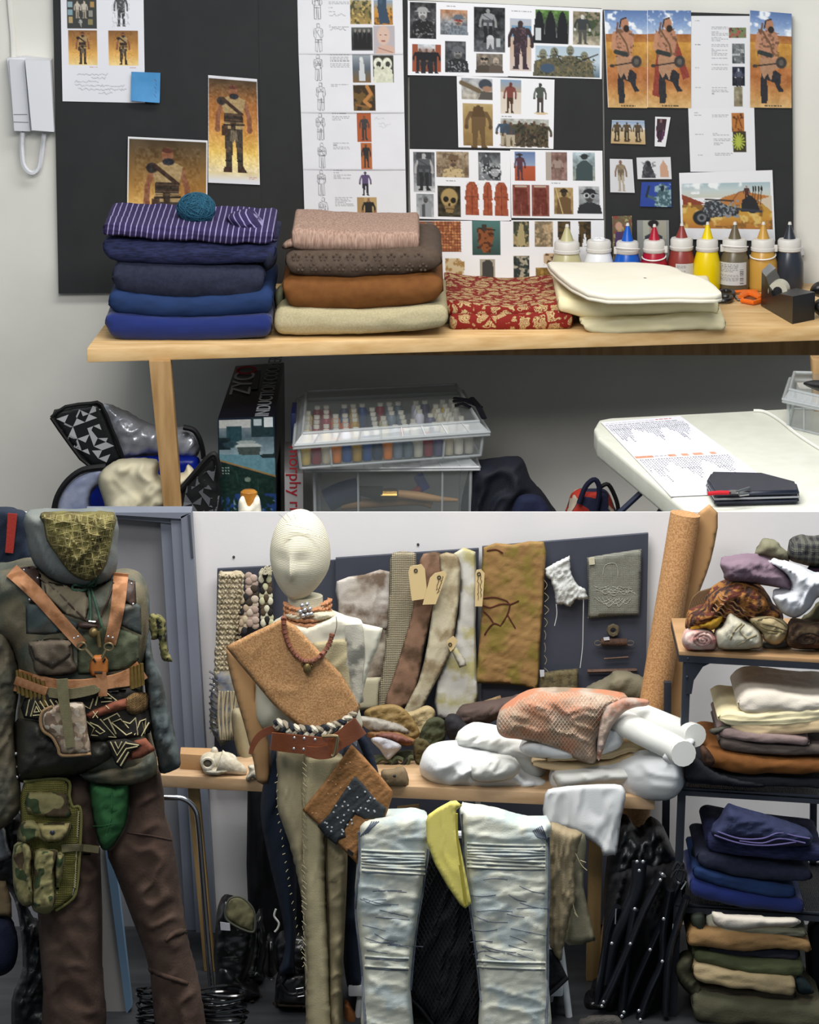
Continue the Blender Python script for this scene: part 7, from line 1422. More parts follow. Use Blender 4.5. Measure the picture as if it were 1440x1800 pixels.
for i in range(5): x = 26+i*11; strap('cartridge_loop', [(x, 1196+i*4), (x+12, 1200+i*4)], [14, 14], lambda x, y: yb2(x, y)-.022, .006, HL, t, k=1)
G().box(P(188, 1199, YJ-.19), P(209, 1214, YJ-.165), .003).out('clip_buckle', M('clip_tan', '#8f7b5c', bump=0, rough=.4), t); G().box(P(208, 1202, YJ-.185), P(222, 1212, YJ-.165), .003).out('clip_buckle', M('clip_dark', '#4c4234', bump=0, rough=.4), t)
# patterned sash
PB = M('sash_black', '#1d1b19', '#24211d', ns=20, bs=90, bump=.5, kind='weave'); ZG = M('zigzag_cord', '#aca17a', '#b9ae86', ns=60, bs=300)
t = thing('zigzag_sash', 'black sash with cream geometric zigzag embroidery around the waist', 'sash', P(150, 1330, YJ-.2))
o, sz = cush('sash_cloth', [(44, 1226), (90, 1216), (150, 1214), (205, 1210), (246, 1212), (262, 1250), (264, 1288), (210, 1300), (150, 1302), (100, 1270), (42, 1262)], lambda x, y: np.minimum(jb(x, y)-.006, YJ-.06), .022, PB, t, r=8, wr=((.003, 40, 10, -6),), k=2)
o, sz2 = cush('sash_tail', [(188, 1302), (220, 1298), (250, 1310), (232, 1322), (215, 1352), (204, 1344), (196, 1326)], YJ-.19, .01, PB, t, r=4, wr=None, k=1)
rust = M('sash_rust', '#6f3d2c', '#7c4834', ns=14, bs=120, bump=.3)
cush('rust_band', [(150, 1256), (180, 1240), (225, 1226), (256, 1218), (262, 1236), (230, 1244), (190, 1254), (160, 1264)], lambda x, y: sz(x, y)-.004, .012, rust, t, r=5, wr=((.004, 16, 8, -15),), k=2)
cush('rust_tail', [(236, 1302), (256, 1297), (274, 1318), (250, 1332), (222, 1338), (232, 1322)], YJ-.175, .012, rust, t, r=4, wr=None, k=1)
cush('brown_knot', [(218, 1232), (235, 1218), (258, 1218), (262, 1244), (240, 1256), (224, 1252)], lambda x, y: sz(x, y)-.006, .02, M('knot_brown', '#5a4322', '#6b5230', kind='checks', ns=30, bs=60, bump=.5), t, r=8, wr=((.006, 8, 12, 0),), k=2)
zz = [[(46, 1258), (52, 1230)], [(54, 1259), (62, 1232), (76, 1256), (58, 1258)], [(60, 1252), (64, 1242), (69, 1251), (60, 1252)], [(70, 1232), (86, 1256)], [(78, 1230), (92, 1254)], [(88, 1230), (98, 1246)], [(98, 1232), (104, 1240)],
      [(147, 1240), (158, 1246), (164, 1228)], [(168, 1240), (172, 1224)], [(176, 1226), (188, 1218), (206, 1232), (178, 1234)], [(184, 1226), (196, 1228)],
      [(152, 1268), (166, 1280), (160, 1292), (204, 1296), (176, 1264)], [(158, 1270), (172, 1276), (184, 1286), (176, 1290), (168, 1284)], [(182, 1266), (206, 1254), (226, 1280), (212, 1264), (196, 1270), (222, 1292), (232, 1288)], [(216, 1268), (228, 1272), (238, 1262), (242, 1292)], [(236, 1292), (246, 1268), (256, 1264), (254, 1290), (250, 1270)], [(248, 1294), (262, 1270)], [(190, 1262), (204, 1290)]]
cords('zigzag_embroidery', zz, .0026, lambda x, y: sz(x, y)-.001, ZG, t, k=1, n=5)
cords('tail_embroidery', [[(194, 1304), (206, 1328), (222, 1304)], [(202, 1304), (208, 1316), (214, 1304)], [(206, 1340), (222, 1316), (242, 1312)], [(212, 1346), (226, 1322)], [(220, 1306), (244, 1310)]], .0026, sz2, ZG, t, k=1, n=5)
cords('cross_stitch', [[(163, 1250), (172, 1262)], [(172, 1250), (163, 1262)], [(186, 1240), (192, 1246)]]+[[(224+i*4, 1228-i*.8), (228+i*4, 1240-i*.8)] for i in range(7)], .0016, lambda x, y: sz(x, y)-.022, ZG, t, k=1, n=4)
# dark hip panel and holster
t = thing('hip_panel', 'dark waxed hip panel with snaps wrapping below the sash', 'garment panel', P(90, 1375, YJ-.15))
cush('waxed_panel', [(24, 1272), (44, 1264), (80, 1275), (110, 1302), (160, 1304), (192, 1302), (200, 1322), (190, 1336), (150, 1358), (120, 1368), (70, 1378), (34, 1374), (28, 1340)], lambda x, y: np.minimum(jb(x, y)-.004, YJ-.05), .03, M('panel_dark', '#25241f', '#302e27', ns=7, bs=150, bump=.3, rough=.5), t, r=30, wr=((.014, 40, 16, 25),), k=2)
cush('hem_band', [(140, 1362), (180, 1350), (240, 1332), (270, 1322), (276, 1348), (268, 1366), (230, 1380), (170, 1378)], YJ-.08, .06, JK, t, r=18, wr=((.01, 50, 12, -12),), k=2)
t = thing('holster_pouch', 'desert digital camouflage holster pouch hanging on the sash', 'pouch', P(110, 1330, YJ-.22))
DC = M('digital_camo', '#8f7f6c', '#6c5a4a', c3='#a79b8b', ns=28, kind='camo', bs=200, bump=.2)
o, ho = cush('holster_body', [(92, 1242), (110, 1236), (145, 1234), (150, 1250), (155, 1290), (160, 1325), (135, 1328), (110, 1328), (102, 1314), (92, 1296), (76, 1284), (71, 1266), (76, 1250)], YJ-.2, .03, DC, t, r=10, wr=((.004, 30, 20, 0),), k=2)
cords('binding', [[(92, 1242), (76, 1250), (71, 1266), (76, 1284), (92, 1296), (102, 1314), (110, 1328), (160, 1325)]], .0055, YJ-.22, M('binding_tan', '#8c7050', bs=200), t)
strap('webbing_strap', [(109, 1194), (112, 1230), (118, 1270), (124, 1314)], [20, 19, 17, 16], YJ-.235, .005, M('webbing'), t)
# sleeve trim
t = thing('knit_tuft', 'ragged black and mustard knitted strip tied on the jacket sleeve', 'trim', P(285, 1150, YJ-.1))
for pts in ([(262, 1084), (270, 1079), (288, 1086), (292, 1100), (293, 1130), (298, 1150), (303, 1164), (285, 1160), (280, 1140), (276, 1112)], [(262, 1086), (276, 1084), (280, 1110), (276, 1122), (266, 1124), (263, 1105)]):
    cush('knitted_strip', pts, YJ-.09, .02, M('mustard_knit', '#5c5a34', '#1c1b1a', ns=26, bs=60, bump=1, kind='camo', c3='#6f6a40'), t, r=5, wr=((.008, 5, 8, 0),), cell=3, jag=1.4, k=2)
# chaps and shorts
CP = M('suede_brown', '#3c2d26', '#47362d', c3='#524137', ns=6, bs=120, bump=.35, rough=.95); t = thing('suede_trousers', 'dark brown suede trousers on the left costume, standing to the floor', 'trousers', P(180, 1862, YJ))
o, c1 = cush('trouser_leg', [(110, 1362), (165, 1366), (172, 1440), (176, 1500), (180, 1600), (180, 1700), (182, 1862), (80, 1862), (76, 1740), (66, 1600), (80, 1450)], YJ+.05, .12, CP, t, r=40, wr=((.014, 60, 40, 35),), k=2, Tb=.08)
o, c2 = cush('trouser_leg', [(215, 1366), (280, 1356), (290, 1440), (304, 1480), (322, 1600), (336, 1680), (352, 1740), (362, 1862), (284, 1862), (264, 1710), (238, 1630), (200, 1530), (188, 1494), (215, 1460), (224, 1420)], YJ+.05, .12, CP, t, r=40, wr=((.014, 60, 40, -35),), k=2, Tb=.08)
cords('knee_seam', [[(224, 1464), (260, 1468), (302, 1477)]], .003, c2, CP, t)
cush('knee_fold', [(262, 1700), (290, 1710), (330, 1724), (336, 1734), (300, 1726), (266, 1712)], lambda x, y: c2(x, y)+.004, .02, CP, t, r=8, wr=None); cush('knee_fold', [(286, 1660), (296, 1640), (320, 1630), (330, 1640), (306, 1650)], lambda x, y: c2(x, y)+.004, .02, CP, t, r=8, wr=None)
GN = M('green_cloth', '#2c5c33', '#35693c', ns=7, bs=220, bump=.3)
t = thing('green_shorts', 'bright bottle green cloth between the suede trouser legs', 'shorts', P(195, 1495, YJ))
o, gs = cush('shorts_front', [(156, 1374), (200, 1378), (226, 1374), (226, 1420), (220, 1452), (200, 1486), (186, 1495), (176, 1488), (168, 1460), (160, 1420)], YJ-.03, .08, GN, t, r=26, wr=((.014, 30, 16, -20), (.006, 12, 30, 0)), k=2)
cords('fly_seam', [[(196, 1382), (196, 1430), (186, 1470)], [(160, 1452), (180, 1452), (196, 1448)]], .002, gs, GN, t)
# camouflage leg pouch
CM = M('camo_leaf', '#7e7850', '#4a3d2c', c3='#38452a', ns=12, kind='camo', bs=200, bump=.3); CMm = M('olive_mesh', '#66622f', '#736e38', ns=30, kind='weave', bs=50, bump=.8); EDG = M('olive_trim', '#6f6c3c', '#7b7745', ns=30, bs=200)
t = thing('camouflage_leg_pouch', 'camouflage pouch panel strapped to the left suede trouser leg', 'pouch', P(90, 1610, YJ-.15))
o, mp_s = cush('mesh_panel', [(42, 1374), (116, 1370), (122, 1400), (128, 1418), (142, 1424), (140, 1500), (134, 1565), (122, 1584), (98, 1600), (68, 1606), (52, 1585), (40, 1500), (36, 1440)], YJ-.08, .04, CMm, t, r=10, wr=((.006, 30, 20, 0),), k=2)
o, pA = cush('pouch_flat', [(48, 1396), (60, 1392), (118, 1396), (122, 1420), (120, 1438), (48, 1430)], lambda x, y: mp_s(x, y)-.002, .02, CM, t, r=6, wr=((.005, 16, 10, 20),), k=2)
o, pB = cush('pouch_flap', [(36, 1446), (60, 1442), (66, 1448), (124, 1446), (122, 1462), (112, 1478), (80, 1482), (66, 1474), (52, 1482), (30, 1478)], lambda x, y: mp_s(x, y)-.004, .035, CM, t, r=8, wr=((.006, 16, 12, 0),), k=2)
cush('yellow_flap', [(68, 1448), (122, 1447), (118, 1466), (106, 1478), (84, 1480), (72, 1470)], lambda x, y: pB(x, y)-.003, .008, M('camo_pale', '#93875a', '#a39768', ns=8, bs=200), t, r=4, wr=None, k=1); studs('snap_button', [(92, 1463)], .009, lambda x, y: pB(x, y)-.012, M('slate_snap', '#3a404c', rough=.3, metal=.4), t)
for pts in ([(24, 1486), (46, 1480), (58, 1496), (56, 1540), (60, 1588), (40, 1592), (26, 1570), (22, 1530)], [(60, 1496), (84, 1492), (104, 1496), (96, 1530), (98, 1580), (88, 1606), (68, 1606), (56, 1590), (58, 1540)], [(98, 1500), (114, 1502), (108, 1540), (100, 1572), (96, 1540)]):
    cush('tall_pouch', pts, lambda x, y: np.minimum(mp_s(x, y), YJ-.09), .05, CM, t, r=12, wr=((.012, 12, 40, 10), (.006, 10, 10, 0)), k=2, cell=4)
cords('edge_trim', [[(42, 1374), (116, 1370), (122, 1400), (128, 1418), (142, 1424), (140, 1500), (134, 1565), (122, 1584), (98, 1600)]], .0055, YJ-.10, EDG, t)
G().tube([P(138+ (y-1424)*-.05+1.2*math.sin(y*1.6), y, YJ-.115) for y in range(1426, 1562, 2)], .003, 5).out('zip', M('zip_tan', '#a39c78'), t)
strap('leg_strap', [(108, 1492), (130, 1490), (150, 1491), (174, 1494)], [14, 12, 12, 12], lambda x, y: np.minimum(mp_s(x, y), c1(x, y))-.004, .005, M('webbing'), t); G().box(P(145, 1486, YJ-.135), P(160, 1500, YJ-.115), .003).out('side_release_buckle', M('clip_tan'), t)
G().prism([(126, 1562), (131, 1560), (128, 1574), (123, 1573)], YJ-.11, .003).out('white_label', M('tag_white'), t)
# garments behind at the far left
T(cush('black_garment', [(-30, 1434), (30, 1432), (44, 1470), (50, 1600), (76, 1640), (84, 1760), (80, 1862), (30, 1862), (20, 1760), (40, 1700), (30, 1600), (10, 1560), (-30, 1540)], YJ+.2, .06, M('black_nylon', '#131416', '#1b1c1e', ns=8, bs=100, bump=.4, rough=.4), r=20, wr=((.02, 14, 60, 15), (.012, 40, 14, 0)), k=3), 'black nylon garment hanging behind the suede trousers', 'garment')
T(cush('white_fur', [(-30, 1450), (4, 1448), (14, 1480), (18, 1508), (-30, 1512)], YJ+.12, .05, M('grey_fleece', '#7f8184', '#94969a', ns=30, bs=120, bump=1), r=10), 'pale grey fleece at the left edge', 'fleece')
T(cush('tan_cloth', [(-30, 1548), (10, 1550), (20, 1580), (21, 1613), (-30, 1612)], YJ+.13, .04, M('tan_bag', '#6c5c44', '#75654b', ns=10, bs=200), r=6, k=1), 'tan cloth panel below the grey fleece', 'cloth')
T(cush('navy_ball', [(-40, 1612), (10, 1612), (26, 1630), (32, 1665), (24, 1700), (0, 1716), (-40, 1716)], YJ+.15, .08, M('navy_felt', '#12182c', '#161d34', ns=30, bs=160, bump=.5), r=30, wr=None), 'round navy felt shape at the left edge under the tan cloth', 'bag')
# ------------------------------------------------------------------ folding chair, jeans and things in the foreground
YR = -1.15
WC = M('chair_white', '#c6c9cc', '#c0c3c6', ns=8, bump=.03, rough=.4)
t = thing('folding_chair', 'white plastic folding chair behind the pale jeans', 'chair', P(800, 1860, -.85))
G().hexa([P(612, 1752, -.98), P(990, 1752, -.98), P(985, 1730, -.62), P(620, 1730, -.62), P(612, 1732, -.98), P(990, 1732, -.98), P(985, 1712, -.62), P(620, 1712, -.62)], .008).out('seat', WC, t, angle=30)
fl_ = lambda x, y, Y: np.array([*P(x, y, Y)[:2], .012])
for (a, b, Y) in (((985, 1660), (1002, 1800), -.95), ((975, 1700), (960, 1800), -.8), ((640, 1700), (628, 1800), -.95), ((752, 1740), (770, 1800), -.8)):
    p0, p1 = P(*a, Y), P(*b, Y); k_ = p0[2]/(p0[2]-p1[2]); G().tube([p0, p0+(p1-p0)*k_], .013, 10).out('leg', WC, t)
G().tube([P(770, 1790, -.88), P(985, 1792, -.88)], .009, 8).out('stretcher', WC, t); G().tube([P(620, 1790, -.88), P(740, 1792, -.88)], .009, 8).out('stretcher', WC, t)
G().tube([P(640, 1470, -.86), P(640, 1732, -.86)], .012, 8).out('back_post', WC, t); G().tube([P(962, 1470, -.86), P(968, 1732, -.86)], .012, 8).out('back_post', WC, t)
G().tube([P(640, 1468, -.86), P(962, 1466, -.86)], .014, 8).out('back_rail', WC, t)
# black open net
t = thing('black_net_bag', 'black open mesh net hanging between the jeans legs', 'net', P(800, 1760, -1.0))
BN_ = M('black_net', '#0c0c10', '#101014', kind='mesh', bs=16, thr=0.0, rough=.6, bump=.3)
o, bn = cush('net_cloth', [(760, 1490), (800, 1500), (830, 1560), (836, 1640), (842, 1720), (850, 1780), (836, 1862), (780, 1862), (760, 1800), (735, 1768), (700, 1735), (722, 1690), (735, 1600), (745, 1540)], -1.02, .05, M('black_knit', '#0d0d11', '#15151a', ns=20, bs=60, bump=.6), t, r=20, wr=((.02, 20, 120, 15),), k=2)
o, bn2 = cush('net_corner', [(955, 1668), (975, 1670), (998, 1718), (980, 1735), (960, 1752), (950, 1740)], -1.0, .03, MATS['black_knit'], t, r=8, k=1)
g = G()
for s_ in (-1, 1):
    for x0 in np.arange(560, 1040, 7):
        ys = np.arange(1490, 1800, 5.0); xx = x0+s_*(ys-1640)*.5; m = inside(xx, ys, bn.poly) & (dist_poly(xx, ys, bn.poly) > 3); run = []
        for ok, a, b in list(zip(m, xx, ys))+[(False, 0, 0)]:
            if ok: run.append((a, b))
            else:
                if len(run) > 2: r2 = np.array(run); g.tube(list(PA(r2[:, 0], r2[:, 1], bn(r2[:, 0], r2[:, 1])-.002)), .0018, 4)
                run = []
g.out('net_threads', M('net_thread_black', '#26272b', bump=0, rough=.5), t)
cords('hem_binding', [[(700, 1735), (735, 1768), (760, 1800)], [(998, 1718), (980, 1735), (958, 1754)]], .008, -1.05, M('strap_black'), t)
# jeans
def DN(key, a, b, c): return M(key, a, b, c3=c, ns=9, bs=260, bump=.3, lo=.35, hi=.65)
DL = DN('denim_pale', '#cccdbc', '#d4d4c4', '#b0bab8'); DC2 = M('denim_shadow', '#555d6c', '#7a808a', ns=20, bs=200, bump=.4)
t = thing('pale_jeans', 'acid washed pale biker jeans with ribbed thighs draped over the chair', 'jeans', P(800, 1862, YR))
WJ = ((.009, 90, 26, 12), (.0035, 60, 12, -14))
oL, jL = cush('left_leg', [(640, 1440), (690, 1432), (752, 1436), (756, 1480), (752, 1520), (744, 1560), (734, 1620), (726, 1680), (722, 1740), (723, 1862), (640, 1862), (638, 1720), (632, 1660), (626, 1600), (624, 1560), (630, 1480), (628, 1460)], YR, .07, DL, t, r=16, wr=WJ, k=2, cell=4, Tb=.06)
oR, jR = cush('right_leg', [(808, 1424), (820, 1422), (880, 1432), (930, 1446), (965, 1444), (970, 1460), (964, 1480), (966, 1560), (964, 1640), (964, 1720), (962, 1862), (850, 1862), (844, 1740), (834, 1660), (826, 1600), (818, 1540), (814, 1480)], YR, .07, DL, t, r=16, wr=WJ, k=2, cell=4, Tb=.06)
def ribs(surf, xl, xr_, y0, y1, n, nm='thigh_rib'):
    ln = []
    for i in range(n):
        y = y0+(y1-y0)*i/(n-1); ln.append([(xl+4, y+2*math.sin(i)), ((xl+xr_)/2, y+3+1.5*math.sin(i*2.1)), (xr_-4, y+4+2*math.sin(i*1.3))])
    cords(nm, ln, .0045, surf, DL, t, n=6)
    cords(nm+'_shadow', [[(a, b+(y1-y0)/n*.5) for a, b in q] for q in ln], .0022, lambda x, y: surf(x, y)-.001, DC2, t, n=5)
ribs(jL, 632, 750, 1494, 1530, 7); ribs(jR, 818, 962, 1482, 1522, 8)
ribs(jR, 836, 962, 1688, 1697, 2, 'knee_seam'); ribs(jL, 638, 722, 1680, 1696, 2, 'knee_seam')
cords('side_seam', [[(631, 1462), (632, 1520), (626, 1580), (627, 1620), (634, 1680), (639, 1740), (642, 1800)], [(752, 1492), (744, 1560), (734, 1620), (727, 1680), (722, 1740)]], .005, lambda x, y: jL(x, y)-.0, DC2, t)
cords('side_seam', [[(964, 1470), (965, 1560), (963, 1640), (963, 1720), (960, 1800)], [(812, 1430), (815, 1490), (820, 1550), (830, 1620), (840, 1700), (846, 1760)]], .005, lambda x, y: jR(x, y)-.0, DC2, t)
rr = random.Random(4); ln = []
for sx0, sx1, surf, ys_, n_ in ((632, 728, jL, (1560, 1670), 14), (826, 960, jR, (1540, 1680), 20)):
    ln = []
    for i in range(n_):
        y = rr.uniform(*ys_); xa = rr.uniform(sx0, sx0+30) if rr.random() < .5 else rr.uniform(sx1-70, sx1-40); L_ = rr.uniform(30, 65); dy = rr.uniform(-6, 14)
        ln.append([(xa, y), (xa+L_*.5, y+dy*.7+rr.uniform(-3, 3)), (xa+L_, y+dy)])
    cords('crease_shade', ln, .0015, lambda x, y, s_=surf: s_(x, y)+.0005, DC2, t, n=5)  # dark cords colour in the shade of the creases, like the crease fans
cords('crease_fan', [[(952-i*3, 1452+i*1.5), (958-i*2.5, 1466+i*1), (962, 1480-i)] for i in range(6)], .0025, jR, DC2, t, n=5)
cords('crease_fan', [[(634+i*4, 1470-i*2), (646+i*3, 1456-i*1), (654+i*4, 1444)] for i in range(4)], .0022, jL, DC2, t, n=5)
# yellow cloth
t = thing('yellow_cloth', 'bright yellow folded cloth hanging over the jeans', 'cloth', P(790, 1590, YR-.12))
YL = M('yellow_felt', '#dccf6c', '#e2d678', ns=8, bs=260, bump=.15)
cush('hanging_fold', [(749, 1444), (753, 1432), (770, 1420), (792, 1408), (802, 1407), (813, 1416), (802, 1424), (803, 1444), (806, 1472), (820, 1540), (829, 1588), (818, 1597), (809, 1590), (788, 1560), (765, 1520), (751, 1482)], YR-.09, .014, YL, t, r=5, wr=((.004, 24, 160, -12),), k=1, cell=4)
cords('fold_edge', [[(803, 1430), (804, 1470), (812, 1530), (821, 1590)], [(808, 1520), (814, 1560), (817, 1592)]], .004, YR-.14, M('yellow_edge', '#a3963a', '#ab9f40', ns=8), t)
# beige raw cloths right of the jeans
T(cush('beige_cloth', [(962, 1455), (985, 1452), (1005, 1460), (1024, 1466), (1016, 1490), (1010, 1540), (1012, 1585), (1004, 1602), (990, 1670), (984, 1690), (966, 1660), (964, 1560)], -1.0, .05, M('beige_raw', '#8f8064', '#9c8d70', ns=10, bs=200, bump=.4), r=16, wr=((.014, 8, 100, 4),), k=2, cell=4, jag=1), 'frayed beige cloth hanging right of the jeans', 'cloth')
T(cush('beige_cloth', [(1000, 1470), (1028, 1466), (1030, 1500), (1026, 1560), (1046, 1648), (1044, 1654), (1000, 1662), (992, 1640), (1004, 1590)], -.92, .03, M('olive_raw', '#7b7660', '#858068', ns=10, bs=200, bump=.3), r=10, wr=((.008, 20, 100, 0),), k=2), 'smoother drab cloth behind the frayed beige cloth', 'cloth')
T(cords('loose_thread', [[(1012, 1500), (1022, 1520), (1032, 1530)], [(1006, 1580), (1010, 1600), (1016, 1612)], [(1008, 1594), (1014, 1610), (1010, 1604)], [(1020, 1512), (1030, 1516)]], .0014, -1.03, M('fray_tan')), 'loose frayed threads on the beige cloths', 'thread')

# ------------------------------------------------------------------ folded camp chairs and rucksack
T(cush('black_rucksack', [(1075, 1480), (1090, 1450), (1110, 1446), (1125, 1470), (1140, 1452), (1165, 1455), (1182, 1490), (1196, 1530), (1196, 1620), (1180, 1680), (1120, 1700), (1070, 1660), (1062, 1560)], -.70, .14, M('black_nylon'), r=30, wr=((.03, 18, 60, 15), (.015, 40, 16, 0)), k=3), 'black nylon rucksack heap behind the folded chair frames', 'rucksack')
T(cush('chair_fabric', [(1068, 1560), (1084, 1530), (1120, 1520), (1180, 1515), (1206, 1535), (1200, 1600), (1186, 1700), (1170, 1800), (1110, 1812), (1060, 1790), (1056, 1700)], -.82, .07, M('chair_black', '#0a0a0d', '#101014', ns=8, bs=120, bump=.3), r=24, wr=((.03, 12, 120, 14),), k=3), 'black folded seat fabric of the camp chairs', 'cloth')
CF = M('navy_steel', '#121419', '#171a21', ns=14, bump=.1, bs=80, rough=.25, spec=.6); RV = M('rivet_steel', '#c5c7cb', metal=.8, rough=.25, bump=0)
t = thing('folded_camp_chairs', 'bundle of folded black camp chair frames with steel rivets', 'camp chairs', P(1130, 1850, -.75))
q = lambda X, Y: (880+X/3.79, 1450+Y/3.79)
bars = [((925, 240), (900, 470), (742, 790), (700, 1060)), ((895, 560), (845, 850), (805, 1260)), ((1080, 330), (960, 560), (865, 790), (770, 1010), (680, 1200)), ((1188, 380), (1087, 625), (997, 832), (900, 1050), (815, 1270)), ((1130, 430), (1085, 700), (1078, 910), (1000, 1090), (925, 1290)), ((1240, 480), (1170, 700), (1120, 900), (1100, 1260)), ((780, 540), (720, 700), (660, 1100), (640, 1180))]
for i, b in enumerate(bars): G().tube([P(*q(*p), -.94-.02*(i % 3)) for p in b], .026, 10, flat=.55, smooth=3).out('frame_tube', CF, t)
for x, y in ((925, 305), (895, 560), (742, 790), (865, 793), (1080, 330), (1065, 367), (1188, 383), (1087, 627), (997, 832), (1078, 910), (687, 1180), (675, 1207), (822, 1248), (808, 1275), (922, 1238), (932, 1298), (910, 245), (950, 245)): G().ball(P(*q(x, y), -1.01), .0065, 7, (1, .7, 1)).out('rivet', RV, t)
cords('bundle_rope', [[q(1150, 300), q(1180, 250), q(1210, 300), q(1200, 370), q(1170, 330), q(1210, 260)], [q(1140, 350), q(1170, 300), q(1230, 310), q(1215, 380)]], .006, -1.02, M('rope_black', '#1a1b1f', bs=200), t)
G().tube([P(*q(x, y), -1.02) for x, y in ((1205, 430), (1238, 378), (1225, 372), (1215, 380))], .003, 6).out('hook', RV, t)
for X0, Y0 in ((770, 560), (1150, 660)): G().tube([P(*q(X0, Y0), -.98), P(*q(X0-5, Y0+100), -.98)], .0025, 5).out('bright_edge', RV, t)
T(cush('fur_scrap', [(1015, 1800), (1030, 1790), (1070, 1784), (1095, 1796), (1092, 1830), (1015, 1830)], -1.0, .03, M('grey_fur', '#45423e', '#55514b', ns=60, bs=200, bump=1), r=8), 'grey brown fur scrap on the floor at the chair feet', 'fur')

# ------------------------------------------------------------------ shelving unit on the right
SM = M('shelf_steel', '#272a31', '#2a2e36', ns=6, bump=.03, rough=.45); SHW = M('shelf_wood', '#a98660', '#9c7a54', ns=3, kind='wood', rough=.5)
sh_ = thing('shelving_unit', 'dark steel shelving unit with cloth piles at the right edge', 'shelf', P(1320, 1860, -.6))
FYl, FYr, BYs = -.95, -1.07, -.52
def post(xt, yt, xb, Y, w=15): 
    a = P(xt, yt, Y); b = P(xb, 1800, Y); k_ = a[2]/(a[2]-b[2]); c = a+(b-a)*k_; dx = np.array([w*mpp(Y), 0, 0]); dy = np.array([0, .03, 0]); G().hexa([c, c+dx, c+dx+dy, c+dy, a, a+dx, a+dx+dy, a+dy], .002).out('post', SM, sh_, angle=30)
post(1202, 1152, 1176, FYl, 14); post(1425, 1398, 1422, BYs, 12); post(1500, 1152, 1490, FYr, 14); post(1168, 1200, 1160, BYs, 13)
def shelf(xl, yl, xr_, yr, th, wood=0, nm='shelf_board'):
    a = P(xl, yl, FYl); b = P(xr_, yr, FYr); z = a[2]; b[2] = z; c = b.copy(); c[1] = BYs; d = a.copy(); d[1] = BYs
    if wood: 
        G().hexa([p-up(.014) for p in (a, b, c, d)]+[a, b, c, d], .002).out('wood_board', SHW, sh_, angle=30); z0 = .014
    else:
        G().hexa([p-up(.012) for p in (a, b, c, d)]+[p-up(.006) for p in (a, b, c, d)]).out('mesh_deck', M('deck_mesh', '#16181d', '#1c1f26', ns=30, kind='weave', bs=60, bump=1, rough=.4), sh_, angle=30); z0 = 0
    for p0, p1, w in ((a, b, np.array([0, .012, 0])), (d, c, np.array([0, .012, 0])), (a, d, np.array([.012, 0, 0]))): G().hexa([p0-up(th*mpp(FYl)+z0), p1-up(th*mpp(FYl)+z0), p1+w-up(th*mpp(FYl)+z0), p0+w-up(th*mpp(FYl)+z0), p0-up(z0), p1-up(z0), p1+w-up(z0), p0+w-up(z0)]).out('shelf_rail', SM, sh_, angle=30)
    return z
Z1 = shelf(1194, 1145, 1500, 1145, 12, 1); Z2 = shelf(1196, 1384, 1500, 1404, 15); Z3 = shelf(1188, 1588, 1500, 1618, 17)
gp = [(1206, 1158), (1262, 1160), (1236, 1172), (1220, 1196), (1216, 1220), (1206, 1220)]; G().prism(gp, FYl-.004, .006).out('corner_gusset', SM, sh_, angle=20)
for x, y in ((1210, 1158), (1248, 1157), (1208, 1190)): G().ball(P(x, y, FYl-.006), .005, 6, (1, .6, 1)).out('bolt', M('bolt', '#3c424e', metal=.6, rough=.4), sh_)
YF_ = lambda x: FYl+(FYr-FYl)*(x-1194)/306
def on(x, y, z): return Yon(x, y, z)
# top shelf, rolled and heaped fabrics
def roll(name, pts, T_, mt, label, spiral=(), sc='#8c8264', Y=-.93, r=18, wr=((.008, 16, 14, 30),), k=4):
    t = thing(name, label, 'rolled cloth', P(pts[0][0], pts[0][1], Y), 'rolled cloths on the top shelf'); o, sf_ = cush('cloth_body', pts, Y, T_, mt, t, r=r, wr=wr, cell=3.5, k=k)
    if spiral: cords('roll_crease', spiral, .003, lambda x, y: sf_(x, y)+.001, M('crease_'+sc[1:], sc), t)
def spir(cx, cy, rx, ry, n=2.2): return [[(cx+rx*(a/(n*6.28))*math.cos(a), cy+ry*(a/(n*6.28))*math.sin(a)) for a in np.linspace(1, n*6.28, 26)]]
roll('rolled_cloth', [(1199, 1128), (1204, 1112), (1222, 1104), (1248, 1107), (1262, 1122), (1260, 1138), (1248, 1144), (1210, 1143)], .06, M('floral_pale', '#c0aaa0', '#c8b8b0', c3='#b57a76', ns=14, bs=200), 'small pink flowered white roll at the left end of the top shelf', spir(1236, 1124, 20, 14, 3), '#8f6c66', r=14)
roll('rolled_cloth', [(1256, 1108), (1270, 1098), (1280, 1072), (1298, 1082), (1312, 1092), (1336, 1108), (1341, 1130), (1330, 1141), (1270, 1142), (1258, 1130)], .08, M('calico_roll', '#bdb8a4', '#c5c0ad', ns=10, bs=200), 'off-white calico roll with a peaked corner on the top shelf', [[(1284, 1124), (1292, 1108), (1304, 1096)], [(1312, 1122), (1300, 1108), (1308, 1098)], [(1312, 1124), (1330, 1116)], [(1312, 1126), (1296, 1134)]], r=20)
roll('rolled_cloth', [(1316, 1090), (1332, 1080), (1360, 1082), (1382, 1094), (1388, 1106), (1384, 1120), (1366, 1134), (1344, 1126), (1338, 1112)], .07, M('beige_roll', '#a99873', '#b3a27d', ns=10, bs=200), 'beige roll with visible layers on the top shelf', [[(1332, 1090), (1356, 1086), (1378, 1098), (1382, 1108), (1360, 1100), (1340, 1096)], [(1330, 1096), (1350, 1106), (1374, 1110)], [(1324, 1094), (1344, 1110), (1380, 1114)]], '#6f6344', r=16)
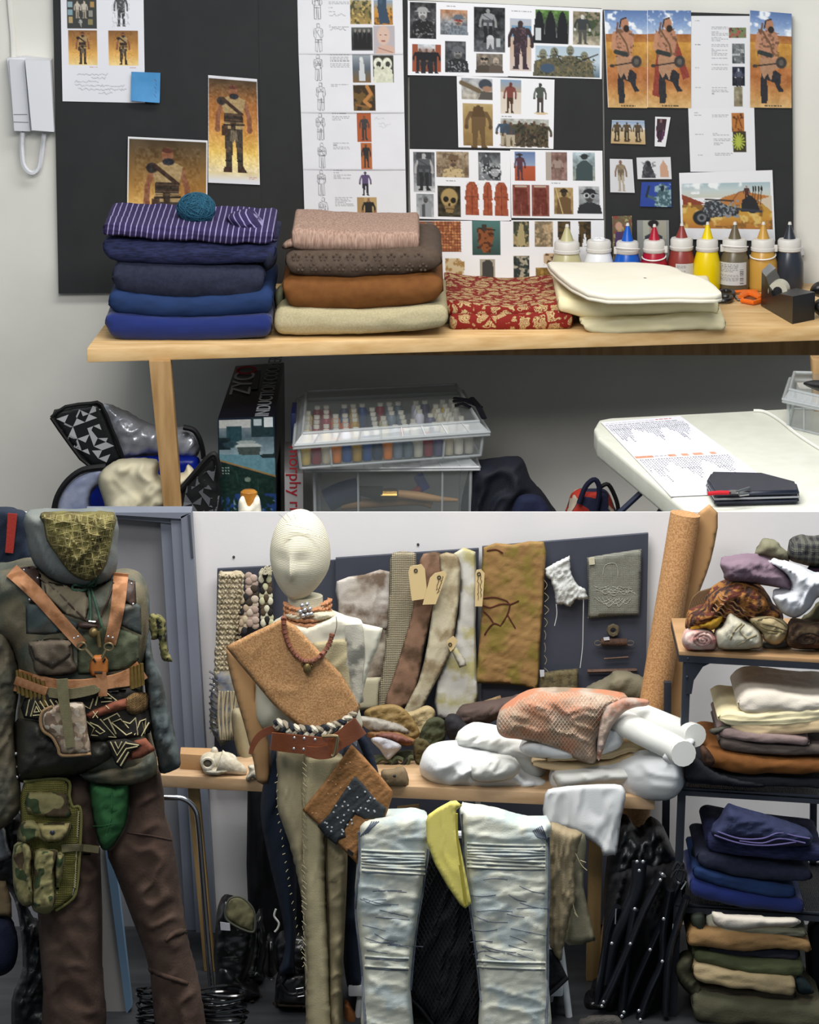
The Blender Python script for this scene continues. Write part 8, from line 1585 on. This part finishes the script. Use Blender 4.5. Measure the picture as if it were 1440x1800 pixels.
roll('rolled_cloth', [(1386, 1100), (1396, 1090), (1420, 1094), (1470, 1094), (1475, 1138), (1430, 1142), (1390, 1138), (1380, 1122)], .07, M('maroon_weave', '#4e2c26', '#7a6c4e', c3='#33241c', ns=16, kind='plain', bs=60, bump=.8, stretch=(.4, 1, 2.5)), 'maroon and beige coarse woven roll at the right of the top shelf', spir(1420, 1124, 26, 12, 2), '#2c2018', r=16)
AZ = M('aztec_weave', '#54281c', '#8f5f2c', c3='#2c1c18', ns=26, bs=60, bump=.8, stretch=(1, 1, 2.4), det=2, lo=.44, hi=.52)
t = thing('patterned_blanket', 'rust and mustard tribal patterned blanket heaped on the top shelf', 'blanket', P(1280, 1100, -.85))
o, az = cush('blanket_body', [(1206, 1106), (1212, 1078), (1236, 1066), (1250, 1042), (1280, 1026), (1300, 1018), (1330, 1028), (1350, 1044), (1362, 1066), (1376, 1078), (1372, 1094), (1330, 1094), (1280, 1098), (1240, 1106)], -0.86, .12, AZ, t, r=26, wr=((.016, 20, 50, 40), (.008, 12, 12, 0)), cell=4)
cords('zigzag_rows', [[(1268+i*4+j*1.5, 1044+i*7+((j % 2)*4-2)+j*4.6) if 0 else (1266+j*6-i*3, 1040+i*7+j*4.4+((j % 2)*3)) for j in range(13)] for i in range(6)], .0028, lambda x, y: np.minimum(az(x, y), -.88)-.001, M('zig_cream', '#9c7452', '#7c5a38', ns=60), t, k=1, n=5)
cords('fringe', [[(1212+i*3.2, 1070-i*1.2), (1218+i*3.0, 1052-i*1.1), (1230+i*2.6, 1040-i*.8)] for i in range(9)], .003, -.96, M('fringe_brown', '#6f5338'), t)
T(cush('mustard_cloth', [(1212, 1104), (1240, 1092), (1262, 1080), (1276, 1078), (1264, 1100), (1250, 1108), (1240, 1104), (1220, 1106)], -0.96, .03, M('mustard', '#ad8424', '#b98f30', ns=9, bs=200), r=8), 'mustard yellow cloth between the blanket and the small rolls', 'cloth')
T(cush('lilac_cloth', [(1266, 992), (1276, 986), (1300, 982), (1320, 979), (1350, 984), (1376, 996), (1392, 1018), (1392, 1040), (1372, 1034), (1350, 1030), (1320, 1026), (1290, 1024), (1274, 1018), (1272, 1008)], -0.88, .1, M('lilac_knit', '#6f5c68', '#7b6774', ns=12, bs=160, bump=.3), r=20, wr=((.016, 30, 14, 12), (.006, 12, 10, -30)), cell=4), 'dusty lilac cloth on top of the patterned blanket', 'cloth')
T(cush('white_cloth', [(1350, 986), (1376, 990), (1410, 1000), (1436, 1012), (1470, 1020), (1470, 1060), (1440, 1050), (1424, 1070), (1400, 1086), (1376, 1078), (1362, 1060), (1360, 1046), (1392, 1036), (1384, 1012)], -0.94, .1, M('white_sheet', '#c9cbd0', '#c3c5ca', ns=6, bs=240, bump=.1), r=22, wr=((.02, 24, 40, 30), (.01, 12, 14, 0)), cell=4), 'white cotton sheet slumped at the right of the top shelf heap', 'cloth')
T(cush('khaki_cloth', [(1326, 976), (1334, 964), (1342, 951), (1366, 952), (1374, 962), (1386, 972), (1386, 988), (1362, 984), (1344, 980)], -0.81, .07, M('khaki_drill', '#6d6a54', '#777460', ns=10, bs=200), r=14, wr=((.012, 16, 16, 30),)), 'khaki cloth near the top of the heap', 'cloth')
T(cush('houndstooth_cloth', [(1384, 970), (1392, 952), (1412, 945), (1436, 948), (1475, 944), (1475, 998), (1440, 998), (1410, 992), (1388, 984)], -0.81, .09, M('houndstooth', '#55554c', '#26262a', ns=13, kind='checks', bs=50, bump=.5), r=18, wr=((.012, 20, 24, 40),)), 'black and grey checked cloth highest at the right edge', 'cloth')
T(cush('olive_wool', [(1404, 1092), (1424, 1080), (1440, 1062), (1475, 1060), (1475, 1100), (1430, 1098)], -0.86, .06, M('olive_wool', '#6c6850', '#5c583f', ns=40, bs=150), r=12), 'grey olive wool between white sheet and maroon roll', 'cloth')
T(cush('dark_plum', [(1420, 998), (1475, 996), (1475, 1016), (1436, 1012)], -0.82, .05, M('dark_plum', '#2c1c2c'), r=8), 'dark plum cloth under the checked cloth', 'cloth')
T(cush('grey_rag', [(1340, 1130), (1372, 1126), (1392, 1122), (1386, 1140), (1345, 1143)], -0.88, .04, M('grey_rag', '#4c4a42', '#57554c', ns=20), r=8), 'dark grey rag tucked behind the beige roll', 'cloth')
# second shelf
GS = 'folded cloths on the second shelf'
def f2(top, bot, mt, label, z, Dz=.36, layers=1, dy=0, amp=.006, er=14, grp=GS, yb=None): return T(fold('folded_cloth', top, bot, on(1300, yb, z) if yb else -1.02+dy, Dz, mt, layers=layers, amp=amp, er=er, groove=.4, skew=-.05), label, 'folded cloth', grp)
CH2 = M('charcoal_cloth', '#1c1d22', '#23242a', ns=20, bs=160)
f2([(1200, 1366), (1240, 1362), (1340, 1366), (1470, 1370)], [(1210, 1378), (1250, 1383), (1340, 1384), (1470, 1388)], CH2, 'thin charcoal folded cloth lowest on the second shelf', Z2, dy=.03)
T(cush('black_cloth_end', [(1206, 1332), (1222, 1330), (1250, 1350), (1290, 1366), (1346, 1376), (1340, 1384), (1290, 1383), (1240, 1376), (1206, 1368)], -1.00, .03, CH2, r=8), 'black cloth end sloping down at the left of the second shelf', 'cloth end')
f2([(1232, 1318), (1250, 1316), (1300, 1326), (1360, 1334), (1470, 1334)], [(1238, 1342), (1255, 1354), (1310, 1364), (1380, 1364), (1470, 1360)], MATS['rust_brown'], 'thick rust brown folded cloth on the second shelf', Z2, er=18)
T(cush('cloth_fold_end', [(1231, 1314), (1240, 1312), (1254, 1330), (1256, 1342), (1246, 1348), (1236, 1342)], -1.06, .03, M('rust_dark', '#2c1d14', '#4a3020', ns=30), r=8, wr=((.01, 8, 8, 0),)), 'dark crumpled end of the rust brown cloth', 'cloth end')
f2([(1262, 1300), (1275, 1298), (1330, 1308), (1400, 1312), (1470, 1310)], [(1264, 1312), (1280, 1322), (1340, 1328), (1400, 1330), (1470, 1328)], M('taupe_cloth', '#4c433e', '#564c46', ns=20, bs=160), 'dark taupe folded cloth above the rust brown one', Z2)
f2([(1262, 1286), (1280, 1280), (1330, 1290), (1424, 1298)], [(1264, 1296), (1285, 1302), (1330, 1306), (1424, 1312)], M('mauve_cloth', '#7b6967', '#877470', ns=20, bs=160), 'mauve folded cloth with rolled left edge on the second shelf', Z2)
T(cush('grey_cloth_tip', [(1246, 1284), (1262, 1278), (1290, 1272), (1300, 1276), (1268, 1288), (1256, 1292)], -1.00, .02, M('grey_rag'), r=5), 'grey cloth tip sticking out left of the mauve cloth', 'cloth end')
f2([(1280, 1270), (1300, 1264), (1360, 1268), (1470, 1262)], [(1284, 1284), (1316, 1300), (1390, 1296), (1470, 1286)], CRM2, 'cream folded cloth, lower of the cream ones on the second shelf', Z2, layers=2)
f2([(1262, 1262), (1280, 1254), (1330, 1256), (1400, 1250), (1470, 1244)], [(1262, 1268), (1300, 1280), (1380, 1276), (1470, 1270)], CRM, 'pale yellow folded cloth in the middle of the second shelf pile', Z2, layers=3, amp=.008)
f2([(1296, 1236), (1316, 1220), (1350, 1219), (1400, 1226), (1470, 1232)], [(1300, 1254), (1340, 1258), (1400, 1256), (1470, 1250)], M('ivory_cloth', '#c9c0b2', '#d0c8ba', ns=8, bs=200), 'ivory folded cloth on top of the second shelf pile', Z2, layers=1, amp=.01)
# third shelf: blues
GS3 = 'blue folded cloths on the third shelf'
f2([(1210, 1548), (1224, 1546), (1300, 1568), (1416, 1582)], [(1214, 1576), (1240, 1586), (1320, 1600), (1414, 1610)], M('royal_blue'), 'royal blue folded cloth lowest on the third shelf', Z3, grp=GS3, er=18)
f2([(1216, 1528), (1224, 1524), (1300, 1546), (1400, 1562)], [(1220, 1546), (1240, 1552), (1320, 1574), (1400, 1582)], M('mid_blue'), 'mid blue folded cloth with open layers on the third shelf', Z3, layers=2, grp=GS3)
f2([(1222, 1506), (1236, 1500), (1300, 1512), (1430, 1532)], [(1226, 1520), (1250, 1532), (1330, 1550), (1428, 1552)], M('charcoal_navy'), 'charcoal wool folded cloth on the third shelf', Z3, grp=GS3, er=20)
f2([(1240, 1470), (1256, 1466), (1330, 1480), (1450, 1494)], [(1244, 1498), (1260, 1502), (1340, 1512), (1450, 1518)], M('navy_melange'), 'dark indigo folded cloth on the third shelf', Z3, grp=GS3, er=16)
T(cush('folded_cloth', [(1250, 1460), (1262, 1448), (1280, 1420), (1300, 1424), (1350, 1438), (1400, 1454), (1426, 1466), (1428, 1480), (1416, 1488), (1360, 1486), (1300, 1478), (1260, 1474)], -1.04, .08, M('indigo_cloth', '#262b47', '#2f3554', ns=20, bs=160, bump=.4), r=18, wr=((.010, 40, 9, 8),), cell=4), 'indigo folded cloth with lilac edges on top of the blue pile', 'folded cloth', GS3)
T(cords('lilac_edge', [[(1262, 1462), (1300, 1474), (1340, 1474), (1370, 1464), (1400, 1470), (1424, 1474)], [(1256, 1468), (1300, 1482), (1350, 1486), (1400, 1480)], [(1300, 1478), (1340, 1482), (1372, 1474), (1416, 1482)]],   .003, -1.125, M('lilac_thread', '#5d5684')), 'lilac selvedge lines along the indigo cloth', 'selvedge')
T(cush('dark_collar', [(1215, 1498), (1222, 1486), (1240, 1482), (1254, 1500), (1240, 1512), (1222, 1512)], -0.88, .05, M('dark_bag'), r=8, wr=((.01, 10, 10, 0),)), 'crumpled dark cloth left of the blue pile', 'cloth')
# bottom pile on the floor level shelf
GS4 = 'folded trousers and cloths in the lowest pile'
pile = [([(1215, 1752), (1230, 1746), (1300, 1756), (1450, 1766)], [(1220, 1790), (1240, 1806), (1320, 1812), (1450, 1820)], '#4c4a38', '#565440', 'dark olive cloth lowest in the bottom pile'),
        ([(1240, 1752), (1256, 1746), (1330, 1752), (1440, 1758)], [(1244, 1776), (1262, 1786), (1340, 1796), (1444, 1800)], '#4a4232', '#544b39', 'brown wool folded cloth near the bottom of the lowest pile'),
        ([(1220, 1740), (1240, 1734), (1300, 1740), (1400, 1746)], [(1224, 1750), (1250, 1756), (1330, 1756), (1400, 1758)], '#3a3226', '#443b2d', 'dark brown cloth below the sand coloured trousers'),
        ([(1216, 1700), (1228, 1697), (1300, 1712), (1402, 1722)], [(1220, 1722), (1240, 1734), (1310, 1742), (1398, 1758)], '#a3906c', '#ad9a76', 'sand coloured folded trousers with stitched hem'),
        ([(1218, 1678), (1230, 1672), (1300, 1684), (1416, 1694)], [(1220, 1690), (1240, 1696), (1320, 1716), (1414, 1720)], '#4a5034', '#545a3d', 'olive green folded trousers with belt loops'),
        ([(1242, 1668), (1256, 1666), (1330, 1672), (1408, 1668)], [(1246, 1674), (1262, 1680), (1330, 1684), (1406, 1690)], '#2c2a34', '#35333d', 'dark grey violet folded cloth above the green trousers'),
        ([(1208, 1644), (1232, 1634), (1300, 1644), (1380, 1646), (1428, 1660)], [(1210, 1666), (1240, 1668), (1310, 1674), (1380, 1670), (1426, 1680)], '#8a6a42', '#94744c', 'camel brown folded cloth spreading wide in the lowest pile'),
        ([(1246, 1634), (1262, 1636), (1330, 1630), (1420, 1638)], [(1250, 1644), (1270, 1648), (1330, 1652), (1418, 1646)], '#6b6a58', '#757462', 'grey green thin folded cloth above the camel one'),
        ([(1240, 1606), (1250, 1600), (1320, 1612), (1402, 1614)], [(1242, 1636), (1256, 1640), (1330, 1632), (1400, 1632)], '#b9b6a2', '#c2bfab', 'cream white folded cloth highest in the lowest pile')]
for i, (tp, bt, ca, cb, lab) in enumerate(pile): f2(tp, bt, M('pile_'+ca[1:], ca, cb, ns=12, bs=160, bump=.35), lab, 0, layers=2 if i in (0, 3, 7, 8) else 1, grp=GS4, dy=.02*(i % 3), amp=.008, er=10)
T(cush('white_towel', [(1252, 1602), (1262, 1604), (1300, 1610), (1396, 1614), (1400, 1626), (1330, 1632), (1296, 1636), (1258, 1626)], -1.10, .03, M('ivory_cloth'), r=8), 'ivory towel folded in front of the cream cloth', 'towel')
T(cush('dark_cloth_end', [(1214, 1610), (1238, 1604), (1240, 1640), (1222, 1636)], -0.96, .05, M('dark_green_grey', '#33382f', '#3c4137', ns=12), r=10), 'dark green grey cloth end under the third shelf', 'cloth end')
T(cush('olive_cloth_end', [(1184, 1700), (1200, 1680), (1220, 1680), (1224, 1710), (1240, 1740), (1224, 1756), (1196, 1730)], -0.92, .07, M('pile_end', '#3a3828', '#444232', ns=12, bs=120), r=14, wr=((.012, 14, 20, 30),)), 'olive cloth end bulging left from the lowest pile', 'cloth end')
T(cush('teal_cloth_end', [(1398, 1722), (1412, 1718), (1428, 1736), (1430, 1746), (1410, 1748), (1400, 1740)], -1.02, .04, M('deep_teal', '#122022', '#182a2c', ns=12), r=8), 'dark teal rolled cloth end right of the sand trousers', 'cloth end')
T(cush('black_case', [(1420, 1625), (1470, 1620), (1470, 1740), (1432, 1742), (1418, 1720)], -0.76, .05, BT, r=12, wr=None, k=2), 'black case standing at the right edge beside the lowest pile', 'case')
